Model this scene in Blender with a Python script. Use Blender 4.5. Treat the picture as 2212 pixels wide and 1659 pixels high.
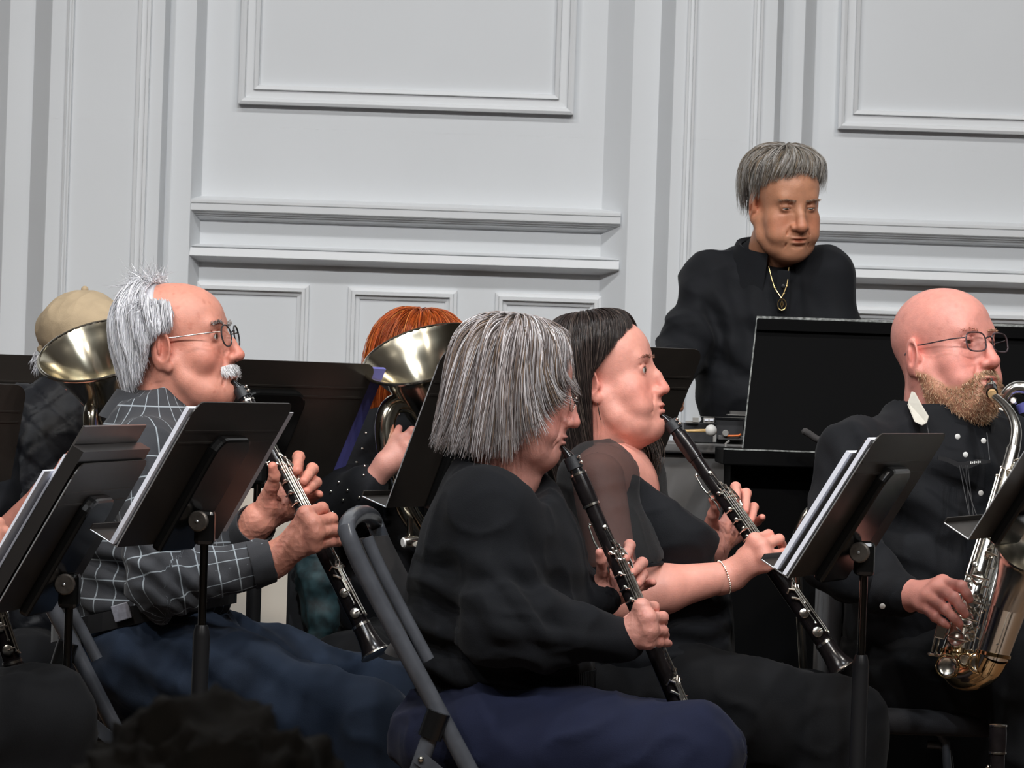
import bpy, bmesh, math, random
import numpy as np
from mathutils import Vector, Matrix
random.seed(7)
RNG = np.random.default_rng(11)
for o in list(bpy.data.objects):
    bpy.data.objects.remove(o)
SC = bpy.context.scene
COL = SC.collection
# ------------------------------------------------------------------ camera
W, H, F = 2212, 1659, 8500.0
CAM = np.array([0.0, 0.0, 1.12])
PITCH, ROLL = math.radians(0.0), math.radians(1.9)
FW = np.array([0, math.cos(PITCH), math.sin(PITCH)])
R0 = np.array([1.0, 0, 0]); U0 = np.array([0, -math.sin(PITCH), math.cos(PITCH)])
RT = math.cos(ROLL) * R0 + math.sin(ROLL) * U0
UP = -math.sin(ROLL) * R0 + math.cos(ROLL) * U0
cam_d = bpy.data.cameras.new('camera')
cam = bpy.data.objects.new('camera', cam_d)
COL.objects.link(cam)
cam_d.sensor_width = 36.0
cam_d.lens = 36.0 * F / W
cam_d.clip_end = 100
m = Matrix.Identity(4)
for i in range(3):
    m[i][0] = RT[i]; m[i][1] = UP[i]; m[i][2] = -FW[i]; m[i][3] = CAM[i]
cam.matrix_world = m
cam_d.dof.use_dof = True
cam_d.dof.focus_distance = 7.4
cam_d.dof.aperture_fstop = 18
SC.camera = cam
# ------------------------------------------------------------------ world, lights, exposure
wd = bpy.data.worlds.new('world'); SC.world = wd
wd.use_nodes = True
wd.node_tree.nodes['Background'].inputs[0].default_value = (0.75, 0.82, 1.0, 1)
wd.node_tree.nodes['Background'].inputs[1].default_value = 0.12

def area_light(name, loc, target, size, power, color, spread=180):
    d = bpy.data.lights.new(name, 'AREA')
    d.shape = 'DISK'; d.size = size; d.energy = power; d.color = color
    d.spread = math.radians(spread)
    o = bpy.data.objects.new(name, d); COL.objects.link(o)
    o.location = loc
    o.rotation_euler = (Vector(target) - Vector(loc)).to_track_quat('-Z', 'Y').to_euler()
    return o
# rows of stage lamps: front-of-house lamps above the hall and lamps above the stage
for i, x in enumerate((-3.6, -2.2, -0.8, 0.8, 2.2, 3.6)):
    area_light('front_stage_lamp', (x, 2.6, 5.0), (x * 0.30, 7.6, 0.9), 0.22, 13.8,
               (1.0, 0.90, 0.80) if i % 3 == 1 else (0.90, 0.95, 1.0), spread=75)
for i, x in enumerate((-2.2, 0.0, 2.2)):
    area_light('overhead_stage_lamp', (x, 6.2, 5.3), (x * 0.8, 8.0, 0.5), 0.45, 32.5,
               (1.0, 0.95, 0.89) if i != 1 else (0.90, 0.95, 1.0), spread=130)
for x in (-3.0, 3.0):      # added fill over the hall, for grey brass reflections and frontal light
    area_light('added_hall_fill', (x, -1.5, 5.3), (x, -1.4, 0), 1.4, 45, (1.0, 0.93, 0.85))
SC.view_settings.view_transform = 'Standard'
SC.view_settings.look = 'None'
SC.view_settings.gamma = 1
SC.view_settings.use_curve_mapping = False
SC.view_settings.exposure = 0.0

# ------------------------------------------------------------------ helpers
def P(px, py, Y):
    d = FW + (px - W / 2) / F * RT + (H / 2 - py) / F * UP
    return CAM + d * (Y / d[1])
def V(a): return Vector((float(a[0]), float(a[1]), float(a[2])))
def lin(r, g, b):
    f = lambda c: (c / 255 / 12.92) if c / 255 <= 0.04045 else ((c / 255 + 0.055) / 1.055) ** 2.4
    return (f(r), f(g), f(b))

def tag(o, label=None, cat=None, group=None, kind=None):
    if label: o['label'] = label
    if cat: o['category'] = cat
    if group: o['group'] = group
    if kind: o['kind'] = kind
    return o
def empty(name, loc, label=None, cat=None, group=None):
    o = bpy.data.objects.new(name, None)
    o.empty_display_size = 0.1
    COL.objects.link(o)
    o.location = V(loc)
    return tag(o, label, cat, group)
def link(name, me, mat=None, parent=None, smooth=True):
    if mat is not None and len(me.materials) == 0:
        me.materials.append(mat)
    if smooth and len(me.polygons):
        me.polygons.foreach_set('use_smooth', np.ones(len(me.polygons), bool))
    o = bpy.data.objects.new(name, me)
    COL.objects.link(o)
    if parent is not None:
        o.parent = parent
        bpy.context.view_layer.update() if False else None
        o.matrix_parent_inverse = Matrix.LocRotScale(parent.location, parent.rotation_euler.to_quaternion(), parent.scale).inverted() if parent.parent is None else (
            Matrix.Identity(4))
    return o
def mesh_np(name, verts, quads, tris=None, col=None):
    """fast mesh from numpy arrays"""
    verts = np.asarray(verts, np.float32)
    me = bpy.data.meshes.new(name)
    quads = np.zeros((0, 4), np.int32) if quads is None else np.asarray(quads, np.int32)
    tris = np.zeros((0, 3), np.int32) if tris is None else np.asarray(tris, np.int32)
    nl = quads.size + tris.size
    me.vertices.add(len(verts)); me.vertices.foreach_set('co', verts.ravel())
    me.loops.add(nl)
    me.loops.foreach_set('vertex_index', np.concatenate([quads.ravel(), tris.ravel()]).astype(np.int32))
    npoly = len(quads) + len(tris)
    me.polygons.add(npoly)
    starts = np.concatenate([np.arange(len(quads)) * 4, quads.size + np.arange(len(tris)) * 3]).astype(np.int32)
    me.polygons.foreach_set('loop_start', starts)
    me.update(calc_edges=True)
    if col is not None:
        ca = me.color_attributes.new('Col', 'FLOAT_COLOR', 'POINT')
        c = np.ones((len(verts), 4), np.float32); c[:, :3] = col
        ca.data.foreach_set('color', c.ravel())
    me.validate()
    return me

class MB:
    """mesh builder collecting simple solids into one mesh"""
    def __init__(s): s.v = []; s.f = []
    def add(s, vs, fs):
        n = len(s.v)
        s.v += [tuple(float(c) for c in v) for v in vs]
        s.f += [tuple(i + n for i in f) for f in fs]
        return s
    def box(s, c, sx, sy, sz, R=None):
        c = np.array(c, float)
        R = np.eye(3) if R is None else np.array(R, float)  # columns are axes
        vs = []
        for i in (-1, 1):
            for j in (-1, 1):
                for k in (-1, 1):
                    vs.append(c + R @ np.array([i * sx / 2, j * sy / 2, k * sz / 2]))
        return s.add(vs, [(0, 1, 3, 2), (4, 6, 7, 5), (0, 4, 5, 1), (2, 3, 7, 6), (0, 2, 6, 4), (1, 5, 7, 3)])
    def tube(s, pts, r, n=10, cap=True, closed=False):
        pts = [np.array(p, float) for p in pts]
        rs = r if hasattr(r, '__len__') else [r] * len(pts)
        N = len(pts)
        T = []
        for i in range(N):
            a = pts[(i - 1) % N] if (closed or i > 0) else pts[i]
            b = pts[(i + 1) % N] if (closed or i < N - 1) else pts[i]
            t = b - a; T.append(t / (np.linalg.norm(t) + 1e-12))
        u = np.cross(T[0], [0.31, 0.17, 0.93]); 
        if np.linalg.norm(u) < 1e-3: u = np.cross(T[0], [1, 0, 0])
        vs = []
        for i in range(N):
            u = u - T[i] * np.dot(u, T[i]); u /= np.linalg.norm(u) + 1e-12
            w = np.cross(T[i], u)
            for k in range(n):
                a = 2 * math.pi * k / n
                vs.append(pts[i] + rs[i] * (math.cos(a) * u + math.sin(a) * w))
        fs = []
        for i in range(N if closed else N - 1):
            j = (i + 1) % N
            for k in range(n):
                k2 = (k + 1) % n
                fs.append((i * n + k, i * n + k2, j * n + k2, j * n + k))
        if cap and not closed:
            fs.append(tuple(range(n - 1, -1, -1)))
            fs.append(tuple((N - 1) * n + k for k in range(n)))
        return s.add(vs, fs)
    def lathe(s, prof, origin, axis, n=20, ref=None, cap=True):
        """prof: list of (s along axis, radius)"""
        axis = np.array(axis, float); axis /= np.linalg.norm(axis)
        u = np.cross(axis, [0.31, 0.17, 0.93]) if ref is None else np.array(ref, float)
        u = u - axis * np.dot(u, axis); u /= np.linalg.norm(u)
        w = np.cross(axis, u)
        o = np.array(origin, float)
        vs = []; fs = []
        for (a, r) in prof:
            for k in range(n):
                t = 2 * math.pi * k / n
                vs.append(o + a * axis + r * (math.cos(t) * u + math.sin(t) * w))
        for i in range(len(prof) - 1):
            for k in range(n):
                k2 = (k + 1) % n
                fs.append((i * n + k, i * n + k2, (i + 1) * n + k2, (i + 1) * n + k))
        if cap:
            fs.append(tuple(range(n - 1, -1, -1)))
            fs.append(tuple((len(prof) - 1) * n + k for k in range(n)))
        return s.add(vs, fs)
    def sphere(s, c, r, n=10):
        r = np.array(r if hasattr(r, '__len__') else [r, r, r], float)
        c = np.array(c, float)
        m_ = max(4, n // 2)
        vs = [c + r * np.array([0, 0, 1.0])]
        for i in range(1, m_):
            for k in range(n):
                th = math.pi * i / m_; ph = 2 * math.pi * k / n
                vs.append(c + r * np.array([math.sin(th) * math.cos(ph), math.sin(th) * math.sin(ph), math.cos(th)]))
        vs.append(c - r * np.array([0, 0, 1.0]))
        fs = []
        for k in range(n):
            fs.append((0, 1 + k, 1 + (k + 1) % n))
            for i in range(m_ - 2):
                a = 1 + i * n + k; b = 1 + i * n + (k + 1) % n
                fs.append((a, a + n, b + n, b))
            fs.append((1 + (m_ - 2) * n + k, len(vs) - 1, 1 + (m_ - 2) * n + (k + 1) % n))
        return s.add(vs, fs)
    def prism(s, poly, a, b):
        """poly: list of 3D points (planar), extruded by vector from offset a to b (np vectors)"""
        n = len(poly)
        vs = [np.array(p) + a for p in poly] + [np.array(p) + b for p in poly]
        fs = [tuple(range(n - 1, -1, -1)), tuple(range(n, 2 * n))]
        for i in range(n):
            fs.append((i, (i + 1) % n, n + (i + 1) % n, n + i))
        return s.add(vs, fs)
    def mesh(s, name):
        me = bpy.data.meshes.new(name)
        me.from_pydata(s.v, [], s.f)
        bm = bmesh.new(); bm.from_mesh(me)
        bmesh.ops.recalc_face_normals(bm, faces=bm.faces)
        bm.to_mesh(me); bm.free()
        return me
    def build(s, name, mat, parent=None, smooth=True, bevel=0):
        o = link(name, s.mesh(name), mat, parent, smooth)
        if bevel:
            md = o.modifiers.new('bevel', 'BEVEL'); md.width = bevel; md.segments = 2; md.limit_method = 'ANGLE'
        elif smooth:
            md = o.modifiers.new('edges', 'EDGE_SPLIT'); md.split_angle = math.radians(38)
        return o

def spline(pts, n):
    """Catmull-Rom resample"""
    pts = np.array(pts, float)
    if len(pts) == 2:
        t = np.linspace(0, 1, n)[:, None]; return pts[0] * (1 - t) + pts[1] * t
    p = np.vstack([2 * pts[0] - pts[1], pts, 2 * pts[-1] - pts[-2]])
    out = []
    for u in np.linspace(0, len(pts) - 1, n):
        i = min(int(u), len(pts) - 2); t = u - i
        a, b, c, d = p[i], p[i + 1], p[i + 2], p[i + 3]
        out.append(0.5 * ((2 * b) + (c - a) * t + (2 * a - 5 * b + 4 * c - d) * t * t + (3 * b - a - 3 * c + d) * t ** 3))
    return np.array(out)

# ------------------------------------------------------------------ noise
def _hash(i, j, k):
    n = (i * 374761393 + j * 668265263 + k * 2147483647 // 3) & 0xFFFFFFFF
    n = ((n ^ (n >> 13)) * 1274126177) & 0xFFFFFFFF
    return ((n ^ (n >> 16)) & 0xFFFF) / 65535.0
def noise3(p, scale=1.0, seed=0):
    p = np.asarray(p, float) * scale + seed * 17.31
    i = np.floor(p).astype(np.int64); f = p - i; f = f * f * (3 - 2 * f)
    r = 0
    for a in (0, 1):
        for b in (0, 1):
            for c in (0, 1):
                w = (f[:, 0] if a else 1 - f[:, 0]) * (f[:, 1] if b else 1 - f[:, 1]) * (f[:, 2] if c else 1 - f[:, 2])
                r = r + w * _hash(i[:, 0] + a, i[:, 1] + b, i[:, 2] + c)
    return r * 2 - 1

# ------------------------------------------------------------------ signed distance modelling
class Vol:
    def __init__(s, lo, hi, h):
        s.lo = np.array(lo, float); s.h = h
        n = np.ceil((np.array(hi, float) - s.lo) / h).astype(int) + 1
        s.n = n
        s.ax = [s.lo[i] + h * np.arange(n[i]) for i in range(3)]
        s.f = np.full(n, 0.5, np.float32)
    def _win(s, lo, hi):
        sl = []
        for i in range(3):
            a = int(np.clip(math.floor((lo[i] - s.lo[i]) / s.h), 0, s.n[i]))
            b = int(np.clip(math.ceil((hi[i] - s.lo[i]) / s.h) + 1, 0, s.n[i]))
            if b <= a: return None, None
            sl.append(slice(a, b))
        g = np.meshgrid(*[s.ax[i][sl[i]] for i in range(3)], indexing='ij')
        return tuple(sl), np.stack(g, -1).astype(np.float32)
    def _op(s, sl, d, k, op):
        a = s.f[sl]
        if op == 'u':
            if k > 0:
                hh = np.clip(0.5 + 0.5 * (a - d) / k, 0, 1)
                s.f[sl] = a * (1 - hh) + d * hh - k * hh * (1 - hh)
            else: s.f[sl] = np.minimum(a, d)
        elif op == 's':
            if k > 0:
                hh = np.clip(0.5 - 0.5 * (a + d) / k, 0, 1)
                s.f[sl] = a * (1 - hh) - d * hh + k * hh * (1 - hh)
            else: s.f[sl] = np.maximum(a, -d)
        elif op == 'i':
            s.f[sl] = np.maximum(a, d)
    def ell(s, c, r, R=None, k=0.02, op='u'):
        c = np.array(c, np.float32); r = np.array(r if hasattr(r, '__len__') else [r] * 3, np.float32)
        mg = k + 3 * s.h + 0.004
        rr = r.max() if R is not None else r
        sl, g = s._win(c - rr - mg, c + rr + mg)
        if sl is None: return s
        q = g - c
        if R is not None: q = q @ np.array(R, np.float32)
        k0 = np.sqrt(((q / r) ** 2).sum(-1)); k1 = np.sqrt(((q / (r * r)) ** 2).sum(-1)) + 1e-9
        s._op(sl, k0 * (k0 - 1) / k1, k, op); return s
    def cone(s, a, b, ra, rb, k=0.02, op='u', flat=None):
        """round cone; flat=(axis, factor) widens it along axis by factor"""
        a = np.array(a, np.float32); b = np.array(b, np.float32)
        ff = 1.0 if flat is None else max(1.0, flat[1])
        rm = max(ra, rb) * ff + k + 3 * s.h + 0.004
        sl, g = s._win(np.minimum(a, b) - rm, np.maximum(a, b) + rm)
        if sl is None: return s
        ba = b - a; L = float((ba * ba).sum()) + 1e-12
        q = g - a
        t = np.clip((q @ ba) / L, 0, 1)
        q = q - t[..., None] * ba
        if flat is not None:
            n_ = np.array(flat[0], np.float32); n_ /= np.linalg.norm(n_)
            cpt = q @ n_
            q = q - cpt[..., None] * n_ * (1 - 1 / flat[1])
        d = np.sqrt((q * q).sum(-1)) - (ra + t * (rb - ra))
        s._op(sl, d, k, op); return s
    def chain(s, pts, rs, k=0.01, k0=None, flat=None):
        for i in range(len(pts) - 1):
            s.cone(pts[i], pts[i + 1], rs[i], rs[i + 1], k if (i or k0 is None) else k0, flat=flat)
        return s
    def plane(s, p, n):
        """keep the half space where (x-p).n < 0"""
        n = np.array(n, np.float32); n /= np.linalg.norm(n); p = np.array(p, np.float32)
        g = np.stack(np.meshgrid(*s.ax, indexing='ij'), -1).astype(np.float32)
        s.f = np.maximum(s.f, (g - p) @ n); return s
    def nets(s):
        f = s.f; ins = f < 0
        n = np.array(f.shape) - 1
        cnt = np.zeros(n, np.int8)
        offs = [(i, j, k) for i in (0, 1) for j in (0, 1) for k in (0, 1)]
        for (i, j, k) in offs: cnt += ins[i:i + n[0], j:j + n[1], k:k + n[2]]
        act = (cnt > 0) & (cnt < 8)
        idx = np.full(n, -1, np.int64)
        cell = np.argwhere(act)
        idx[act] = np.arange(len(cell))
        acc = np.zeros((len(cell), 3)); num = np.zeros(len(cell))
        for (i, j, k) in offs:
            for ax in range(3):
                if (i, j, k)[ax]: continue
                a = cell + (i, j, k); b = a.copy(); b[:, ax] += 1
                fa = f[a[:, 0], a[:, 1], a[:, 2]]; fb = f[b[:, 0], b[:, 1], b[:, 2]]
                cr = (fa < 0) != (fb < 0)
                t = np.where(cr, fa / np.where(cr, fa - fb, 1), 0)
                p = a.astype(float); p[:, ax] += t
                acc += p * cr[:, None]; num += cr
        v = acc / num[:, None] * s.h + s.lo
        quads = []
        for ax in range(3):
            a1, a2 = [(1, 2), (2, 0), (0, 1)][ax]
            sl0 = [slice(None)] * 3; sl1 = [slice(None)] * 3
            sl0[ax] = slice(0, -1); sl1[ax] = slice(1, None)
            c0 = ins[tuple(sl0)]; c1 = ins[tuple(sl1)]
            e = np.argwhere(c0 != c1)
            e = e[(e[:, a1] > 0) & (e[:, a2] > 0) & (e[:, a1] < n[a1]) & (e[:, a2] < n[a2])]
            if not len(e): continue
            fl = c0[e[:, 0], e[:, 1], e[:, 2]]
            def ci(d1, d2):
                q = e.copy(); q[:, a1] += d1; q[:, a2] += d2
                return idx[q[:, 0], q[:, 1], q[:, 2]]
            q = np.stack([ci(-1, -1), ci(0, -1), ci(0, 0), ci(-1, 0)], 1)
            q[~fl] = q[~fl][:, ::-1]
            quads.append(q)
        q = np.concatenate(quads) if quads else np.zeros((0, 4), int)
        q = q[(q >= 0).all(1)]
        return v, q
def vnormals(v, q):
    fn = np.cross(v[q[:, 2]] - v[q[:, 0]], v[q[:, 3]] - v[q[:, 1]])
    n = np.zeros_like(v)
    for i in range(4): np.add.at(n, q[:, i], fn)
    return n / (np.linalg.norm(n, axis=1)[:, None] + 1e-12)
def relax(v, q, it=2, lam=0.5):
    for _ in range(it):
        acc = np.zeros_like(v); c = np.zeros(len(v))
        for i in range(4):
            j = (i + 1) % 4
            np.add.at(acc, q[:, i], v[q[:, j]]); np.add.at(c, q[:, i], 1)
            np.add.at(acc, q[:, j], v[q[:, i]]); np.add.at(c, q[:, j], 1)
        v = v * (1 - lam) + lam * acc / np.maximum(c, 1)[:, None]
    return v
def merge(parts):
    """join (v, q, col) lists"""
    vs, qs, cs = [], [], []; n = 0
    for (v, q, c) in parts:
        vs.append(v); qs.append(q + n); cs.append(c if np.ndim(c) == 2 else np.tile(np.array(c), (len(v), 1))); n += len(v)
    return np.vstack(vs), np.vstack(qs), np.vstack(cs)
# ------------------------------------------------------------------ materials
def mat(name, col, rough=0.5, metal=0.0, var=0.0, vscale=30.0, bump=0.0, bscale=200.0, sheen=0.0, coat=0.0,
        vcol=False, sss=0.0, alpha=1.0, trans=0.0, spec=0.5, detail=3.0, rvar=0.0):
    m_ = bpy.data.materials.new(name); m_.use_nodes = True
    nt = m_.node_tree; b = nt.nodes['Principled BSDF']
    L = nt.links.new
    b.inputs['Roughness'].default_value = rough
    b.inputs['Metallic'].default_value = metal
    b.inputs['Specular IOR Level'].default_value = spec
    b.inputs['Sheen Weight'].default_value = sheen
    b.inputs['Coat Weight'].default_value = coat
    b.inputs['Alpha'].default_value = alpha
    b.inputs['Transmission Weight'].default_value = trans
    if sss:
        b.inputs['Subsurface Weight'].default_value = sss
        b.inputs['Subsurface Radius'].default_value = (0.010, 0.004, 0.002)
        b.inputs['Subsurface Scale'].default_value = 0.6
    tc = nt.nodes.new('ShaderNodeTexCoord')
    src = None
    if vcol:
        at = nt.nodes.new('ShaderNodeAttribute'); at.attribute_name = 'Col'; src = at.outputs['Color']
    if var > 0 or rvar > 0:
        nz = nt.nodes.new('ShaderNodeTexNoise'); nz.inputs['Scale'].default_value = vscale
        nz.inputs['Detail'].default_value = detail
        L(tc.outputs['Object'], nz.inputs['Vector'])
    if var > 0:
        mr = nt.nodes.new('ShaderNodeMapRange')
        mr.inputs[1].default_value = 0.25; mr.inputs[2].default_value = 0.75
        mr.inputs[3].default_value = 1 - var; mr.inputs[4].default_value = 1 + var
        L(nz.outputs['Fac'], mr.inputs[0])
        mx = nt.nodes.new('ShaderNodeVectorMath'); mx.operation = 'SCALE'
        if src is None:
            mx.inputs[0].default_value = col
        else: L(src, mx.inputs[0])
        L(mr.outputs[0], mx.inputs['Scale'])
        src = mx.outputs[0]
    if src is not None: L(src, b.inputs['Base Color'])
    else: b.inputs['Base Color'].default_value = (*col, 1)
    if rvar > 0:
        mr2 = nt.nodes.new('ShaderNodeMapRange'); mr2.inputs[3].default_value = max(0, rough - rvar); mr2.inputs[4].default_value = rough + rvar
        L(nz.outputs['Fac'], mr2.inputs[0]); L(mr2.outputs[0], b.inputs['Roughness'])
    if bump > 0:
        n2 = nt.nodes.new('ShaderNodeTexNoise'); n2.inputs['Scale'].default_value = bscale; n2.inputs['Detail'].default_value = 3
        L(tc.outputs['Object'], n2.inputs['Vector'])
        bp = nt.nodes.new('ShaderNodeBump'); bp.inputs['Strength'].default_value = bump; bp.inputs['Distance'].default_value = 0.002
        L(n2.outputs['Fac'], bp.inputs['Height']); L(bp.outputs[0], b.inputs['Normal'])
    return m_
M = {}
M['paint'] = mat('painted_wall', (0.665, 0.685, 0.705), 0.55, var=0.02, vscale=3, bump=0.05, bscale=60)
M['trim'] = mat('painted_trim', (0.685, 0.70, 0.715), 0.42, var=0.015, vscale=4)
M['floor'] = mat('stage_floor_wood', (0.13, 0.08, 0.05), 0.4, var=0.25, vscale=6)
M['riser'] = mat('riser_carpet', (0.05, 0.045, 0.045), 0.8, var=0.2, vscale=30)
M['hall'] = mat('hall_floor', (0.16, 0.14, 0.12), 0.6, var=0.2, vscale=8)
M['stand'] = mat('stand_black_enamel', (0.028, 0.0235, 0.020), 0.40, var=0.15, vscale=12, bump=0.08, bscale=500)
M['stand_gloss'] = mat('stand_black_gloss', (0.006, 0.006, 0.006), 0.22)
M['stand_pole'] = mat('stand_pole_black', (0.012, 0.012, 0.013), 0.30)
M['rod'] = mat('dark_chrome_rod', (0.16, 0.15, 0.14), 0.18, metal=1.0)
M['knob'] = mat('worn_knob', (0.20, 0.18, 0.16), 0.42, metal=0.8, var=0.3, vscale=90)
M['edge'] = mat('bright_edge_metal', (0.55, 0.58, 0.60), 0.35, metal=0.7)  # bright metal for the desk edge strips and rivets
M['paper'] = mat('sheet_paper', (0.80, 0.82, 0.90), 0.7, var=0.03, vscale=20)
M['paper_grey'] = mat('grey_paper', (0.55, 0.54, 0.57), 0.7, var=0.05, vscale=25)  # paper in a greyer base colour than the other sheets
M['blue'] = mat('blue_folder', (0.12, 0.12, 0.40), 0.5, var=0.08, vscale=15)
M['folder'] = mat('black_folder', (0.018, 0.016, 0.015), 0.35, var=0.1, vscale=10)
M['folder_cover'] = mat('folder_cover', (0.06, 0.055, 0.052), 0.3, var=0.25, vscale=14)
M['board'] = mat('black_wood_board', (0.0030, 0.0030, 0.0032), 0.75, var=0.3, vscale=5, rvar=0.1, spec=0.06)
M['wear'] = mat('worn_wood_edge', (0.22, 0.23, 0.22), 0.5, var=0.9, vscale=130, detail=6)
M['greycase'] = mat('grey_case', (0.105, 0.10, 0.097), 0.6, var=0.08, vscale=30)
M['casedark'] = mat('percussion_dark', (0.03, 0.03, 0.032), 0.45, var=0.2, vscale=30)
M['caselight'] = mat('percussion_light', (0.30, 0.29, 0.27), 0.5, var=0.15, vscale=60)
M['orange'] = mat('orange_cord', (0.75, 0.16, 0.02), 0.5)
M['mallet'] = mat('mallet_ball', (0.72, 0.71, 0.68), 0.4)
M['stick'] = mat('mallet_stick', (0.62, 0.40, 0.16), 0.4, var=0.15, vscale=40)
M['foam'] = mat('dark_foam', (0.045, 0.042, 0.042), 0.85, bump=0.4, bscale=600)
M['clar'] = mat('blackwood', (0.010, 0.008, 0.0085), 0.22, var=0.3, vscale=60, rvar=0.05)
M['mouth'] = mat('ebonite_mouthpiece', (0.008, 0.008, 0.009), 0.2)
M['lig'] = mat('ligature_leather', (0.018, 0.020, 0.024), 0.5, bump=0.2, bscale=500)
M['silver'] = mat('silver_keys', (0.92, 0.88, 0.80), 0.19, metal=1.0, rvar=0.06, vscale=90)
M['pad'] = mat('key_cup_satin', (0.66, 0.65, 0.63), 0.28, metal=0.85)
M['cork'] = mat('neck_cork', (0.60, 0.38, 0.18), 0.7)
M['sax'] = mat('silver_plate', (0.92, 0.89, 0.82), 0.17, metal=1.0, rvar=0.05, vscale=25)
M['saxgold'] = mat('gold_lacquer', (0.86, 0.62, 0.34), 0.10, metal=1.0, rvar=0.04, vscale=25)
M['brass'] = mat('silvered_brass', (0.84, 0.79, 0.66), 0.13, metal=1.0, rvar=0.07, vscale=14, var=0.05)
M['brass_in'] = mat('bell_inside', (0.84, 0.77, 0.60), 0.16, metal=1.0, rvar=0.07, vscale=14, var=0.08)
M['pearl'] = mat('pearl', (0.75, 0.74, 0.72), 0.25)
M['chair'] = mat('chair_grey_enamel', (0.066, 0.070, 0.080), 0.24, var=0.2, vscale=25)
M['chairpanel'] = mat('chair_panel_enamel', (0.055, 0.053, 0.053), 0.38, var=0.15, vscale=25)
M['chrome'] = mat('chair_chrome', (0.55, 0.52, 0.45), 0.2, metal=1.0)
M['seatpad'] = mat('seat_fabric_black', (0.022, 0.022, 0.026), 0.85, sheen=0.1, bump=0.3, bscale=500)
M['skin'] = mat('skin', (0.6, 0.4, 0.3), 0.50, vcol=True, var=0.07, vscale=55, sss=0.12, bump=0.22, bscale=330, detail=5)
M['hair'] = mat('hair', (0.5, 0.5, 0.5), 0.34, vcol=True, spec=0.35)
M['black_shirt'] = mat('black_cotton', (0.0046, 0.0053, 0.0074), 0.80, var=0.15, vscale=25, sheen=0.03, spec=0.25, bump=0.25, bscale=700)
M['sweater'] = mat('black_knit', (0.0040, 0.0047, 0.0066), 0.85, var=0.15, vscale=25, sheen=0.03, spec=0.2, bump=0.35, bscale=800)
M['vest'] = mat('quilted_black', (0.0058, 0.0068, 0.0098), 0.55, var=0.2, vscale=25, sheen=0.02, spec=0.3, bump=0.3, bscale=120)
M['navy'] = mat('navy_cloth', (0.0068, 0.0095, 0.028), 0.85, var=0.12, vscale=20, sheen=0.04, spec=0.2, bump=0.25, bscale=700)
M['denim'] = mat('dark_blue_chino', (0.014, 0.023, 0.042), 0.85, var=0.12, vscale=18, sheen=0.05, spec=0.2, bump=0.25, bscale=700)
M['blackpants'] = mat('black_trousers', (0.0046, 0.0049, 0.0060), 0.85, var=0.12, vscale=18, sheen=0.03, spec=0.2, bump=0.2, bscale=700)
M['teal'] = mat('teal_print', (0.010, 0.032, 0.038), 0.7, var=0.8, vscale=45)
M['belt'] = mat('belt_leather', (0.010, 0.010, 0.011), 0.35)
M['buckle'] = mat('belt_clip', (0.20, 0.20, 0.23), 0.4, var=0.25, vscale=120)
M['button'] = mat('white_button', (0.72, 0.72, 0.70), 0.3)
M['frame_dark'] = mat('spectacle_frame', (0.03, 0.032, 0.035), 0.3)
M['frame_wire'] = mat('wire_frame', (0.45, 0.42, 0.38), 0.25, metal=1.0)
M['frame_tort'] = mat('tortoise_frame', (0.07, 0.05, 0.055), 0.25, var=0.6, vscale=120)
M['gold'] = mat('gold_chain', (0.80, 0.58, 0.26), 0.25, metal=1.0)
M['sparkle'] = mat('rhinestone', (0.9, 0.88, 0.82), 0.08, metal=1.0)
M['eyewhite'] = mat('eyeball', (0.62, 0.58, 0.54), 0.15)
M['iris'] = mat('iris', (0.045, 0.03, 0.018), 0.1)
M['cap'] = mat('tan_cap_cloth', (0.47, 0.36, 0.23), 0.85, var=0.12, vscale=22, bump=0.3, bscale=500)
M['strap'] = mat('white_leather_pad', (0.58, 0.55, 0.48), 0.6, var=0.08, vscale=40)
M['harness'] = mat('harness_black', (0.014, 0.014, 0.016), 0.4)
M['audience'] = mat('audience_hair', (0.010, 0.007, 0.004), 0.8, var=0.3, vscale=60)
# clear spectacle glass
g = bpy.data.materials.new('lens_glass'); g.use_nodes = True
nt = g.node_tree; nt.nodes.clear()
out = nt.nodes.new('ShaderNodeOutputMaterial'); mixn = nt.nodes.new('ShaderNodeMixShader')
tr = nt.nodes.new('ShaderNodeBsdfTransparent'); gl = nt.nodes.new('ShaderNodeBsdfGlossy')
tr.inputs[0].default_value = (0.93, 0.93, 0.93, 1)
gl.inputs['Roughness'].default_value = 0.03
mixn.inputs[0].default_value = 0.045
nt.links.new(tr.outputs[0], mixn.inputs[1]); nt.links.new(gl.outputs[0], mixn.inputs[2])
nt.links.new(mixn.outputs[0], out.inputs[0])
M['glass'] = g
# sheer chiffon
s_ = mat('sheer_chiffon', (0.010, 0.010, 0.011), 0.8, alpha=0.68, sheen=0.08)
M['sheer'] = s_
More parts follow.
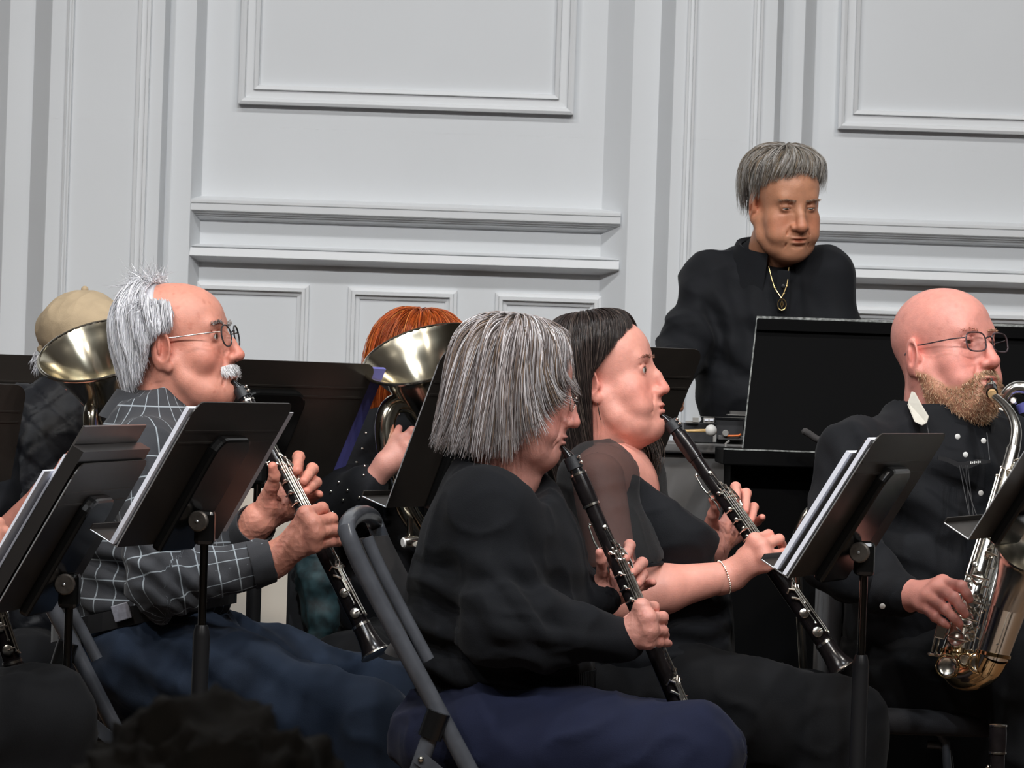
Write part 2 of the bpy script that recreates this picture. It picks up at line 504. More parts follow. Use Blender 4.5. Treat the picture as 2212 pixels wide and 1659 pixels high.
# window-pane check shirt cloth: grid lines along the cloth's own coordinates
c_ = mat('check_shirt', (0.03, 0.03, 0.035), 0.85, sheen=0.1, bump=0.25, bscale=700)
nt = c_.node_tree; b = nt.nodes['Principled BSDF']
uv = nt.nodes.new('ShaderNodeUVMap'); uv.uv_map = 'cloth'
sep = nt.nodes.new('ShaderNodeSeparateXYZ'); nt.links.new(uv.outputs[0], sep.inputs[0])
masks = []
for ax in (0, 1):
    mlt = nt.nodes.new('ShaderNodeMath'); mlt.operation = 'MULTIPLY'; mlt.inputs[1].default_value = 1 / 0.037
    nt.links.new(sep.outputs[ax], mlt.inputs[0])
    fr = nt.nodes.new('ShaderNodeMath'); fr.operation = 'FRACT'; nt.links.new(mlt.outputs[0], fr.inputs[0])
    sb = nt.nodes.new('ShaderNodeMath'); sb.operation = 'SUBTRACT'; sb.inputs[1].default_value = 0.5; nt.links.new(fr.outputs[0], sb.inputs[0])
    ab = nt.nodes.new('ShaderNodeMath'); ab.operation = 'ABSOLUTE'; nt.links.new(sb.outputs[0], ab.inputs[0])
    mr = nt.nodes.new('ShaderNodeMapRange'); mr.inputs[1].default_value = 0.022; mr.inputs[2].default_value = 0.045
    mr.inputs[3].default_value = 1; mr.inputs[4].default_value = 0
    nt.links.new(ab.outputs[0], mr.inputs[0]); masks.append(mr.outputs[0])
mxm = nt.nodes.new('ShaderNodeMath'); mxm.operation = 'MAXIMUM'
nt.links.new(masks[0], mxm.inputs[0]); nt.links.new(masks[1], mxm.inputs[1])
mixc = nt.nodes.new('ShaderNodeMix'); mixc.data_type = 'RGBA'
mixc.inputs['A'].default_value = (0.032, 0.034, 0.040, 1); mixc.inputs['B'].default_value = (0.30, 0.34, 0.37, 1)
nt.links.new(mxm.outputs[0], mixc.inputs['Factor'])
nt.links.new(mixc.outputs['Result'], b.inputs['Base Color'])
M['check'] = c_
M['checkplain'] = mat('check_shirt_plain', (0.030, 0.032, 0.038), 0.85, sheen=0.1, bump=0.25, bscale=700)

# ------------------------------------------------------------------ the room
WY = 10.0
L0, L1, L2 = WY, WY - 0.06, WY - 0.12
def wx(px, Y=WY, py=300): return P(px, py, Y)[0]
def wz(px, py, Y=WY): return P(px, py, Y)[2]
prof = [(-900, L0), (-30, L0), (13, L1), (68, L1), (104, L2), (348, L2), (360, L1), (416, L1), (439, L0), (1305, L0), (1362, L1),
        (1420, L1), (1451, L2), (1671, L2), (1684, L1), (1731, L1), (1755, L0), (3000, L0)]
ZB, ZT = -0.1, 5.6
mb = MB()
pts = [(wx(px, Y), Y) for px, Y in prof]
pts = [(-6.5, L0)] + pts[1:-1] + [(6.5, L0)]
vs = []; fs = []
for (x, y) in pts: vs += [(x, y, ZB), (x, y, ZT)]
n = len(pts)
vs += [(pts[-1][0], L0 + 0.3, ZB), (pts[-1][0], L0 + 0.3, ZT), (pts[0][0], L0 + 0.3, ZB), (pts[0][0], L0 + 0.3, ZT)]
for i in range(n - 1): fs.append((2 * i, 2 * i + 2, 2 * i + 3, 2 * i + 1))
fs += [(2 * n - 2, 2 * n, 2 * n + 1, 2 * n - 1), (2 * n, 2 * n + 2, 2 * n + 3, 2 * n + 1), (2 * n + 2, 0, 1, 2 * n + 3)]
fs += [tuple([2 * i + 1 for i in range(n)] + [2 * n + 1, 2 * n + 3]), tuple([2 * i for i in range(n)][::-1] + [2 * n + 2, 2 * n])]
mb.add(vs, fs)
wall = mb.build('wall_back', M['paint'], smooth=False)
tag(wall, 'pale grey painted panelled wall with stepped pilasters behind the band', kind='structure')
def rail(x0, x1, zprof, name, parent):
    """moulding of profile [(depth, z)] running along the wall from x0 to x1"""
    q = MB()
    poly = [(x0, WY - d, z) for d, z in zprof] + [(x0, WY + 0.01, zprof[-1][1]), (x0, WY + 0.01, zprof[0][1])]
    q.prism(poly, np.array([0, 0, 0]), np.array([x1 - x0, 0, 0]))
    return q.build(name, M['trim'], parent, smooth=False)
zz = lambda py: wz(880, py + 18)      # py read at the left end of the rail, carried to the middle of the bay
cap_prof = [(0.0, zz(420)), (0.050, zz(428)), (0.058, zz(430)), (0.058, zz(436)), (0.054, zz(438)), (0.054, zz(438.5)), (0.056, zz(439)), (0.056, zz(452)), (0.046, zz(455)), (0.047, zz(456)),
            (0.036, zz(459)), (0.037, zz(460)), (0.026, zz(463)), (0.027, zz(464)), (0.012, zz(468)), (0.010, zz(470)), (0.0, zz(471))]
low_prof = [(0.004, zz(523)), (0.044, zz(529)), (0.048, zz(530)), (0.041, zz(532)), (0.052, zz(533)), (0.057, zz(550)), (0.054, zz(551)), (0.004, zz(562))]
k = 1
for (xa, xb) in ((-6.4, wx(-30)), (wx(416, L0) - 0.0, wx(1345)), (wx(1736), 6.4)):
    t = rail(xa, xb, cap_prof, 'trim_%d' % k, None); tag(t, kind='structure'); k += 1
    t = rail(xa, xb, low_prof, 'trim_%d' % k, None); tag(t, kind='structure'); k += 1
def frame_panel(x0, x1, z0, z1, w, d, name, Y=WY, fill=True, inner=True):
    """rectangular moulded panel frame on the wall: outer bead, flat, inner step"""
    root = None
    q = MB()
    def ring(a, b, dep0, dep1):
        # frame ring between inset a and inset b, raised dep0 at a and dep1 at b
        o = [(x0 + a, z0 + a), (x1 - a, z0 + a), (x1 - a, z1 - a), (x0 + a, z1 - a)]
        i_ = [(x0 + b, z0 + b), (x1 - b, z0 + b), (x1 - b, z1 - b), (x0 + b, z1 - b)]
        vs = [(x, Y - dep0, z) for x, z in o] + [(x, Y - dep1, z) for x, z in i_]
        q.add(vs, [(j, (j + 1) % 4, 4 + (j + 1) % 4, 4 + j) for j in range(4)])
    if inner:
        steps = [(0, -0.002), (0, d), (w * 0.16, d * 1.15), (w * 0.32, d), (w * 0.36, d * 0.55), (w * 0.80, d * 0.5), (w * 0.84, d * 0.85), (w * 1.05, d * 0.65), (w * 1.1, -0.002)]
    else:
        steps = [(0, -0.002), (0.001, d * 0.5), (w * 0.3, d * 0.6), (w * 0.34, d), (w * 0.62, d), (w * 0.66, d * 0.45), (w, d * 0.25), (w, -0.002)]
    for (a, da), (b_, db) in zip(steps[:-1], steps[1:]): ring(a, b_, da, db)
    return q.build(name, M['trim'], wall, smooth=False)
# tall upper panels of the two bays
frame_panel(wx(516, L0, 220), wx(1238, L0, 250), wz(880, 237), 4.6, 0.046, 0.022, 'upper_panel')
frame_panel(wx(1809, L0, 275), wx(2700, L0, 300), wz(2000, 285), 4.6, 0.046, 0.022, 'upper_panel')
frame_panel(-3.4, wx(-120), wz(880, 237), 4.6, 0.046, 0.022, 'upper_panel')
# small wainscot panels
for (a, b_) in ((425, 668), (752, 988), (1070, 1300), (1745, 1962), (2035, 2280)):
    frame_panel(wx(a, L0, 640), wx(b_, L0, 640), 0.35, wz(0.5 * (a + b_), 624 + (0.5 * (a + b_) - 880) * 0.038), 0.030, 0.016, 'wainscot_panel', inner=False)
# pilaster face mouldings
for (a, b_) in ((138, 152), (291, 318), (1478, 1497), (1620, 1640)):
    q = MB(); x0, x1 = wx(a, L2), wx(b_, L2)
    w_ = x1 - x0
    poly = [(x0, L2 + 0.002, 0.3), (x0, L2 - 0.006, 0.3), (x0 + w_ * 0.25, L2 - 0.008, 0.3), (x0 + w_ * 0.3, L2 - 0.004, 0.3), (x1 - w_ * 0.3, L2 - 0.004, 0.3), (x1 - w_ * 0.25, L2 - 0.012, 0.3), (x1, L2 - 0.010, 0.3), (x1, L2 + 0.002, 0.3)]
    q.prism(poly, np.zeros(3), np.array([0, 0, 4.4]))
    q.build('pilaster_moulding', M['trim'], wall, smooth=False)
R1Z, R2Z = 0.0, 0.0
def slab(name, x0, x1, y0, y1, z0, z1, m_, label=None):
    o = MB().box(((x0 + x1) / 2, (y0 + y1) / 2, (z0 + z1) / 2), x1 - x0, y1 - y0, z1 - z0).build(name, m_, smooth=False)
    return tag(o, label, kind='structure')
slab('floor', -6.5, 6.5, 5.4, 10.3, -0.42, 0.0, M['floor'])
slab('floor', -9, 9, -6, 5.4, -0.52, -0.42, M['hall'])
slab('ceiling', -9, 9, -6, 10.3, 5.6, 5.8, M['paint'])
slab('wall_left', -9.2, -9, -6, 10.3, -0.52, 5.6, M['hall'])
slab('wall_right', 9, 9.2, -6, 10.3, -0.52, 5.6, M['hall'])
slab('wall_front', -9.2, 9.2, -6.2, -6, -0.52, 5.6, M['hall'])
# ------------------------------------------------------------------ music stands
def nrm(a): a = np.array(a, float); return a / np.linalg.norm(a)
Z3 = np.array([0, 0, 1.0])
def rounded_rect(w, h, r, top_only=True, seg=5):
    """outline (s,t) of a w x h plate, s in 0..w, t in 0..h, rounded top corners"""
    pts = [(0, 0), (w, 0)]
    for (cx, cy, a0) in ((w - r, h - r, 0), (r, h - r, 90)):
        for i in range(seg + 1):
            a = math.radians(a0 + 90 * i / seg)
            pts.append((cx + r * math.cos(a), cy + r * math.sin(a)))
    return pts
def music_stand(label, corner, yaw, tilt, floor_z, w=0.50, h=0.315, lip=0.055, sheets=None, edge_left=True, pole_at=None,
                knob=True, lip_h=None, group='black music stands'):
    """corner=(px,py,Y): near bottom corner of the desk.  yaw: bearing of the desk's back from +X towards the viewer (deg)."""
    B = P(*corner)
    a = math.radians(yaw); t = math.radians(tilt)
    nb = np.array([math.cos(a), -math.sin(a), 0]); wv = np.array([math.sin(a), math.cos(a), 0])
    u = math.cos(t) * Z3 + math.sin(t) * nb
    n = math.cos(t) * nb - math.sin(t) * Z3          # back normal
    root_xy = B + wv * w / 2 + u * h * 0.28 + n * 0.04
    root = empty('music_stand', (root_xy[0], root_xy[1], floor_z), label, 'music stand', group)
    at = lambda s, tt, d=0: B + wv * s + u * tt + n * d
    # desk plate
    q = MB()
    out = rounded_rect(w, h, 0.028)
    q.prism([at(s, tt) for s, tt in out], np.zeros(3), n * 0.0022)
    desk = q.build('desk', M['stand'], root, smooth=False)
    # pressed crease lines across the desk back
    for tt in (h * 0.80, h * 0.72):
        MB().box(at(w / 2, tt, 0.0026), w * 0.97, 0.004, 0.0018, np.stack([wv, u, n], 1)).build('crease', M['stand'], desk, smooth=False)
    if edge_left:
        MB().tube([at(0, 0.0, 0.001), at(0, h - 0.03, 0.001)], 0.0013, 6).build('bright_edge', M['edge'], desk)  # thin bright strip along the desk edge
    # ledge towards the player
    q = MB()
    q.prism([at(0, 0, -lip), at(w, 0, -lip), at(w, 0, 0.002), at(0, 0, 0.002)], np.zeros(3), u * 0.0022)
    q.prism([at(0, 0, -lip), at(w, 0, -lip), at(w, 0.012, -lip), at(0, 0.012, -lip)], np.zeros(3), -n * 0.002)
    led = q.build('ledge', M['stand'], root, smooth=False)
    MB().tube([at(0, 0.001, -lip), at(0, 0.001, 0)], 0.0013, 6).build('bright_edge', M['edge'], led)
    # back channel
    q = MB()
    cw, ch = 0.17, h * 0.80
    outl = rounded_rect(cw, ch, 0.035)
    q.prism([at(w / 2 - cw / 2 + s, tt - h * 0.02, 0.0022) for s, tt in outl], np.zeros(3), n * 0.02)
    q.build('back_channel', M['stand_gloss'], root, smooth=False, bevel=0.006)
    # pivot bracket, knob, pole
    pv = at(w / 2, h * 0.24, 0.040)
    MB().box(pv - Z3 * 0.012 , 0.035, 0.05, 0.062).build('pivot_bracket', M['stand_gloss'], root, smooth=False, bevel=0.008)
    if knob:
        kc = pv - wv * 0.026
        kn = MB().lathe([(0, 0.012), (0.006, 0.0185), (0.012, 0.0185), (0.015, 0.016), (0.0155, 0.003)], kc, -wv, 24).build('knob', M['knob'], root)
        MB().sphere(kc - wv * 0.0155, 0.003, 8).build('rivet', M['edge'], kn)
    top = pv - Z3 * 0.02
    zs = top[2] - 0.165
    rod = MB().tube([top, (top[0], top[1], zs - 0.05)], 0.0075, 14).build('rod', M['rod'], root)
    MB().tube([(top[0], top[1], zs), (top[0], top[1], zs - 0.012), (top[0], top[1], zs - 0.02), (top[0], top[1], floor_z + 0.06)],
              [0.011, 0.0145, 0.0152, 0.0152], 16).build('pole', M['stand_pole'], root)
    for i in range(3):
        an = 2 * math.pi * i / 3 + 0.5
        d = np.array([math.cos(an), math.sin(an), 0])
        c = np.array([top[0], top[1], floor_z])
        MB().tube([c + Z3 * 0.13 + d * 0.012, c + Z3 * 0.10 + d * 0.06, c + Z3 * 0.012 + d * 0.27], [0.009, 0.011, 0.009], 8).build('foot', M['stand_pole'], root)
    return dict(at=at, w=w, h=h, wv=wv, u=u, n=n, root=root, pv=pv)
def sheet(st, s0, s1, t0, t1, d, th, m_, name, label, cat='sheet music', skew=0.0, group=None):
    """sheets of paper leaning on the desk's front side"""
    at = st['at']; n = st['n']
    q = MB(); q.prism([at(s0, t0, -d), at(s1, t0, -d), at(s1 + skew, t1, -d), at(s0 + skew, t1, -d)], np.zeros(3), -n * th)
    o = q.build(name, m_, None, smooth=False)
    return tag(o, label, cat, group)

# front left stand with folder and papers
s1 = music_stand('black music stand at the left edge holding an open folder of papers', (-18, 1326, 6.62), 8, 29, 0.0, w=0.5, h=0.295)
sheet(s1, 0.0, 0.49, 0.004, 0.315, 0.004, 0.022, M['folder'], 'music_folder', 'thick black music folder on the left-edge stand', 'folder')
f1 = sheet(s1, 0.02, 0.47, 0.02, 0.350, 0.028, 0.004, M['folder_cover'], 'music_folder', 'worn black folder cover rising above the left-edge stand', 'folder')
sheet(s1, 0.03, 0.25, 0.02, 0.290, 0.034, 0.004, M['paper'], 'sheet_music', 'loose white sheets fanned in front of the left-edge stand folder', group=None)
sheet(s1, -0.012, 0.22, 0.06, 0.255, 0.042, 0.004, M['paper'], 'sheet_music', 'front bundle of white sheets sticking out of the left-edge stand')
# second front stand
s2 = music_stand('black music stand in front of the man in the checked shirt', (250, 1181, 6.75), 16, 29, 0.0, h=0.29)
sheet(s2, -0.012, 0.47, 0.004, 0.275, 0.003, 0.007, M['paper'], 'sheet_music', 'white music pages edge-on in front of the checked shirt man\'s stand')
sheet(s2, 0.25, 0.570, 0.006, 0.262, 0.012, 0.002, M['paper_grey'], 'sheet_music', 'grey page sticking out past the right side of the second stand')
# stand behind the grey-haired woman
s3 = music_stand('black music stand half hidden behind the grey-haired woman', (832, 1096, 7.42), 24, 20, R1Z, h=0.32, lip=0.052)
# stand of the alto saxophone player
s4 = music_stand('black music stand holding white pages in front of the bald man', (1700, 1248, 6.85), 20, 31, 0.0, h=0.30)
sheet(s4, -0.006, 0.40, 0.003, 0.285, 0.003, 0.007, M['paper'], 'sheet_music', 'thick white pages leaning on the stand before the bald man')
sheet(s4, 0.01, 0.40, 0.003, 0.275, 0.012, 0.005, M['folder'], 'music_folder', 'dark folder between the pages on the bald man\'s stand', 'folder')
sheet(s4, -0.004, 0.36, 0.003, 0.245, 0.022, 0.008, M['paper'], 'sheet_music', 'outer bundle of white pages on the bald man\'s stand')
# far right stand
s5 = music_stand('black music stand at the right edge before the saxophone', (2090, 1165, 6.9), 20, 31, 0.0, h=0.32, lip=0.05)
# stand with blue folder, seen from behind
s6 = music_stand('black music stand with a blue folder behind the white-haired man', (300, 1038, 7.86), 45, 29, R1Z, w=0.51, h=0.285, knob=False, edge_left=False)
sheet(s6, 0.30, 0.545, 0.002, 0.272, 0.003, 0.008, M['blue'], 'music_folder', 'blue folder sticking out beside the stand behind the clarinets', 'folder')
# stand behind the cap man, far left
s7 = music_stand('wide black music stand behind the man in the tan cap', (-330, 1040, 8.86), 82, 16, R2Z, w=0.72, h=0.31, knob=False, edge_left=False)
s8 = music_stand('dark music stand at the far left edge beside the vest', (-402, 1112, 8.1), 60, 20, R1Z, w=0.42, h=0.30, knob=False, edge_left=False)
s9 = music_stand('black music stand just behind the brunette clarinettist', (1020, 1048, 8.0), 48, 27, R1Z, w=0.50, h=0.33, knob=False, edge_left=False)

# ------------------------------------------------------------------ black cabinet with tall back board (percussion desk)
YB = 8.30
cab = empty('percussion_cabinet', (P(1950, 1300, YB)[0], YB + 0.15, R2Z), 'big black wooden cabinet with a tall worn-edged board behind the saxophonist', 'cabinet')
a0 = P(1604, 968, YB); a1 = P(1635, 687, YB + 0.06)
xR = P(2500, 900, YB)[0]
zt = a1[2]; zl = a0[2]
q = MB(); q.prism([(a0[0], YB, zl), (xR, YB, zl), (xR, YB + 0.06, zt), (a1[0], YB + 0.06, zt)], np.zeros(3), np.array([0, 0.02, 0]))
bo = q.build('back_board', M['board'], cab, smooth=False)
MB().box(((a1[0] + xR) / 2, YB + 0.07, zt + 0.002), xR - a1[0], 0.022, 0.005).build('worn_top_edge', M['wear'], bo, smooth=False)
MB().box(((a1[0] + xR) / 2, YB + 0.052, zt - 0.014), xR - a1[0], 0.014, 0.022).build('top_batten', M['board'], bo, smooth=False)
MB().tube([np.array([a0[0], YB - 0.001, zl]), np.array([a1[0], YB + 0.058, zt])], 0.0016, 6).build('worn_side_edge', M['wear'], bo)
b0 = P(1562, 970, YB - 0.1); b1 = P(1562, 1004, YB - 0.1)
MB().box(((b0[0] + xR) / 2, YB + 0.05, (b0[2] + b1[2]) / 2), xR - b0[0], 0.34, b0[2] - b1[2]).build('shelf', M['board'], cab, smooth=False, bevel=0.003)
MB().box(((b0[0] + xR) / 2, YB - 0.118, b0[2] + 0.0005), xR - b0[0], 0.006, 0.003).build('worn_shelf_edge', M['wear'], cab, smooth=False)
x2 = P(1572, 1200, YB - 0.05)[0]
MB().box(((x2 + xR) / 2, YB + 0.08, (b1[2] + R2Z) / 2), xR - x2, 0.26, b1[2] - R2Z).build('body', M['board'], cab, smooth=False)
# ------------------------------------------------------------------ percussion bells, mallet and grey case beside it
YG = 8.56
g0 = P(1440, 985, YG); g1 = P(1606, 985, YG)
case = empty('percussion_case', (g0[0] + 0.1, YG + 0.1, R2Z), 'grey case under the orchestra bells beside the black cabinet', 'case')
MB().box((g0[0] - 0.05 + 0.14, YG + 0.16, (P(1500, 983, YG)[2] + R2Z) / 2), 0.40, 0.3, P(1500, 983, YG)[2] - R2Z).build('body', M['greycase'], case, smooth=False, bevel=0.004)
MB().box((P(1510, 975, YG)[0], YG + 0.13, P(1510, 968, YG)[2]), 0.22, 0.28, 0.022).build('lid_rim', M['greycase'], case, smooth=False, bevel=0.004)
MB().tube([P(1568, 985, YG - 0.03), P(1568, 958, YG - 0.03), P(1576, 952, YG - 0.03)], 0.003, 8).build('latch', M['caselight'], case)
bells = empty('orchestra_bells', P(1540, 955, YG + 0.1), 'dark orchestra bells with clear guard in the grey case', 'percussion')
def pbox(px0, py0, px1, py1, Y, dep, m_, name, parent, bev=0.0):
    a = P(px0, py0, Y); b = P(px1, py1, Y)
    return MB().box((a + b) / 2 + np.array([0, dep / 2, 0]), abs(b[0] - a[0]), dep, abs(a[2] - b[2])).build(name, m_, parent, smooth=False, bevel=bev)
pbox(1478, 914, 1606, 958, YG + 0.04, 0.18, M['casedark'], 'frame', bells)
pbox(1482, 909, 1510, 914, YG + 0.03, 0.03, M['caselight'], 'rim', bells)
pbox(1497, 902, 1509, 912, YG + 0.02, 0.02, M['caselight'], 'post', bells)
pbox(1512, 900, 1612, 903, YG + 0.02, 0.05, M['caselight'], 'rim', bells)
pbox(1572, 895, 1612, 898, YG + 0.06, 0.05, M['caselight'], 'bar', bells)
pbox(1579, 888, 1612, 896, YG + 0.07, 0.05, M['greycase'], 'bar', bells)
lb = pbox(1520, 902, 1543, 914, YG + 0.015, 0.004, M['caselight'], 'label_plate', bells)
for (a, b) in ((1522, 1530), (1533, 1541)): pbox(a, 905, b, 909.5, YG + 0.012, 0.004, M['paper'], 'printed_mark', lb)
pbox(1546, 906, 1604, 950, YG + 0.03, 0.004, M['casedark'], 'guard', bells)
pbox(1541, 938, 1547, 955, YG + 0.0, 0.02, M['caselight'], 'clip', bells)
pbox(1552, 940, 1606, 952, YG - 0.01, 0.03, M['greycase'], 'ledge', bells, 0.002)
MB().lathe([(0, 0.006), (0.004, 0.0075), (0.008, 0.006)], P(1567, 936, YG - 0.01), (0, -1, 0), 14).build('wing_nut', M['caselight'], bells)
tag(MB().tube([P(1571, 941.5, YG - 0.015), P(1585, 941.5, YG - 0.015), P(1596, 941, YG - 0.015), P(1600, 938, YG - 0.012)], 0.0022, 8).build('cord', M['orange']),
    'short bright orange cord lying on the orchestra bells', 'cord')
mal = empty('mallet', P(1536, 930, YG - 0.06), 'mallet with a white ball head and thin wooden stick', 'mallet')
MB().sphere(P(1536, 930, YG - 0.06), 0.0128, 20).build('ball', M['mallet'], mal)
MB().tube([P(1526, 930.2, YG - 0.06), P(1380, 934, YG - 0.10)], 0.0034, 8).build('stick', M['stick'], mal)
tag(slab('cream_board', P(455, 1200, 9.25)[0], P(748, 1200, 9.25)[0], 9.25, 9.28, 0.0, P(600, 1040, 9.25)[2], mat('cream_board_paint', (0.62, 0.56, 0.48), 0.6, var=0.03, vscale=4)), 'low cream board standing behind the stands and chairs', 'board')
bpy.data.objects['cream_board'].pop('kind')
# padded hook arm by the cabinet
hk = empty('instrument_stand', (P(1800, 960, 8.1)[0], 8.1, R2Z), 'dark foam-padded hook arm sticking out beside the bald man\'s shoulder', 'instrument stand')
hp = spline([P(1737, 931, 8.1), P(1749, 938, 8.1), P(1766, 949, 8.1), P(1790, 955, 8.1), P(1812, 957, 8.1)], 14)
MB().tube([P(1733.5, 928, 8.1)] + list(hp), [0.004] + [0.0075] * 10 + [0.0065] * 4, 12).build('padded_arm', M['foam'], hk)
MB().tube([P(1812, 957, 8.1), P(1835, 970, 8.12), (P(1835, 970, 8.12)[0], 8.12, R2Z + 0.01)], [0.006, 0.009, 0.009], 10).build('post', M['stand_pole'], hk)
for i in range(3):
    an = 2.1 * i; c = P(1835, 970, 8.12); c[2] = R2Z
    MB().tube([c + Z3 * 0.12, c + np.array([math.cos(an), math.sin(an), 0]) * 0.17 + Z3 * 0.01], 0.007, 8).build('foot', M['stand_pole'], hk)

# ------------------------------------------------------------------ chairs
def folding_chair(label, pts_near, Y, side, floor_z, r=0.0145, seat_px=None, width=0.43, yaw=8, panel=True, leg_z=0.54):
    """grey steel folding chair: near U tube through the given pixels at depth Y; the far tube is one width behind"""
    root = empty('folding_chair', (P(*pts_near[2], Y)[0], Y + width / 2, floor_z), label, 'chair', 'grey steel folding chairs')
    off = np.array([math.sin(math.radians(yaw)) * width, math.cos(math.radians(yaw)) * width, 0])
    near = [P(x, y, Y) for x, y in pts_near]
    last = near[-1]; d = last - near[-2]
    foot = last + d * ((floor_z + 0.015 - last[2]) / d[2])
    top = near[0]
    path = list(spline(near, 18)) + [foot]
    arch = [top + off * t + np.array([-0.004, 0, 0.022]) * math.sin(math.pi * min(1, max(0, t))) ** 0.5 + np.array([0, 0, 0.0]) for t in (0.06, 0.16, 0.3, 0.5, 0.7, 0.84, 0.94)]
    far = [p + off for p in path]
    loop = path[::-1] + arch + far
    MB().tube(loop, r, 14).build('back_frame', M['chair'], root)
    # second inner tube of the back panel edge, and the curved back panel
    fwd = np.array([math.cos(math.radians(yaw)), -math.sin(math.radians(yaw)), 0])
    if panel:
        A = path[2]; Bp = path[11]
        rows, cols = 9, 13
        q = MB(); vs = []; fs = []
        for lay in (0, 1):
            for i in range(rows):
                for j in range(cols):
                    s = i / (rows - 1); t = j / (cols - 1)
                    c = A * (1 - s) + Bp * s + off * (0.02 + 0.96 * t)
                    bulge = -0.050 * math.sin(math.pi * t) * (0.55 + 0.45 * s) + 0.013
                    flare = -0.03 * max(0, s - 0.86) / 0.14
                    vs.append(c + fwd * (bulge + flare + lay * 0.004))
        nn = rows * cols
        for lay in (0, 1):
            for i in range(rows - 1):
                for j in range(cols - 1):
                    a = lay * nn + i * cols + j
                    fs.append((a, a + 1, a + cols + 1, a + cols))
        for i in range(rows - 1):
            for j in (0, cols - 1):
                a = i * cols + j; fs.append((a, a + cols, nn + a + cols, nn + a))
        for j in range(cols - 1):
            for i in (0, rows - 1):
                a = i * cols + j; fs.append((a, a + 1, nn + a + 1, nn + a))
        q.add(vs, fs)
        pan = q.build('back_panel', M['chairpanel'], root)
        # rolled panel edge next to the near tube
        e = [path[i] * 1.0 + fwd * 0.030 + off * 0.03 for i in range(1, 12)]
        MB().tube(e, 0.011, 10).build('panel_edge', M['chair'], pan)
        for j in (0.25, 0.4, 0.6, 0.75):
            sl = [A * (1 - s) + Bp * s + off * (0.02 + 0.96 * j) + fwd * (-0.050 * math.sin(math.pi * j) * (0.55 + 0.45 * s) + 0.0105) for s in (0.28, 0.5, 0.72)]
            MB().tube(sl, 0.003, 6).build('slot', M['stand_gloss'], pan)
    # seat, rear legs, links
    st = path[13]
    seat_z = floor_z + 0.435
    i0 = min(range(len(path)), key=lambda i: abs(path[i][2] - seat_z)) if path[-1][2] < seat_z else 12
    c0 = path[-2] + (foot - path[-2]) * max(0.0, min(1.0, (path[-2][2] - seat_z) / (path[-2][2] - foot[2] + 1e-9)))
    sc = np.array([c0[0] + 0.10, c0[1], seat_z]) + off * 0.5
    MB().box(sc, 0.38, width * 0.9, 0.018, np.stack([fwd, nrm(off), Z3], 1)).build('seat', M['chairpanel'], root, smooth=False, bevel=0.006)
    cl = min((p_ for p_ in spline(path, 80)), key=lambda p_: abs(p_[2] - leg_z))
    for k in (-0.03, 1.03):
        a = np.array([cl[0] - 0.012, cl[1], leg_z + 0.004]) + off * k
        b = a + fwd * -0.17; b[2] = floor_z + 0.012
        lg = MB().tube([a, b], r * 0.95, 12).build('rear_leg', M['chair'], root)
        ax = nrm(b - a)
        MB().tube([a - ax * 0.012, a + ax * 0.035], r * 1.35, 12).build('leg_cap', M['stand_gloss'], lg)
        l0 = a + (b - a) * 0.13 - off / width * (0.018 if k < 0.5 else -0.018)
        c1 = cl + (foot - cl) * 0.30 + off * k - off / width * (0.018 if k < 0.5 else -0.018)
        d_ = nrm(c1 - l0)
        lk = MB().box((l0 + c1) / 2, np.linalg.norm(c1 - l0) + 0.02, 0.003, 0.024, np.stack([d_, nrm(off), np.cross(d_, nrm(off))], 1)).build('link', M['chair'], root, smooth=False)
        MB().sphere(l0 - off / width * (0.003 if k < 0.5 else -0.003), 0.0055, 10).build('rivet', M['chrome'], lk)
    for t in (0.0, 1.0):
        MB().tube([foot + off * t - Z3 * 0.013, foot + off * t + Z3 * 0.02], r * 1.25, 12).build('foot_cap', M['stand_gloss'], root)
    return root
folding_chair('dark grey folding chair under the woman in the black sweater', [(748, 1146), (768, 1196), (800, 1262), (870, 1395), (940, 1524), (1004, 1645)], 6.745, 1, 0.0, r=0.0155, yaw=4.5)
folding_chair('dark grey folding chair under the man in the checked shirt', [(70, 1208), (86, 1255), (112, 1310), (160, 1400), (213, 1505), (262, 1600)], 7.30, 1, R1Z, r=0.0150, leg_z=0.60)
# saxophonist's padded chair
pc = empty('padded_chair', (P(2010, 1560, 7.75)[0], 7.75, R1Z), 'black padded chair with tubular frame under the bald man', 'chair')
c = P(2010, 1545, 7.72)
MB().box(c + np.array([0.02, 0.05, -0.003]), 0.46, 0.42, 0.05).build('seat', M['seatpad'], pc, smooth=True, bevel=0.02)
bk = spline([P(1723, 1235, 7.8), P(1718, 1180, 7.8), P(1726, 1140, 7.8), P(1746, 1105, 7.8), P(1775, 1092, 7.82), P(1850, 1090, 7.95)], 16)
MB().tube([P(1742, 1560, 7.82)] + list(bk), 0.0085, 10).build('back_frame', M['chrome'], pc)
MB().box(P(1790, 1330, 7.92), 0.03, 0.36, 0.30).build('backrest', M['seatpad'], pc, smooth=True, bevel=0.012)
for (dx, dy) in ((-0.18, -0.12), (0.17, -0.12), (-0.18, 0.22), (0.17, 0.22)):
    b = c + np.array([dx, dy, -0.02]); e = np.array([b[0] + 0.04 * np.sign(dx), b[1], R1Z + 0.01])
    MB().tube([b, (b + e) / 2 + np.array([0.01, 0, 0]), e], 0.0095, 10).build('leg', M['chair'], pc)
MB().tube([P(2003, 1608, 7.62), P(2030, 1610, 7.62), P(2048, 1625, 7.62), P(2052, 1659, 7.62)], 0.008, 10).build('stretcher', M['chair'], pc)
MB().tube([P(2010, 1577, 7.60), P(2028, 1582, 7.60), P(2043, 1605, 7.60), P(2048, 1700, 7.60)], 0.0085, 10).build('front_brace', M['chair'], pc)
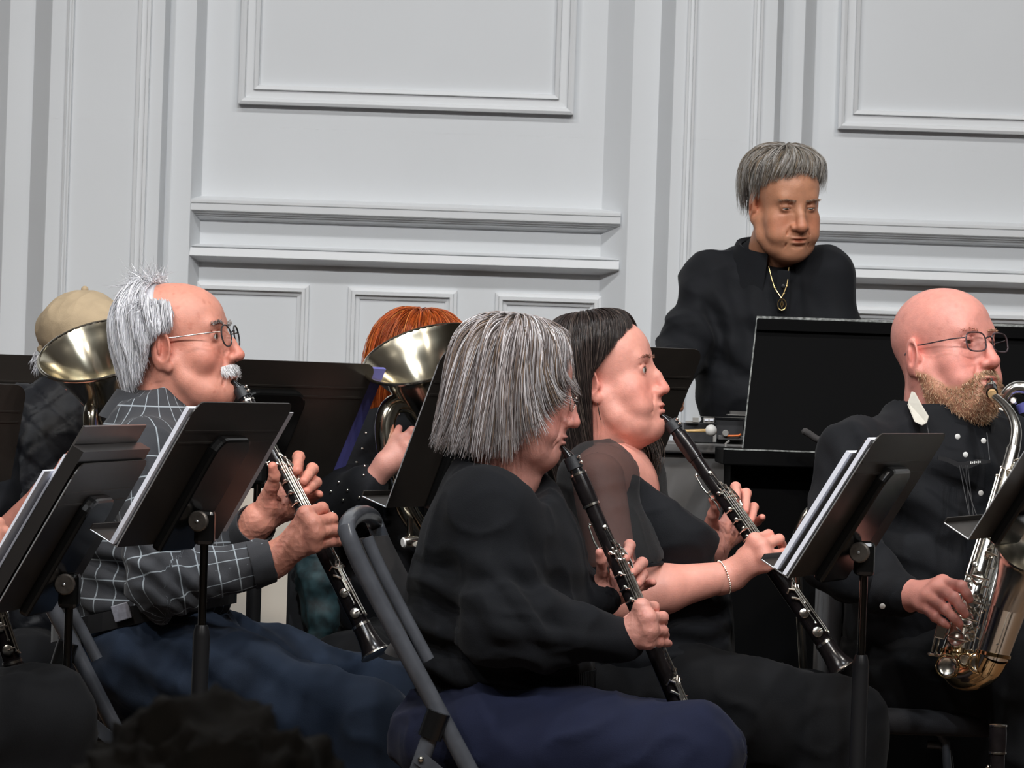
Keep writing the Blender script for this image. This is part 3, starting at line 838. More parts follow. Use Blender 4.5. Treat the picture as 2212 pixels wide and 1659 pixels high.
# chair of the brunette (grey frame showing behind her)
bc = empty('stacking_chair', (P(1400, 1560, 7.7)[0], 7.7, R1Z), 'grey-framed chair under the brunette woman, mostly hidden', 'chair')
MB().box((P(1400, 1560, 7.68)[0], 7.68, 0.565), 0.40, 0.40, 0.03).build('seat', M['chairpanel'], bc, smooth=False, bevel=0.01)
for (dx, dy) in ((-0.17, -0.17), (0.17, -0.17), (-0.17, 0.17), (0.17, 0.17)):
    b = np.array([P(1400, 1560, 7.68)[0] + dx, 7.68 + dy, 0.56])
    MB().tube([b, (b[0] + 0.03 * np.sign(dx), b[1], R1Z + 0.01)], 0.011, 10).build('leg', M['chair'], bc)
for dy in (-0.17, 0.17):
    b = np.array([P(1400, 1560, 7.68)[0] - 0.17, 7.68 + dy, 0.56])
    MB().tube([b, b + np.array([-0.05, 0, 0.28])], 0.011, 10).build('back_post', M['chair'], bc)
MB().box(np.array([P(1400, 1560, 7.68)[0] - 0.215, 7.68, 0.78]), 0.02, 0.38, 0.16).build('backrest', M['chairpanel'], bc, smooth=False, bevel=0.008)
# chair of the red-haired player
rc = empty('stacking_chair', (P(860, 1400, 8.5)[0], 8.5, R2Z), 'black-framed chair under the red-haired player', 'chair')
cx = P(860, 1400, 8.5)[0]
MB().box((cx, 8.5, R2Z + 0.44), 0.42, 0.42, 0.03).build('seat', M['chairpanel'], rc, smooth=False, bevel=0.01)
for (dx, dy) in ((-0.19, -0.19), (0.19, -0.19), (-0.19, 0.19), (0.19, 0.19)):
    MB().tube([(cx + dx * 0.85, 8.5 + dy, R2Z + 0.44), (cx + dx * 1.15, 8.5 + dy, R2Z + 0.01)], 0.012, 10).build('leg', M['chair'], rc)
for s in (-1, 1):
    MB().tube([(cx + s * 0.18, 8.69, R2Z + 0.44), (cx + s * 0.18, 8.72, R2Z + 0.82)], 0.012, 10).build('back_post', M['chair'], rc)
MB().box((cx, 8.72, R2Z + 0.72), 0.40, 0.02, 0.2).build('backrest', M['chairpanel'], rc, smooth=False, bevel=0.008)
# chair of the cap man
rc = empty('stacking_chair', (P(150, 1400, 8.5)[0], 8.55, R2Z), 'black-framed chair under the man in the tan cap', 'chair')
cx = P(150, 1400, 8.5)[0]
MB().box((cx, 8.55, R2Z + 0.44), 0.42, 0.42, 0.03).build('seat', M['chairpanel'], rc, smooth=False, bevel=0.01)
for (dx, dy) in ((-0.19, -0.19), (0.19, -0.19), (-0.19, 0.19), (0.19, 0.19)):
    MB().tube([(cx + dx * 0.85, 8.55 + dy, R2Z + 0.44), (cx + dx * 1.15, 8.55 + dy, R2Z + 0.01)], 0.012, 10).build('leg', M['chair'], rc)
for s in (-1, 1):
    MB().tube([(cx + s * 0.18, 8.74, R2Z + 0.44), (cx + s * 0.18, 8.77, R2Z + 0.82)], 0.012, 10).build('back_post', M['chair'], rc)
MB().box((cx, 8.77, R2Z + 0.72), 0.40, 0.02, 0.2).build('backrest', M['chairpanel'], rc, smooth=False, bevel=0.008)
# ------------------------------------------------------------------ people: builders
def Rz(a): c, s = math.cos(a), math.sin(a); return np.array([[c, -s, 0], [s, c, 0], [0, 0, 1.0]])
def Rx(a): c, s = math.cos(a), math.sin(a); return np.array([[1.0, 0, 0], [0, c, -s], [0, s, c]])
def Ry(a): c, s = math.cos(a), math.sin(a); return np.array([[c, 0, s], [0, 1.0, 0], [-s, 0, c]])
class Pose:
    """head frame: +X the person's right, +Y the way the face looks, +Z up; origin between the ears"""
    def __init__(s, o, yaw, pitch=0, roll=0, scale=1.0):
        s.o = np.array(o, float)
        s.R = Rz(math.radians(yaw)) @ Rx(math.radians(pitch)) @ Ry(math.radians(roll)); s.k = scale
    def w(s, p): return s.o + (np.atleast_2d(p) * s.k) @ s.R.T
    def w1(s, p): return s.w(p)[0]
    def l(s, p): return ((np.array(p, float) - s.o) @ s.R) / s.k
SK = dict(rosy=lin(222, 150, 132), fair=lin(226, 168, 150), tan=lin(196, 142, 114), pink=lin(232, 162, 148), pale=lin(214, 160, 146))
def blend(c, target, w):
    w = np.clip(w, 0, 1)[:, None]; return c * (1 - w) + np.array(target) * w
def gauss(d2, s): return np.exp(-d2 / (2 * s * s))

def head_block(skin, neck_to, nose=1.0, jaw=1.0, chin=1.0, cheek=1.0, brow=1.0, lips=1.0, lid=0.45, puff=0.0, jowl=0.0, ear=1.0, age=0.0, h=0.0024,
               lipcol=None, nosew=1.0, neck_r=0.056, neck_back=None, crow=0.0, mouth_open=0.0, beard=None, stub=None):
    """head and neck; neck_to: neck base in head coordinates"""
    lo = np.array([-0.115, -0.14, -0.20]); hi = np.array([0.115, 0.150, 0.150])
    lo = np.minimum(lo, np.array(neck_to) - 0.085); hi = np.maximum(hi, np.array(neck_to) + 0.085)
    v = Vol(lo, hi, h)
    v.ell((0, -0.012, 0.047), (0.075, 0.098, 0.086), k=0)
    v.ell((0, 0.036, 0.050), (0.064, 0.060, 0.058), k=0.03)
    v.ell((0, 0.036, -0.022), (0.061, 0.056, 0.075), k=0.03)
    for s in (-1, 1):
        v.cone((s * 0.054 * jaw, 0.002, -0.030), (s * 0.048 * jaw, 0.022, -0.068), 0.020, 0.018, 0.025)
        v.cone((s * 0.048 * jaw, 0.022, -0.068), (s * 0.016, 0.076 * chin, -0.094), 0.018, 0.016, 0.022)
        v.ell((s * 0.043, 0.056, -0.026), (0.026, 0.027, 0.024 + 0.004 * cheek), k=0.02)
        if puff: v.ell((s * 0.038, 0.066, -0.058), (0.022 + puff, 0.020 + puff, 0.020 + puff), k=0.02)
        if jowl: v.ell((s * 0.036, 0.040, -0.092), (0.024, 0.034, 0.016 + jowl), k=0.02)
    v.ell((0, 0.082 * chin, -0.092), (0.022, 0.019, 0.018), k=0.014)
    if jowl: v.ell((0, 0.045, -0.108), (0.035, 0.040, 0.018 + jowl), k=0.025)
    v.cone((-0.034, 0.078, 0.033), (0.034, 0.078, 0.033), 0.015 * brow, 0.015 * brow, 0.016)
    v.ell((0, 0.076, -0.060), (0.034, 0.024, 0.030), k=0.018)
    # eye sockets
    for s in (-1, 1):
        v.ell((s * 0.033, 0.101, 0.013), (0.018, 0.013, 0.0115), k=0.012, op='s')
    # nose
    v.cone((0, 0.082, 0.012), (0, 0.088, -0.036), 0.0125, 0.0150 * nosew, 0.014)
    tip = np.array([0, 0.098 + 0.016 * nose, -0.031])
    v.cone((0, 0.089, 0.020), (0, 0.094 + 0.010 * nose, -0.004), 0.0075, 0.0085, 0.012)
    v.cone((0, 0.094 + 0.010 * nose, -0.004), tip, 0.0085, 0.0118 * nosew, 0.007)
    for s in (-1, 1):
        v.ell((s * 0.0125 * nosew, tip[1] - 0.014, -0.035), (0.0088, 0.0125, 0.0085), k=0.006)
        v.ell((s * 0.0065, tip[1] - 0.007, -0.0465), (0.0030, 0.005, 0.0028), k=0.003, op='s')
        # nasolabial fold
        v.cone((s * 0.022, 0.096, -0.036), (s * 0.036, 0.084, -0.070), 0.0006 + 0.0030 * age, 0.0004 + 0.0016 * age, 0.008, op='s')
        if age:
            v.cone((s * 0.027, 0.088, -0.073), (s * 0.030, 0.078, -0.093), 0.0014, 0.0008, 0.006, op='s')
            v.cone((s * 0.018, 0.0965, 0.0005), (s * 0.044, 0.083, -0.003), 0.0020, 0.0014, 0.006, op='s')
    # lips
    v.ell((0, 0.0975, -0.0600), (0.021, 0.0085, 0.0055 * lips), k=0.005)
    v.ell((0, 0.0965, -0.0715), (0.018, 0.0085, 0.0060 * lips), k=0.005)
    v.ell((0, 0.104, -0.0655), (0.020, 0.0075, 0.0018 + mouth_open), k=0.003, op='s')
    v.ell((0, 0.097, -0.0815), (0.016, 0.0045, 0.0045), k=0.005, op='s')
    # lids
    for s in (-1, 1):
        v.ell((s * 0.032, 0.0795, 0.0125), (0.0150, 0.0132, 0.0128), k=0.004)
        v.ell((s * 0.0325, 0.0935, 0.0115 - 0.002), (0.0135, 0.0110, 0.0070 * lid), k=0.002, op='s')
        v.cone((s * 0.020, 0.090, 0.0190 + 0.001), (s * 0.045, 0.082, 0.0200), 0.0016, 0.0012, 0.003, op='s')
    # ears
    for s in (-1, 1):
        E = Rz(-s * 0.35) @ Rx(-0.18)
        v.ell((s * 0.0795, -0.012, 0.002), (0.0085, 0.0185 * ear, 0.0310 * ear), E, k=0.006)
        v.ell((s * 0.0885, -0.007, 0.004), (0.0088, 0.0115 * ear, 0.0205 * ear), E, k=0.003, op='s')
        v.ell((s * 0.0830, -0.014, 0.006), (0.0045, 0.0040, 0.0150), E, k=0.003)
        v.ell((s * 0.0785, -0.004, -0.026 * ear), (0.0060, 0.0095, 0.0110), k=0.005)
        v.ell((s * 0.0790, 0.004, -0.004), (0.0050, 0.0040, 0.0070), k=0.005)
    # neck
    nt = np.array(neck_to, float)
    nb = nt * 0.35 + np.array([0, -0.022, -0.060]) * 0.65
    v.cone((0, -0.020, -0.030), nb, neck_r * 0.94, neck_r * 0.95, 0.03)
    v.cone(nb, nt, neck_r * 0.95, neck_r * 1.08, 0.03)
    v.cone((0, 0.030, -0.075), nt + np.array([0, 0.035, 0.0]), 0.022, 0.020, 0.04)
    for s in (-1, 1):
        v.cone((s * 0.052, -0.022, -0.045), nt + np.array([s * 0.012, 0.050, 0.01]), 0.012, 0.010, 0.02)
    p, q = v.nets()
    p = relax(p, q, 1, 0.35)
    # colours (pigment only)
    c = np.tile(np.array(skin), (len(p), 1))
    red = np.array(skin) * np.array([1.03, 0.72, 0.70])
    X = np.abs(p[:, 0])
    d2 = lambda x, y, z: (X - x) ** 2 + (p[:, 1] - y) ** 2 + (p[:, 2] - z) ** 2
    c = blend(c, red, 0.65 * gauss(d2(0.040, 0.070, -0.030), 0.020))
    c = blend(c, red, 0.75 * gauss(d2(0, tip[1], -0.031), 0.014))
    c = blend(c, red, 0.60 * gauss(d2(0.082, -0.010, 0.0), 0.020))
    c = blend(c, np.array(skin) * np.array([0.90, 0.80, 0.80]), 0.5 * gauss(d2(0.032, 0.085, 0.012), 0.012))
    lc = np.array(lipcol if lipcol is not None else np.array(skin) * np.array([0.86, 0.52, 0.52]))
    wl = gauss(((X / 0.021) ** 2 + ((p[:, 2] + 0.0655) / 0.0085) ** 2), 0.62) * (p[:, 1] > 0.088)
    c = blend(c, lc, 0.95 * np.clip(wl * 1.4 - 0.25, 0, 1))
    sp = noise3(p, 190, 3)
    if age: c = blend(c, np.array(skin) * np.array([0.70, 0.50, 0.45]), 0.40 * age * np.clip((noise3(p, 110, 5) - 0.50) * 3, 0, 1))
    c = c * (1 + 0.04 * sp[:, None]) * (1 + 0.05 * noise3(p, 40, 8)[:, None])
    if beard is not None:
        w = beard(p); c = blend(c, stub, w)
    return p, q, c

def surf(hp, x, z, off=0.0015):
    """point of the face surface above (x, z)"""
    d = (hp[:, 0] - x) ** 2 + (hp[:, 2] - z) ** 2 + np.where(hp[:, 1] > 0.03, 0, 1.0)
    i = np.argsort(d)[:4]
    return np.array([x, hp[i, 1].max() + off, z])
def brows(hp, pose, parent, palette, n=170, length=0.010, zc=0.030, width=0.0008, thick=0.0028):
    for s in (-1, 1):
        xs = np.linspace(0.012, 0.050, 22)
        rt = np.array([surf(hp, s * x, zc + 0.13 * (0.024 - abs(x - 0.034)) + dz, 0.0003) for x in xs for dz in (-thick / 2, thick / 2)])
        tuft(pose, rt, np.tile([s * 0.9, 0.30, 0.12], (len(rt), 1)), length, n, width, palette, [1] * len(palette), 'eyebrow', parent, spread=0.22)
def stache(hp, pose, parent, palette, n=600, length=0.012, w=0.031, z=-0.0535, width=0.0009):
    xs = np.linspace(-w, w, 44)
    rt = np.array([surf(hp, x, z - 5 * x * x + dz, -0.001) for x in xs for dz in (0, 0.004, 0.008)])
    dr = np.array([(np.sign(x) * 0.55 * min(1, abs(x) * 60), 0.55, -0.8) for x in xs for dz in (0, 1, 2)])
    tuft(pose, rt, dr, length, n, width, palette, [1] * len(palette), 'moustache', parent, spread=0.25, down=0.5)

def eyes(pose, parent, look=(0, 0), iris='iris'):
    for s in (-1, 1):
        ctr = np.array([s * 0.032, 0.0785, 0.0115])
        b = MB(); b.sphere(ctr, 0.0118, 14)
        b.v = [tuple(x) for x in pose.w(np.array(b.v))]
        e = b.build('eye', M['eyewhite'], parent)
        d = nrm([math.sin(look[0]), math.cos(look[0]), math.sin(look[1])])
        b = MB(); b.lathe([(0.0, 0.0062), (0.0012, 0.0058), (0.0022, 0.0030), (0.0024, 0.0002)], ctr + d * 0.0100, d, 14)
        b.v = [tuple(x) for x in pose.w(np.array(b.v))]
        b.build('iris', M[iris], e)

def core(neck, chest, arms, skin, hips=None):
    """coarse trunk and arms under the clothes, joining neck and hands"""
    allp = np.vstack([[neck, chest]] + [list(a) for a in arms] + ([[hips]] if hips is not None else []))
    v = Vol(allp.min(0) - 0.13, allp.max(0) + 0.13, 0.012)
    v.cone(neck, chest, 0.040, 0.075, 0.03)
    if hips is not None: v.cone(chest, hips, 0.075, 0.08, 0.03)
    for a in arms:
        v.cone(chest * 0.5 + neck * 0.5, a[0], 0.035, 0.034, 0.03)
        v.chain(list(a), [0.034, 0.028, 0.0215], 0.012)
    p, q = v.nets()
    return p, q, np.tile(np.array(skin), (len(p), 1))

def skin_tubes(chains, skin, h=0.0035, flat=None):
    """bare limbs: list of (points, radii)"""
    allp = np.vstack([np.array(p) for p, r in chains]); mr = max(max(r) for p, r in chains)
    v = Vol(allp.min(0) - mr - 0.02, allp.max(0) + mr + 0.02, h)
    for p, r in chains: v.chain(p, r, 0.02)
    p, q = v.nets()
    c = np.tile(np.array(skin), (len(p), 1)) * (1 + 0.06 * noise3(p, 30, 2)[:, None])
    return p, q, c

def hand_block(skin, wrist, mcp, pip, tips, thumb, forearm=None, r=1.0, h=0.0021, dip=None, wrist_r=0.026, palm=None, old=0.0):
    """all points are (px, py, Y).  fingers index..little"""
    w = P(*wrist); mc = [P(*a) for a in mcp]; pi = [P(*a) for a in pip]; ti = [P(*a) for a in tips]; th = [P(*a) for a in thumb]
    fa = P(*forearm) if forearm is not None else w
    extra = [P(*a) for a in palm] if palm else []
    allp = np.vstack([[w, fa], mc, pi, ti, th] + ([extra] if extra else []))
    v = Vol(allp.min(0) - 0.045, allp.max(0) + 0.045, h)
    mid = np.mean(mc, 0)
    if forearm is not None: v.cone(fa, w, wrist_r * 1.12, wrist_r, 0)
    v.cone(w, w * 0.5 + mid * 0.5, wrist_r * 0.92, 0.019 * r, 0.02)
    rad = [0.0108, 0.0110, 0.0104, 0.0092]
    for i in range(4):
        v.cone(w * 0.78 + mc[i] * 0.22, mc[i], 0.0165 * r, 0.0120 * r, 0.014)
    for i in range(3):
        v.cone(mc[i], mc[i + 1], 0.0112 * r, 0.0108 * r, 0.012)
    for e in extra: v.ell(e, 0.017 * r, k=0.02)
    for i in range(4):
        R_ = rad[i] * r
        v.cone(mc[i], pi[i], R_ * 1.06, R_ * 0.90, 0.007)
        dp = pi[i] * 0.42 + ti[i] * 0.58
        out = dp - (mc[i] + ti[i]) / 2
        dp = dp + nrm(out) * 0.003
        v.ell(pi[i], R_ * 0.99, k=0.004)
        v.cone(pi[i], dp, R_ * 0.90, R_ * 0.80, 0.0025)
        v.cone(dp, ti[i], R_ * 0.82, R_ * 0.70, 0.0025)
    tr = [0.0155, 0.0115, 0.0092, 0.0076]
    for j in range(len(th) - 1):
        v.cone(th[j], th[j + 1], tr[j] * r, tr[min(j + 1, 3)] * r, 0.012 if j == 0 else 0.005)
    p, q = v.nets()
    p = relax(p, q, 1, 0.4)
    c = np.tile(np.array(skin), (len(p), 1))
    red = np.array(skin) * np.array([1.02, 0.74, 0.72])
    for i in range(4):
        for a, s, g in ((pi[i], 0.009, 0.45), (ti[i], 0.009, 0.6), (mc[i], 0.010, 0.3)):
            c = blend(c, red, g * gauss(((p - a) ** 2).sum(1), s))
    c = blend(c, red, 0.6 * gauss(((p - th[-1]) ** 2).sum(1), 0.010))
    if old:
        nn = vnormals(p, q)
        cr = noise3(p * np.array([1, 1, 1.0]), 110, 4)
        p = p + nn * (0.0010 * old * (1 - np.abs(cr))[:, None] ** 2)
        c = blend(c, np.array(skin) * np.array([0.80, 0.66, 0.68]), 0.5 * old * np.clip((noise3(p, 60, 9) - 0.35) * 3, 0, 1))
    c = c * (1 + 0.06 * noise3(p, 60, 6)[:, None])
    return p, q, c

# ------------------------------------------------------------------ hair
class Shell:
    """hair surface given by meridian curves: keys {phi: [(rho, z), ...]} (phi from the face, degrees)"""
    def __init__(s, keys, yo=-0.01, sym=True, nphi=73, nt=33):
        ph = sorted(keys)
        cur = np.array([spline(np.array(keys[a]), nt) for a in ph])          # (K, nt, 2)
        s.phi = np.linspace(0, 180, nphi) if sym else np.linspace(-180, 180, nphi)
        tab = np.zeros((nphi, nt, 2))
        for j in range(nt):
            for k in range(2):
                tab[:, j, k] = np.interp(s.phi, ph, cur[:, j, k])
        for _ in range(3):                                                     # smooth over phi
            t2 = tab.copy(); t2[1:-1] = 0.25 * tab[:-2] + 0.5 * tab[1:-1] + 0.25 * tab[2:]; tab = t2
        s.tab = tab; s.nt = nt; s.yo = yo; s.sym = sym
    def at(s, phi, t):
        phi = np.asarray(phi, float); t = np.clip(np.asarray(t, float), 0, 1)
        a = np.abs((phi + 180) % 360 - 180) if s.sym else ((phi + 180) % 360 - 180)
        u = (a - s.phi[0]) / (s.phi[1] - s.phi[0]); u = np.clip(u, 0, len(s.phi) - 1.001)
        i = u.astype(int); fu = (u - i)[..., None]
        w = t * (s.nt - 1.001); j = w.astype(int); fw = (w - j)[..., None]
        T = s.tab
        r = (T[i, j] * (1 - fu) + T[i + 1, j] * fu) * (1 - fw) + (T[i, j + 1] * (1 - fu) + T[i + 1, j + 1] * fu) * fw
        ph = np.radians(phi)
        return np.stack([r[..., 0] * np.sin(ph), s.yo + r[..., 0] * np.cos(ph), r[..., 1]], -1)
def ribbons(pos, width, cols, jit=0.0):
    """pos (N,S,3) strand polylines, width (N,) -> mesh arrays; triangular section, tapered to the tip"""
    N, S, _ = pos.shape
    T = np.gradient(pos, axis=1); T /= np.linalg.norm(T, axis=2, keepdims=True) + 1e-12
    ref = pos - pos.mean(axis=(0, 1)); ref /= np.linalg.norm(ref, axis=2, keepdims=True) + 1e-12
    side = np.cross(T, ref); side /= np.linalg.norm(side, axis=2, keepdims=True) + 1e-12
    up = np.cross(side, T)
    taper = np.interp(np.linspace(0, 1, S), [0, 0.08, 0.6, 1.0], [0.6, 1, 0.9, 0.18])[None, :, None] * width[:, None, None]
    v = np.stack([pos + side * taper, pos + up * taper * 0.7, pos - side * taper], 2)      # N,S,3,3
    idx = np.arange(N * S * 3).reshape(N, S, 3)
    qs = []
    for a, b in ((0, 1), (1, 2), (2, 0)):
        qs.append(np.stack([idx[:, :-1, a], idx[:, :-1, b], idx[:, 1:, b], idx[:, 1:, a]], -1).reshape(-1, 4))
    c = np.repeat(cols[:, None, :], S * 3, 1).reshape(-1, 3)
    return v.reshape(-1, 3), np.vstack(qs), c
def strand_cols(n, palette, weights, var=0.18):
    pal = np.array(palette); i = RNG.choice(len(pal), n, p=np.array(weights) / sum(weights))
    return pal[i] * (1 + var * RNG.standard_normal(n))[:, None].clip(0.4, 1.8)
def shell_hair(pose, shell, phis, t0, t1, n, width, palette, weights, base_col, wave=0.004, sweep=None, lift=0.006, S=14, base=True,
               name='hair', parent=None, tipjit=0.08, clump=0, seedphi=None, flick=0.0, base_end=0.97):
    """strands that follow the shell from t0(phi) to t1(phi) plus a closed base layer"""
    phi0 = RNG.uniform(phis[0], phis[1], n) if seedphi is None else seedphi
    f0 = t0 if callable(t0) else (lambda p: np.full_like(p, t0)); f1 = t1 if callable(t1) else (lambda p: np.full_like(p, t1))
    a = f0(phi0) ; b = f1(phi0)
    a = a + (b - a) * 0.55 * RNG.uniform(0, 1, n) ** 2.0
    b = b * (1 - tipjit * RNG.uniform(0, 1, n))
    tt = np.linspace(0, 1, S)
    t = a[:, None] + (b - a)[:, None] * tt
    ph = np.repeat(phi0[:, None], S, 1)
    if sweep is not None: ph = sweep(ph, t)
    ph = ph + 3.0 * np.sin(t * (5 + 5 * RNG.uniform(0, 1, (n, 1))) + RNG.uniform(0, 6.3, (n, 1))) * RNG.uniform(0.2, 1, (n, 1))
    pos = shell.at(ph, t)
    ctr = np.array([0, shell.yo, 0.02])
    d = pos - ctr; d[..., 2] *= 0.4; d /= np.linalg.norm(d, axis=2, keepdims=True) + 1e-9
    lf = RNG.uniform(-0.4, 1, (n, 1)) * lift + wave * np.sin(t * 9 + phi0[:, None] * 0.35 + RNG.uniform(0, 0.8, (n, 1))) + flick * np.clip(t - 0.8, 0, 1) * RNG.uniform(-0.5, 1, (n, 1)) * 5
    pos = pos + d * lf[..., None]
    v, q, c = ribbons(pos, width * RNG.uniform(0.5, 1.25, n), strand_cols(n, palette, weights))
    parts = [(v, q, c)]
    if base:
        pg = np.linspace(phis[0], phis[1], 90); tg = np.linspace(0, 1, 30)
        A, B = f0(pg), f1(pg)
        PG = np.repeat(pg[:, None], 30, 1); TG = A[:, None] + (B * base_end - A)[:, None] * tg
        if sweep is not None: PG = sweep(PG, TG)
        g_ = shell.at(PG, TG)
        g_ = ctr + (g_ - ctr) * np.array([0.965, 0.965, 0.985])
        g_[:, 0] = ctr + (g_[:, 0] - ctr) * 0.88; g_[:, -1] = ctr + (g_[:, -1] - ctr) * np.array([0.86, 0.86, 1.0])
        idx = np.arange(90 * 30).reshape(90, 30)
        qq = np.stack([idx[:-1, :-1], idx[:-1, 1:], idx[1:, 1:], idx[1:, :-1]], -1).reshape(-1, 4)
        parts.append((g_.reshape(-1, 3), qq, np.array(base_col)))
    v, q, c = merge(parts)
    o = link(name, mesh_np(name, pose.w(v), q, col=c), M['hair'], parent)
    return o
def tuft(pose, roots, dirs, length, n, width, palette, weights, name, parent, spread=0.5, curl=0.3, down=0.0, S=6):
    """short strands (beard, moustache, brows): roots (M,3) sampled with jitter, dirs (M,3)"""
    i = RNG.integers(0, len(roots), n)
    r = roots[i]; d = dirs[i] + spread * RNG.standard_normal((n, 3)); d /= np.linalg.norm(d, axis=1, keepdims=True)
    L_ = length * RNG.uniform(0.5, 1.15, n)
    tt = np.linspace(0, 1, S)
    pos = r[:, None, :] + d[:, None, :] * (L_[:, None] * tt)[..., None]
    pos = pos + (curl * L_[:, None] * tt ** 2)[..., None] * RNG.standard_normal((n, 1, 3)) * 0.5
    pos[..., 2] -= down * (L_[:, None] * tt ** 2)
    v, q, c = ribbons(pos, width * RNG.uniform(0.6, 1.2, n), strand_cols(n, palette, weights))
    return link(name, mesh_np(name, pose.w(v), q, col=c), M['hair'], parent)

# ------------------------------------------------------------------ cloth
def cloth_block(vol, amp=0.004, scale=9.0, stretch=(1, 1, 1), seed=0, folds=None, smooth=2):
    """mesh of a cloth volume with soft folds; folds: list of (centre, radius, direction, frequency, amplitude)"""
    p, q = vol.nets()
    p = relax(p, q, smooth, 0.5)
    n = vnormals(p, q)
    st = np.array(stretch)
    wv_ = np.stack([noise3(p, 5, seed + 1), noise3(p, 5, seed + 2), noise3(p, 5, seed + 3)], 1) * 0.05
    a = noise3((p + wv_) * st, scale, seed)
    rdg = (1 - np.abs(a)) ** 3
    d = 2.4 * amp * (rdg - 0.35) + amp * 1.0 * noise3((p + wv_) * st, scale * 2.1, seed + 7)
    b = noise3((p + 0.6 * wv_) * st[::-1], scale * 1.9, seed + 12)
    d = d + 1.3 * amp * ((1 - np.abs(b)) ** 5 - 0.2)
    if folds:
        for (c, r, dr, fr, am) in folds:
            w = gauss(((p - c) ** 2).sum(1), r)
            ph = (p - c) @ nrm(dr) + 0.010 * noise3(p, 18, seed + 4)
            sg = np.sin(ph * fr)
            d = d + 1.8 * am * w * (np.sign(sg) * np.abs(sg) ** 0.7)
    return p + n * d[:, None], q
def cloth_obj(name, p, q, m_, parent, uv=None):
    me = mesh_np(name, p, q)
    if uv is not None:
        l = me.uv_layers.new(name='cloth')
        l.data.foreach_set('uv', uv.astype(np.float32).ravel())
    return link(name, me, m_, parent)
def seg_param(p, pts):
    """closest parameter along a polyline: returns arc length, distance, local axis index"""
    best = np.full(len(p), 1e9); S_ = np.zeros(len(p)); I = np.zeros(len(p), int); acc = 0
    for i in range(len(pts) - 1):
        a, b = np.array(pts[i]), np.array(pts[i + 1]); ba = b - a; L_ = np.linalg.norm(ba)
        t = np.clip(((p - a) @ ba) / L_ ** 2, 0, 1)
        d = np.linalg.norm(p - a - t[:, None] * ba, axis=1)
        m_ = d < best
        best[m_] = d[m_]; S_[m_] = acc + t[m_] * L_; I[m_] = i
        acc += L_
    return S_, best, I
def collar(parent, name, m_, center, axis, fwd, r_top, r_bot, height, gap=35, thick=0.004, tip=0.03, drop=0.0, flat=0.85):
    """folded shirt collar round the neck, open in front"""
    axis = nrm(axis); f = nrm(np.array(fwd) - axis * np.dot(fwd, axis)); r = np.cross(f, axis)
    n = 40; vs = []; fs = []
    angs = np.radians(np.linspace(gap / 2, 360 - gap / 2, n))
    for lay in (0, 1):
        for a in angs:
            e = abs(math.cos(a / 2)) ** 6           # near the opening
            dirv = math.cos(a) * f + math.sin(a) * r * flat
            top = center + dirv * (r_top + lay * thick) + axis * (height * 0.5 - drop * e)
            ridge = center + dirv * (r_top + thick + 0.004 + lay * thick) + axis * (height * 0.56 - drop * e)
            bot = center + dirv * (r_bot + lay * thick) - axis * (height * 0.5 + tip * e) 
            vs += [top, ridge, bot]
    for lay in (0, 1):
        for i in range(n - 1):
            for j in (0, 1):
                a = lay * n * 3 + i * 3 + j
                fs.append((a, a + 3, a + 4, a + 1))
    m3 = n * 3
    for i in range(n - 1):
        for j in (0, 2):
            a = i * 3 + j; fs.append((a, a + 3, m3 + a + 3, m3 + a))
    for i in (0, n - 1):
        for j in (0, 1):
            a = i * 3 + j; fs.append((a, a + 1, m3 + a + 1, m3 + a))
    return MB().add(vs, fs).build(name, m_, parent)
def cuff(parent, name, m_, a, b, ra, rb, n=24):
    """sleeve cuff: short open-looking tube with a rolled lip"""
    a = np.array(a); b = np.array(b); ax = nrm(b - a); L_ = np.linalg.norm(b - a)
    return MB().lathe([(0, ra * 0.98), (0.002, ra), (L_ - 0.003, rb), (L_, rb * 0.985), (L_ - 0.001, rb * 0.93), (L_ - 0.012, rb * 0.88)], a, ax, n).build(name, m_, parent)
def spectacles(pose, parent, m_, w=0.047, hgt=0.040, y=0.107, z=0.010, half=True, sq=2.6, tilt=0.0, temple_m=None, sep=0.0335, rad=0.0016):
    g_ = None
    fr = MB()
    for s in (-1, 1):
        ring = []
        for i in range(28):
            a = 2 * math.pi * i / 28
            ca, sa = math.cos(a), math.sin(a)
            x = np.sign(ca) * abs(ca) ** (2 / sq) * w / 2; zz_ = np.sign(sa) * abs(sa) ** (2 / sq) * hgt / 2
            ring.append((s * sep + x, y - 0.12 * abs(s * sep + x) ** 1.0 * 0.9 + 0.0, z + zz_ ))
        ring = pose.w(np.array(ring))
        fr.tube(list(ring), rad * pose.k, 6, closed=True)
    br = pose.w(np.array([(-sep + w / 2, y - 0.001, z + 0.006), (0, y + 0.003, z + 0.010), (sep - w / 2, y - 0.001, z + 0.006)]))
    fr.tube(list(spline(br, 7)), rad * pose.k, 6)
    frame = fr.build('spectacles', m_, parent)
    for s in (-1, 1):
        tp = pose.w(np.array([(s * (sep + w / 2), y - 0.008, z + 0.008), (s * 0.074, y - 0.030, z + 0.009), (s * 0.0800, 0.02, z + 0.012), (s * 0.0805, -0.012, z + 0.014), (s * 0.080, -0.03, z + 0.002)]))
        MB().tube(list(spline(tp, 14)), 0.0013 * pose.k, 6).build('temple', temple_m or m_, frame)
        ring = []
        for i in range(28):
            a = 2 * math.pi * i / 28; ca, sa = math.cos(a), math.sin(a)
            x = np.sign(ca) * abs(ca) ** (2 / sq) * w / 2; zz_ = np.sign(sa) * abs(sa) ** (2 / sq) * hgt / 2
            ring.append((s * sep + x, y - 0.108 * abs(s * sep + x), z + zz_))
        rg = pose.w(np.array(ring)); f = pose.R[:, 1]
        MB().prism(list(rg), -f * 0.0006, f * 0.0006).build('lens', M['glass'], frame, smooth=False)
    return frame
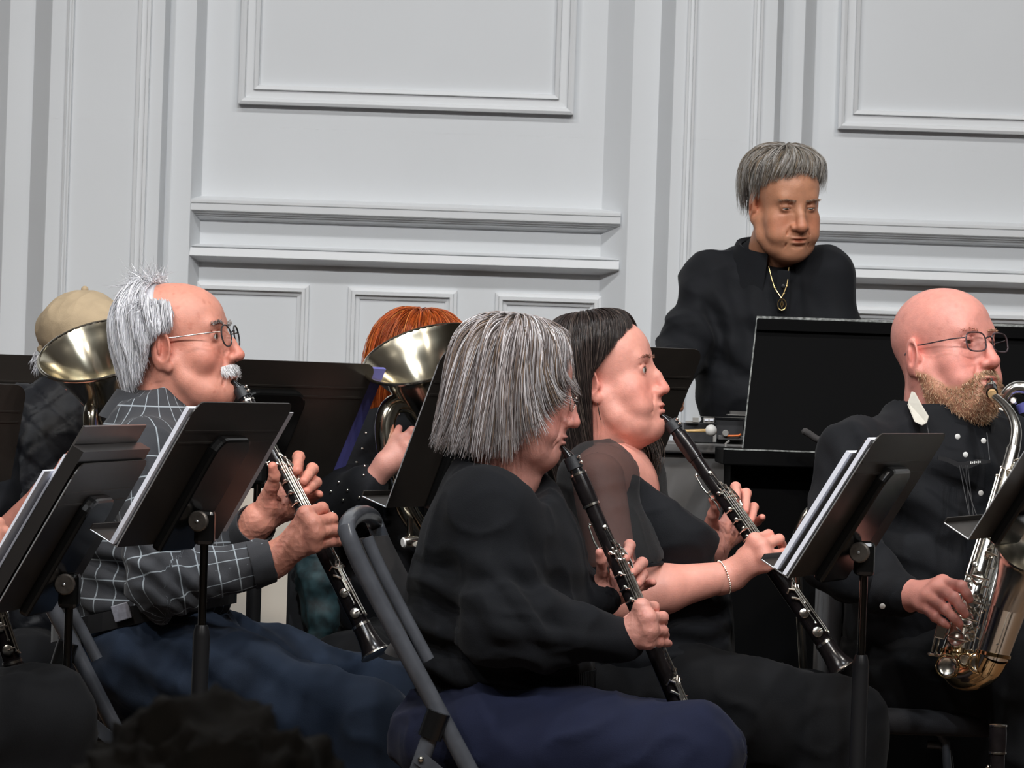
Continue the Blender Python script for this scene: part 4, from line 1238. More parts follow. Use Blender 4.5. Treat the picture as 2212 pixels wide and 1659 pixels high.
# ------------------------------------------------------------------ people: the band
def frame_of(delta):
    """torso axes for somebody facing +X turned delta degrees towards the viewer; columns right, forward, up"""
    d = math.radians(delta); f = np.array([math.cos(d), -math.sin(d), 0]); r = np.array([-math.sin(d), -math.cos(d), 0])
    return np.stack([r, f, Z3], 1), r, f
def person(loc, label):
    return empty('person', loc, label, 'person')
def body_obj(parts, parent):
    v, q, c = merge(parts)
    return link('body', mesh_np('body', v, q, col=c), M['skin'], parent)
def legs(name, m_, parent, hip, thighs, h=0.010, seed=1, amp=0.006, hipr=(0.19, 0.18, 0.12), R=None, cut=None, lower=0.075, folds=None, floor=0.0, wide=None, k=0.035):
    """trousers: hip centre, list of (hip point, knee point, r hip, r knee, foot point)"""
    allp = [hip] + [p for t in thighs for p in (t[0], t[1], t[4])]
    allp = np.array(allp)
    v = Vol(allp.min(0) - 0.24, allp.max(0) + 0.24, h)
    v.ell(hip, hipr, R, k=0)
    for (a, b, ra, rb, ft) in thighs:
        v.cone(a, b, ra, rb, k)
        v.cone(b, ft, rb * 0.97, (wide or lower), 0.03)
    p, q = cloth_block(v, amp, 7, (1.0, 1.0, 1.0), seed, folds)
    p[:, 2] = np.maximum(p[:, 2], floor + 0.012)
    o = cloth_obj(name, p, q, m_, parent)
    for (a, b, ra, rb, ft) in thighs:      # shoes
        d = nrm(np.array([b[0] - a[0], b[1] - a[1], 0]))
        s_ = Vol(ft - 0.32, ft + 0.32, 0.009)
        g0 = np.array([ft[0], ft[1], floor + 0.045])
        s_.cone(g0 - d * 0.05, g0 + d * 0.15 - Z3 * 0.012, 0.042, 0.036, 0).plane((0, 0, floor + 0.004), (0, 0, -1))
        pp, qq = s_.nets()
        link('shoe', mesh_np('shoe', pp, qq), M['belt'], parent)
    return o

# ---------- white-haired man in the checked shirt -------------------------------------------------
Y = 7.65
man = person((P(300, 1400, Y)[0], Y, 0), 'white-haired man in a dark checked shirt and glasses playing a clarinet')
TR, tr_, tf_ = frame_of(10)
ps = Pose(P(388, 756, Y), -103, 12, 0, 1.0)
POSE_MAN = ps
skin = np.array(lin(214, 146, 126))
HB = head_block(skin, ps.l(P(338, 912, Y + 0.01)), nose=1.15, jaw=1.03, chin=0.97, age=1.0, jowl=0.008, lips=0.55, lid=0.85, neck_r=0.058, ear=1.28)
parts = [(ps.w(HB[0]), HB[1], HB[2])]
shR, elR, wrR = P(318, 985, 7.47), P(352, 1258, 7.41), P(588, 1211, 7.44)
shL, elL, wrL = P(372, 975, 7.83), P(455, 1235, 7.80), P(552, 1132, 7.62)
parts.append(hand_block(skin, (598, 1206, 7.44), [(660, 1110, 7.40), (676, 1131, 7.39), (681, 1152, 7.39), (678, 1178, 7.40)],
                        [(696, 1098, 7.44), (716, 1121, 7.43), (722, 1145, 7.43), (716, 1170, 7.43)],
                        [(706, 1118, 7.49), (716, 1140, 7.49), (722, 1160, 7.49), (734, 1172, 7.46)],
                        [(620, 1170, 7.46), (640, 1150, 7.52), (655, 1135, 7.55)], forearm=(570, 1222, 7.44), r=1.08, wrist_r=0.031, old=1.0))
parts.append(hand_block(skin, (560, 1122, 7.62), [(640, 1030, 7.68), (655, 1052, 7.68), (660, 1075, 7.67), (655, 1098, 7.65)],
                        [(645, 987, 7.63), (675, 1013, 7.63), (682, 1042, 7.63), (675, 1074, 7.64)],
                        [(642, 1016, 7.56), (657, 1039, 7.56), (662, 1061, 7.56), (690, 1068, 7.60)],
                        [(575, 1082, 7.60), (588, 1050, 7.57), (593, 1028, 7.55), (589, 1007, 7.54)], forearm=(540, 1150, 7.64), r=1.08, wrist_r=0.030,
                        palm=[(585, 1090, 7.60), (610, 1095, 7.62), (630, 1092, 7.63)], old=1.0))
parts.append(core(P(338, 912, 7.66), P(335, 1045, 7.65), [(shR, elR, wrR), (shL, elL, wrL)], skin, P(325, 1330, 7.65)))
body_obj(parts, man)
eyes(ps, man, (0, -0.1))
spectacles(ps, man, M['frame_dark'], 0.046, 0.042, y=0.112, z=0.008, sq=2.2, temple_m=M['frame_wire'])
# shirt
v = Vol(P(60, 1480, 7.2) - 0.02, P(640, 840, 8.05) + 0.02, 0.0062)
v.ell(P(335, 1045, Y), (0.185, 0.128, 0.19), TR, k=0)
v.ell(P(322, 1205, Y), (0.175, 0.157, 0.17), TR, k=0.05)
v.ell(P(312, 1300, Y), (0.172, 0.152, 0.09), TR, k=0.05)
v.cone(P(322, 985, 7.50), P(372, 972, 7.80), 0.070, 0.068, 0.05)
v.cone(P(332, 925, Y), P(330, 990, Y), 0.068, 0.10, 0.04)
v.chain([shR, elR, elR * 0.12 + wrR * 0.88], [0.070, 0.062, 0.039], 0.03, 0.04)
v.chain([shL, elL, elL * 0.25 + wrL * 0.75], [0.070, 0.058, 0.036], 0.03, 0.03)
fo = [(elR, 0.06, (0.6, 0, 0.8), 190, 0.0045), (P(310, 1285, 7.5), 0.10, (0.25, 0, 1), 120, 0.006), (P(250, 1130, 7.5), 0.08, (0.3, 0.2, 1), 90, 0.004), (P(330, 1030, 7.45), 0.05, (0.8, 0, 0.5), 120, 0.004)]
p, q = cloth_block(v, 0.004, 8, (1, 1, 0.7), 3, fo)
# cloth coordinates
fc = p[q].mean(1)
sR, dR, _ = seg_param(fc, [shR, elR, wrR]); sL, dL, _ = seg_param(fc, [shL, elL, wrL])
tc_ = P(325, 1150, Y); tq = (fc - tc_) @ TR
tor = np.sqrt((tq[:, 0] / 0.185) ** 2 + (tq[:, 1] / 0.15) ** 2)
lab = np.where((dR < 0.078) & (tor > 0.80) & (tq[:, 0] > 0.02), 1, np.where((dL < 0.075) & (tor > 0.80) & (tq[:, 0] < -0.02), 2, 0))
uv = np.zeros((len(q), 4, 2))
for L_ in (0, 1, 2):
    m_ = lab == L_
    cv = p[q[m_]]                                    # faces x 4 x 3
    if L_ == 0:
        t_ = (cv - tc_) @ TR; ang = np.arctan2(t_[..., 1], t_[..., 0]) ; rr = 0.165; s_ = cv[..., 2]
    else:
        pts_ = [shR, elR, wrR] if L_ == 1 else [shL, elL, wrL]
        fl = cv.reshape(-1, 3); s_, dd, I = seg_param(fl, pts_)
        ang = np.zeros(len(fl))
        for i in (0, 1):
            ax = nrm(np.array(pts_[i + 1]) - pts_[i]); e1 = nrm(np.cross(ax, [0, 1.0, 0.05])); e2 = np.cross(ax, e1)
            k_ = I == i; rel = fl[k_] - pts_[i]
            ang[k_] = np.arctan2(rel @ e1, -(rel @ e2) * np.sign(e2[1] if abs(e2[1]) > 1e-6 else 1) * -1)
        s_ = s_.reshape(-1, 4); ang = ang.reshape(-1, 4); rr = 0.062
    a0 = ang[:, :1]; ang = a0 + ((ang - a0 + math.pi) % (2 * math.pi) - math.pi)
    uv[m_, :, 0] = ang * rr; uv[m_, :, 1] = s_
shirt = cloth_obj('shirt', p, q, M['check'], man, uv.reshape(-1, 2))
cuff(shirt, 'cuff', M['checkplain'], P(542, 1222, 7.435), P(588, 1211, 7.44), 0.0470, 0.0415)
cuff(shirt, 'cuff', M['checkplain'], P(524, 1168, 7.68), P(553, 1131, 7.622), 0.048, 0.042)
collar(shirt, 'collar', M['checkplain'], P(332, 896, Y), P(352, 850, Y) - P(332, 925, Y), tf_ - Z3 * 0.5, 0.070, 0.100, 0.056, gap=50, tip=0.02, flat=0.95)
bl = [P(312, 1325, Y) + TR @ np.array([0.182 * math.cos(a), 0.168 * math.sin(a), 0.045 * math.sin(a)]) for a in np.linspace(0, 2 * math.pi, 36, endpoint=False)]
b_ = MB(); n_ = len(bl); vs = []; fs = []
for c_ in bl:
    o_ = nrm((c_ - P(312, 1325, Y)) * np.array([1, 1, 0]))
    for (d, z) in ((0.006, -0.018), (0.010, -0.018), (0.010, 0.018), (0.006, 0.018)): vs.append(c_ + o_ * d + Z3 * z)
for i in range(n_):
    for j in range(4): fs.append((i * 4 + j, ((i + 1) % n_) * 4 + j, ((i + 1) % n_) * 4 + (j + 1) % 4, i * 4 + (j + 1) % 4))
belt = b_.add(vs, fs).build('belt', M['belt'], man, smooth=False)
MB().box(P(263, 1322, 7.452), 0.034, 0.012, 0.032, Rz(-0.1) @ Ry(-0.32)).build('belt_clip', M['buckle'], belt, smooth=False, bevel=0.002)
legs('trousers', M['denim'], man, P(330, 1405, Y), [
    (P(330, 1440, 7.55), P(800, 1580, 7.38), 0.115, 0.088, P(870, 1900, 7.42) * np.array([1, 1, 0]) + Z3 * 0.09),
    (P(350, 1410, 7.76), P(880, 1525, 7.90), 0.110, 0.080, P(960, 1900, 7.85) * np.array([1, 1, 0]) + Z3 * 0.09)], R=TR, hipr=(0.182, 0.180, 0.115), h=0.0095, seed=2,
    folds=[(P(400, 1420, 7.45), 0.10, (0.5, 0, 0.9), 85, 0.006), (P(600, 1480, 7.45), 0.10, (0.5, 0.2, 0.9), 60, 0.005)])
# hair: bald front, white hair at the back and sides
WH = [lin(236, 236, 240), lin(215, 215, 220), lin(186, 186, 192)]
sh = Shell({0: [(0.0, 0.138), (0.04, 0.140), (0.072, 0.130), (0.092, 0.10), (0.10, 0.07)],
            60: [(0.0, 0.138), (0.045, 0.138), (0.078, 0.112), (0.086, 0.07), (0.086, 0.04)],
            90: [(0.0, 0.138), (0.048, 0.138), (0.082, 0.102), (0.092, 0.045), (0.088, -0.005)],
            125: [(0.0, 0.138), (0.050, 0.139), (0.092, 0.095), (0.102, 0.02), (0.090, -0.06)],
            180: [(0.0, 0.138), (0.056, 0.140), (0.106, 0.085), (0.113, 0.0), (0.086, -0.098)]}, yo=-0.010)
def t0m(ph): a = np.abs((ph + 180) % 360 - 180); return np.interp(a, [60, 80, 100, 120, 150], [0.64, 0.56, 0.46, 0.18, 0.0])
def t1m(ph): a = np.abs((ph + 180) % 360 - 180); return np.interp(a, [60, 74, 84, 100, 118, 180], [0.70, 0.95, 0.86, 0.86, 0.98, 1.0])
shell_hair(ps, sh, (69, 291), t0m, t1m, 3600, 0.0011, WH, [5, 4, 2], lin(196, 196, 202), wave=0.005, lift=0.010, parent=man, flick=0.016, base_end=0.92)
# wispy crest over a close layer of hair
v = Vol([-0.10, -0.14, -0.08], [0.10, 0.06, 0.15], 0.004)
v.ell((0, -0.014, 0.048), (0.0790, 0.101, 0.0905), k=0)
v.plane((0, -0.020, 0.135), (0, 0.92, 0.10)); v.plane((0, -0.10, -0.045), (0, -0.3, -1.0))
sp_, sq_ = v.nets()
link('hair_base', mesh_np('hair_base', ps.w(sp_), sq_, col=np.tile(np.array(lin(200, 200, 205)), (len(sp_), 1))), M['hair'], man)
rt = sh.at(RNG.uniform(95, 265, 300), RNG.uniform(0.0, 0.30, 300)); rt = rt - np.array([0, 0, 0.004])
tuft(ps, rt, np.tile([0.0, -0.5, 0.55], (300, 1)), 0.045, 520, 0.0008, WH, [5, 3, 1], 'hair_crest', man, spread=0.35, curl=0.7, down=0.3, S=8)
bp_ = np.concatenate([RNG.uniform(72, 170, 200), RNG.uniform(190, 288, 200)])
rt = sh.at(bp_, t0m(bp_) + 0.02) * np.array([0.97, 0.97, 0.97])
tuft(ps, rt, np.stack([rt[:, 0] * 3, np.full(400, -0.9), np.full(400, 0.25)], 1), 0.040, 620, 0.0009, WH, [5, 3, 1], 'hair_edge', man, spread=0.18, curl=0.4, down=0.5, S=8)
stache(HB[0], ps, man, [lin(240, 240, 242), lin(214, 212, 214)], 760, 0.013)
brows(HB[0], ps, man, [lin(150, 140, 135), lin(200, 195, 192)], 170, 0.010, 0.034)

# ---------- grey-haired woman in front ------------------------------------------------------------
Y = 7.0
wom = person((P(1060, 1560, Y)[0], Y, 0), 'woman with a grey bob in a black sweater playing a clarinet')
TR, tr_, tf_ = frame_of(6)
pw = Pose(P(1114, 858, Y), -95, -6, 0, 0.96); POSE_WOM = pw
skin = np.array(lin(206, 146, 132))
HB = head_block(skin, pw.l(P(1085, 1040, Y + 0.01)), nose=1.0, jaw=0.97, chin=0.94, age=0.9, jowl=0.008, lips=0.6, lid=0.5, puff=0.002, neck_r=0.054)
parts = [(pw.w(HB[0]), HB[1], HB[2])]
shR, elR, wrR = P(1064, 1130, 6.85), P(1088, 1350, 6.79), P(1346, 1382, 6.84)
shL, elL, wrL = P(1120, 1085, 7.17), P(1190, 1300, 7.17), P(1296, 1290, 7.02)
parts.append(hand_block(skin, (1352, 1378, 6.84), [(1386, 1310, 6.81), (1400, 1335, 6.80), (1404, 1361, 6.80), (1400, 1386, 6.81)],
                        [(1412, 1312, 6.84), (1431, 1334, 6.83), (1431, 1363, 6.83), (1423, 1387, 6.83)],
                        [(1410, 1330, 6.89), (1428, 1350, 6.89), (1436, 1378, 6.89), (1445, 1390, 6.87)],
                        [(1362, 1345, 6.86), (1380, 1325, 6.92), (1392, 1312, 6.95)], forearm=(1325, 1388, 6.84), r=0.96, wrist_r=0.027, old=0.8))
parts.append(hand_block(skin, (1298, 1278, 7.02), [(1352, 1215, 7.07), (1362, 1236, 7.07), (1366, 1256, 7.06), (1362, 1275, 7.04)],
                        [(1360, 1178, 7.03), (1387, 1216, 7.03), (1388, 1241, 7.03), (1392, 1264, 7.05)],
                        [(1352, 1206, 6.965), (1366, 1237, 6.965), (1378, 1262, 6.97), (1411, 1258, 7.02)],
                        [(1302, 1255, 7.0), (1303, 1232, 6.98), (1299, 1210, 6.955), (1295, 1193, 6.945)], forearm=(1280, 1300, 7.03), r=0.96, wrist_r=0.026,
                        palm=[(1302, 1268, 7.01), (1320, 1278, 7.02), (1335, 1282, 7.03)], old=0.5))
parts.append(core(P(1085, 1040, 7.01), P(1075, 1150, 7.0), [(shR, elR, wrR), (shL, elL, wrL)], skin, P(1080, 1480, 7.0)))
body_obj(parts, wom)
eyes(pw, wom, (0, -0.35))
spectacles(pw, wom, M['frame_wire'], 0.044, 0.032, y=0.112, z=0.004, sq=2.4, rad=0.0009)
v = Vol(P(840, 1560, 6.58) - 0.02, P(1370, 965, 7.42) + 0.02, 0.0062)
v.ell(P(1072, 1178, Y), (0.17, 0.135, 0.145), TR, k=0)
v.ell(P(1082, 1315, Y), (0.175, 0.162, 0.17), TR, k=0.06)
v.ell(P(1150, 1200, Y), (0.15, 0.085, 0.09), TR, k=0.05)
v.ell(P(1090, 1440, Y), (0.178, 0.160, 0.085), TR, k=0.05)
v.cone(P(1050, 1104, 6.885), P(1090, 1096, 7.12), 0.058, 0.058, 0.07)
v.cone(P(1045, 1042, Y), P(1058, 1095, Y), 0.058, 0.09, 0.06)
v.chain([shR, elR, wrR], [0.064, 0.064, 0.041], 0.03, 0.07)
v.chain([shL, elL, wrL], [0.070, 0.060, 0.041], 0.03, 0.03)
v.plane(P(1100, 1503, Y), (0.02, 0, -1))
v.cone(P(1128, 980, Y - 0.05), P(1150, 1052, Y - 0.11), 0.092, 0.036, 0.012, op='s')
fo = [(elR + np.array([0.02, 0, 0.03]), 0.05, (0.75, 0, 0.65), 130, 0.006), (P(960, 1380, 6.9), 0.10, (0.1, 0, 1), 95, 0.006), (P(950, 1280, 6.9), 0.07, (0.4, 0, 1), 90, 0.005), (P(1120, 1440, 6.85), 0.09, (0.15, 0, 1), 110, 0.007)]
p, q = cloth_block(v, 0.004, 7, (1, 1, 0.8), 13, fo)
sw = cloth_obj('sweater', p, q, M['sweater'], wom)
cuff(sw, 'cuff', M['sweater'], P(1318, 1380, 6.84), P(1356, 1382, 6.84), 0.042, 0.037)
# ribbed hem: row of fine vertical ribs
rb = MB()
for a in np.linspace(0, 2 * math.pi, 150, endpoint=False):
    c_ = P(1092, 1475, Y) + TR @ np.array([0.1745 * math.cos(a), 0.1575 * math.sin(a), 0])
    rb.tube([c_ + Z3 * 0.030, c_ - Z3 * 0.028], 0.0034, 5)
rb.build('ribbed_hem', M['sweater'], sw)
zp = MB().box(P(1140, 1075, 6.915), 0.006, 0.006, 0.022, Ry(-0.2)).build('zip_pull', M['knob'], sw, smooth=False)
legs('trousers', M['navy'], wom, P(1045, 1588, Y), [
    (P(1040, 1600, 6.88), P(1478, 1640, 6.80), 0.112, 0.090, P(1490, 2000, 6.82) * np.array([1, 1, 0]) + Z3 * 0.09),
    (P(1080, 1590, 7.13), P(1500, 1630, 7.26), 0.110, 0.088, P(1510, 2000, 7.24) * np.array([1, 1, 0]) + Z3 * 0.09)], R=TR, hipr=(0.180, 0.172, 0.095), h=0.0095, seed=5)
GR = [lin(150, 140, 138), lin(196, 190, 190), lin(110, 98, 94), lin(128, 108, 92), lin(222, 218, 220)]
sh = Shell({0: [(0.0, 0.137), (0.045, 0.136), (0.085, 0.122), (0.106, 0.075), (0.112, 0.03)],
            25: [(0.0, 0.137), (0.048, 0.136), (0.088, 0.114), (0.108, 0.055), (0.112, 0.0)],
            45: [(0.0, 0.137), (0.048, 0.136), (0.090, 0.108), (0.106, 0.040), (0.110, -0.05)],
            75: [(0.0, 0.137), (0.050, 0.135), (0.092, 0.095), (0.104, 0.0), (0.100, -0.115)],
            110: [(0.0, 0.137), (0.054, 0.135), (0.097, 0.095), (0.110, -0.01), (0.104, -0.125)],
            145: [(0.0, 0.137), (0.058, 0.134), (0.102, 0.090), (0.113, -0.03), (0.108, -0.118)],
            180: [(0.0, 0.137), (0.060, 0.134), (0.104, 0.088), (0.113, -0.03), (0.114, -0.102)]}, yo=-0.012)
def t1w(ph): a = np.abs((ph + 180) % 360 - 180); return np.interp(a, [0, 14, 22, 32, 45, 60, 75, 180], [0.45, 0.50, 0.72, 0.92, 1.0, 1.0, 1.0, 1.0])
def sweepw(ph, t): a = ((ph + 180) % 360 - 180); return ph - np.sign(a) * 30 * np.clip((t - 0.62) / 0.38, 0, 1) ** 1.6 * np.clip((105 - np.abs(a)) / 60, -0.45, 1)
shell_hair(pw, sh, (8, 352), 0.0, t1w, 5600, 0.0013, GR, [6, 5, 3, 3, 2.2], lin(104, 94, 92), wave=0.007, lift=0.012, parent=wom, sweep=sweepw, flick=0.014, S=18, tipjit=0.13, base_end=0.90)

# ---------- brunette woman ------------------------------------------------------------------------
Y = 7.55
bru = person((P(1380, 1500, Y)[0], Y, 0), 'brunette woman in a black top with sheer sleeves playing a clarinet')
TR, tr_, tf_ = frame_of(8)
pb = Pose(P(1306, 830, Y), -103, 13, 0, 1.01); POSE_BRU = pb
skin = np.array(lin(224, 156, 139))
HB = head_block(skin, pb.l(P(1296, 1010, Y + 0.01)), nose=0.85, nosew=0.90, jaw=1.06, chin=1.0, jowl=0.003, lips=0.9, lid=1.0, puff=0.002, neck_r=0.055, cheek=1.4, brow=0.85)
parts = [(pb.w(HB[0]), HB[1], HB[2])]
shR, elR, wrR = P(1292, 1035, 7.40), P(1332, 1292, 7.34), P(1580, 1243, 7.40)
shL, elL, wrL = P(1340, 1030, 7.72), P(1505, 1310, 7.74), P(1541, 1182, 7.58)
parts.append(skin_tubes([([shR, elR], [0.050, 0.046]), ([elR, elR * 0.6 + wrR * 0.4, wrR], [0.046, 0.044, 0.027]), ([shL, elL, wrL], [0.048, 0.040, 0.026])], skin))
v = Vol(P(1180, 1300, 7.25), P(1560, 960, 7.9), 0.006)
v.ell(P(1338, 1092, Y), (0.150, 0.072, 0.11), TR, k=0).cone(P(1300, 1025, 7.44), P(1335, 1020, 7.68), 0.056, 0.056, 0.05).cone(P(1300, 1000, Y), P(1330, 1060, Y), 0.056, 0.07, 0.04)
v.plane(P(1300, 1150, Y), (0, 0, -1))
pp, qq = v.nets(); parts.append((pp, qq, np.tile(skin, (len(pp), 1))))
parts.append(hand_block(skin, (1583, 1241, 7.40), [(1630, 1166, 7.38), (1645, 1180, 7.365), (1652, 1200, 7.36), (1652, 1222, 7.37)],
                        [(1660, 1155, 7.41), (1683, 1165, 7.40), (1692, 1195, 7.40), (1690, 1220, 7.40)],
                        [(1668, 1172, 7.46), (1690, 1186, 7.46), (1702, 1204, 7.46), (1712, 1225, 7.45)],
                        [(1605, 1200, 7.42), (1622, 1180, 7.48), (1634, 1168, 7.50)], forearm=(1555, 1252, 7.395), r=0.95, wrist_r=0.027))
parts.append(hand_block(skin, (1541, 1180, 7.58), [(1590, 1090, 7.62), (1603, 1110, 7.62), (1608, 1130, 7.61), (1602, 1150, 7.59)],
                        [(1589, 1052, 7.58), (1612, 1066, 7.58), (1628, 1096, 7.58), (1636, 1126, 7.59)],
                        [(1592, 1079, 7.515), (1610, 1104, 7.515), (1622, 1124, 7.515), (1647, 1117, 7.55)],
                        [(1535, 1135, 7.56), (1541, 1110, 7.53), (1546, 1092, 7.51), (1538, 1078, 7.50)], forearm=(1538, 1215, 7.60), r=0.95, wrist_r=0.027,
                        palm=[(1542, 1145, 7.57), (1560, 1152, 7.58), (1578, 1152, 7.59)]))
parts.append(core(P(1296, 1010, 7.56), P(1365, 1150, 7.55), [(shR, elR, wrR), (shL, elL, wrL)], skin, P(1395, 1400, 7.55)))
body_obj(parts, bru)
eyes(pb, bru, (0.05, -0.05))
v = Vol(P(1200, 1540, 7.2), P(1640, 960, 7.95) + 0.02, 0.0062)
v.ell(P(1362, 1120, Y), (0.158, 0.124, 0.17), TR, k=0)
v.ell(P(1448, 1165, 7.45), (0.080, 0.088, 0.085), TR, k=0.04).ell(P(1458, 1162, 7.64), (0.080, 0.086, 0.085), TR, k=0.04)
v.ell(P(1402, 1330, Y), (0.165, 0.155, 0.16), TR, k=0.06)
v.ell(P(1400, 1420, Y), (0.172, 0.155, 0.08), TR, k=0.05)
v.cone(P(1300, 1040, 7.46), P(1335, 1030, 7.68), 0.052, 0.052, 0.04)
v.plane(P(1442, 1080, 7.5), (0.56, 0.02, 0.83))
fo = [(P(1480, 1370, 7.4), 0.07, (0, 0, 1), 120, 0.005)]
p, q = cloth_block(v, 0.003, 8, (1, 1, 0.8), 23, fo)
top = cloth_obj('top', p, q, M['black_shirt'], bru)
MB().tube([P(1238, 1060, 7.40), P(1262, 1003, 7.385), P(1290, 985, 7.40), P(1330, 992, 7.46), P(1372, 1035, 7.47), P(1405, 1065, 7.46)], 0.007, 8).build('strap', M['black_shirt'], top)
def sheer(sh_, hem, r0, r1, nm, cutp, cutn):
    v = Vol(np.minimum(sh_, hem) - 0.14, np.maximum(sh_, hem) + 0.14, 0.0065)
    v.ell(sh_ + Z3 * 0.005, (0.078, 0.070, 0.062), k=0).cone(sh_, hem, r0, r1, 0.03)
    v.plane(cutp, cutn)
    p, q = cloth_block(v, 0.004, 9, (1, 1, 0.4), 31)
    # open at the hem: drop the cut face
    n_ = nrm(cutn); d = (p[q].mean(1) - cutp) @ n_
    q = q[d < -0.004]
    o = cloth_obj(nm, p, q, M['sheer'], top); return o
ax = nrm(elR - shR)
sheer(shR, P(1326, 1225, 7.36), 0.066, 0.088, 'sheer_sleeve', P(1330, 1222, 7.36), (0.10, 0, -1.0))
sheer(shL, P(1400, 1225, 7.74), 0.064, 0.084, 'sheer_sleeve', P(1400, 1215, 7.74), (0.10, 0, -1.0))
hem = [P(1330, 1222, 7.36) + np.array([0.086 * math.cos(a), 0.086 * math.sin(a), 0.0086 * math.cos(a)]) for a in np.linspace(0, 2 * math.pi, 40, endpoint=False)]
MB().tube(hem, 0.004, 6, closed=True).build('sleeve_hem', M['black_shirt'], top)
legs('trousers', M['blackpants'], bru, P(1385, 1475, Y), [
    (P(1400, 1500, 7.47), P(1815, 1578, 7.38), 0.110, 0.090, P(1790, 2000, 7.42) * np.array([1, 1, 0]) + Z3 * 0.09),
    (P(1420, 1490, 7.68), P(1745, 1550, 7.66), 0.104, 0.086, P(1740, 2000, 7.66) * np.array([1, 1, 0]) + Z3 * 0.09)], R=TR, hipr=(0.178, 0.170, 0.105), h=0.0095, seed=8, wide=0.118)
DK = [lin(44, 36, 34), lin(62, 52, 48), lin(30, 25, 24), lin(96, 84, 76)]
sh = Shell({0: [(0.0, 0.137), (0.040, 0.137), (0.075, 0.125), (0.094, 0.09), (0.10, 0.07)],
            50: [(0.0, 0.137), (0.048, 0.136), (0.084, 0.108), (0.092, 0.055), (0.089, 0.02)],
            85: [(0.0, 0.137), (0.050, 0.136), (0.087, 0.095), (0.090, 0.038), (0.084, 0.010)],
            110: [(0.0, 0.137), (0.052, 0.136), (0.092, 0.085), (0.100, -0.04), (0.094, -0.20)],
            145: [(0.0, 0.137), (0.056, 0.136), (0.104, 0.080), (0.116, -0.06), (0.105, -0.22)],
            180: [(0.0, 0.137), (0.058, 0.136), (0.110, 0.078), (0.122, -0.05), (0.108, -0.22)]}, yo=-0.010)
def t0b(ph): a = np.abs((ph + 180) % 360 - 180); return np.interp(a, [20, 60, 180], [0.02, 0.0, 0.0])
def t1b(ph): a = np.abs((ph + 180) % 360 - 180); return np.interp(a, [0, 20, 34, 46, 60, 90, 100, 112, 180], [0.66, 0.67, 0.70, 0.78, 0.90, 0.96, 0.98, 1.0, 1.0])
def sweepb(ph, t): a = ((ph + 180) % 360 - 180); return ph + np.sign(a) * 34 * np.clip((t - 0.35) / 0.65, 0, 1) ** 1.2 * np.clip((110 - np.abs(a)) / 60, 0, 1)
shell_hair(pb, sh, (0, 360), t0b, t1b, 4200, 0.0011, DK, [5, 4, 3, 1.2], lin(34, 28, 27), wave=0.0015, lift=0.004, parent=bru, sweep=sweepb, tipjit=0.05, flick=0.003, S=18)
# the lock over the far shoulder
n_ = 420
st_ = np.stack([P(1352, 930, 7.66), P(1385, 965, 7.66), P(1402, 1000, 7.64), P(1400, 1030, 7.63)])
base_ = spline(st_, 12)
pos = base_[None] + RNG.standard_normal((n_, 1, 3)) * np.array([0.016, 0.012, 0.004]) * np.linspace(1.0, 0.45, 12)[None, :, None] + np.array([0, 0, 1.0]) * (RNG.uniform(-0.02, 0.02, (n_, 1, 1)))
vv, q2, c2 = ribbons(pos, 0.0011 * RNG.uniform(0.5, 1.2, n_), strand_cols(n_, [lin(70, 54, 44), lin(50, 40, 36), lin(96, 78, 64)], [3, 3, 2]))
link('hair_lock', mesh_np('hair_lock', vv, q2, col=c2), M['hair'], bru)
brows(HB[0], pb, bru, [lin(128, 92, 76), lin(110, 80, 66)], 90, 0.006, 0.033, width=0.0006)
er = MB(); er.tube([pb.w1((0.0815, -0.004, -0.036)), pb.w1((0.083, -0.004, -0.050)), pb.w1((0.083, -0.004, -0.068))], 0.0009, 6)
er.build('earring', M['silver'], bru)
br_ = MB()
axw = nrm(wrR - elR); cw = elR * 0.07 + wrR * 0.93
e1 = nrm(np.cross(axw, Z3)); e2 = np.cross(axw, e1)
for a in np.linspace(0, 2 * math.pi, 44, endpoint=False):
    br_.sphere(cw + 0.0315 * (math.cos(a) * e1 + math.sin(a) * e2) + axw * 0.004 * math.sin(a), 0.0021, 6)
br_.build('bracelet', M['silver'], bru)

# ---------- standing percussionist ----------------------------------------------------------------
Y = 9.0
per = person((P(1665, 1400, Y)[0], Y, 0), 'standing grey-haired person in a black shirt with an oval pendant')
pp_ = Pose(P(1694, 448, 8.92), 180 + 20, -10, 3, 0.93); POSE_PER = pp_
skin = np.array(lin(190, 134, 104))
HB = head_block(skin, pp_.l(P(1660, 600, Y + 0.02)), nose=0.92, nosew=1.25, jaw=1.16, chin=0.92, age=0.30, jowl=0.004, lips=0.5, lid=0.30, neck_r=0.060, puff=0.005, cheek=1.2, ear=1.15)
parts = [(pp_.w(HB[0]), HB[1], HB[2])]
parts.append(hand_block(skin, (1442, 822, 8.80), [(1432, 845, 8.76), (1442, 852, 8.75), (1454, 853, 8.75), (1465, 850, 8.76)],
                        [(1428, 866, 8.74), (1440, 874, 8.73), (1455, 875, 8.73), (1468, 870, 8.74)], [(1430, 882, 8.76), (1442, 890, 8.75), (1456, 890, 8.75), (1470, 884, 8.76)],
                        [(1430, 834, 8.80), (1420, 850, 8.78), (1420, 868, 8.76)], forearm=(1448, 800, 8.84), r=1.0))
parts.append(core(P(1660, 600, 9.02), P(1660, 690, 9.0), [(P(1540, 612, 8.98), P(1492, 730, 8.94), P(1445, 818, 8.82)), (P(1785, 600, 8.98), P(1800, 720, 8.96), P(1790, 840, 8.80))], skin, P(1672, 900, 9.0)))
body_obj(parts, per)
eyes(pp_, per, (0.0, -0.8))
f6 = nrm([math.sin(math.radians(14)), -math.cos(math.radians(14)), 0]); r6 = np.cross(f6, Z3); T6 = np.stack([r6, f6, Z3], 1)
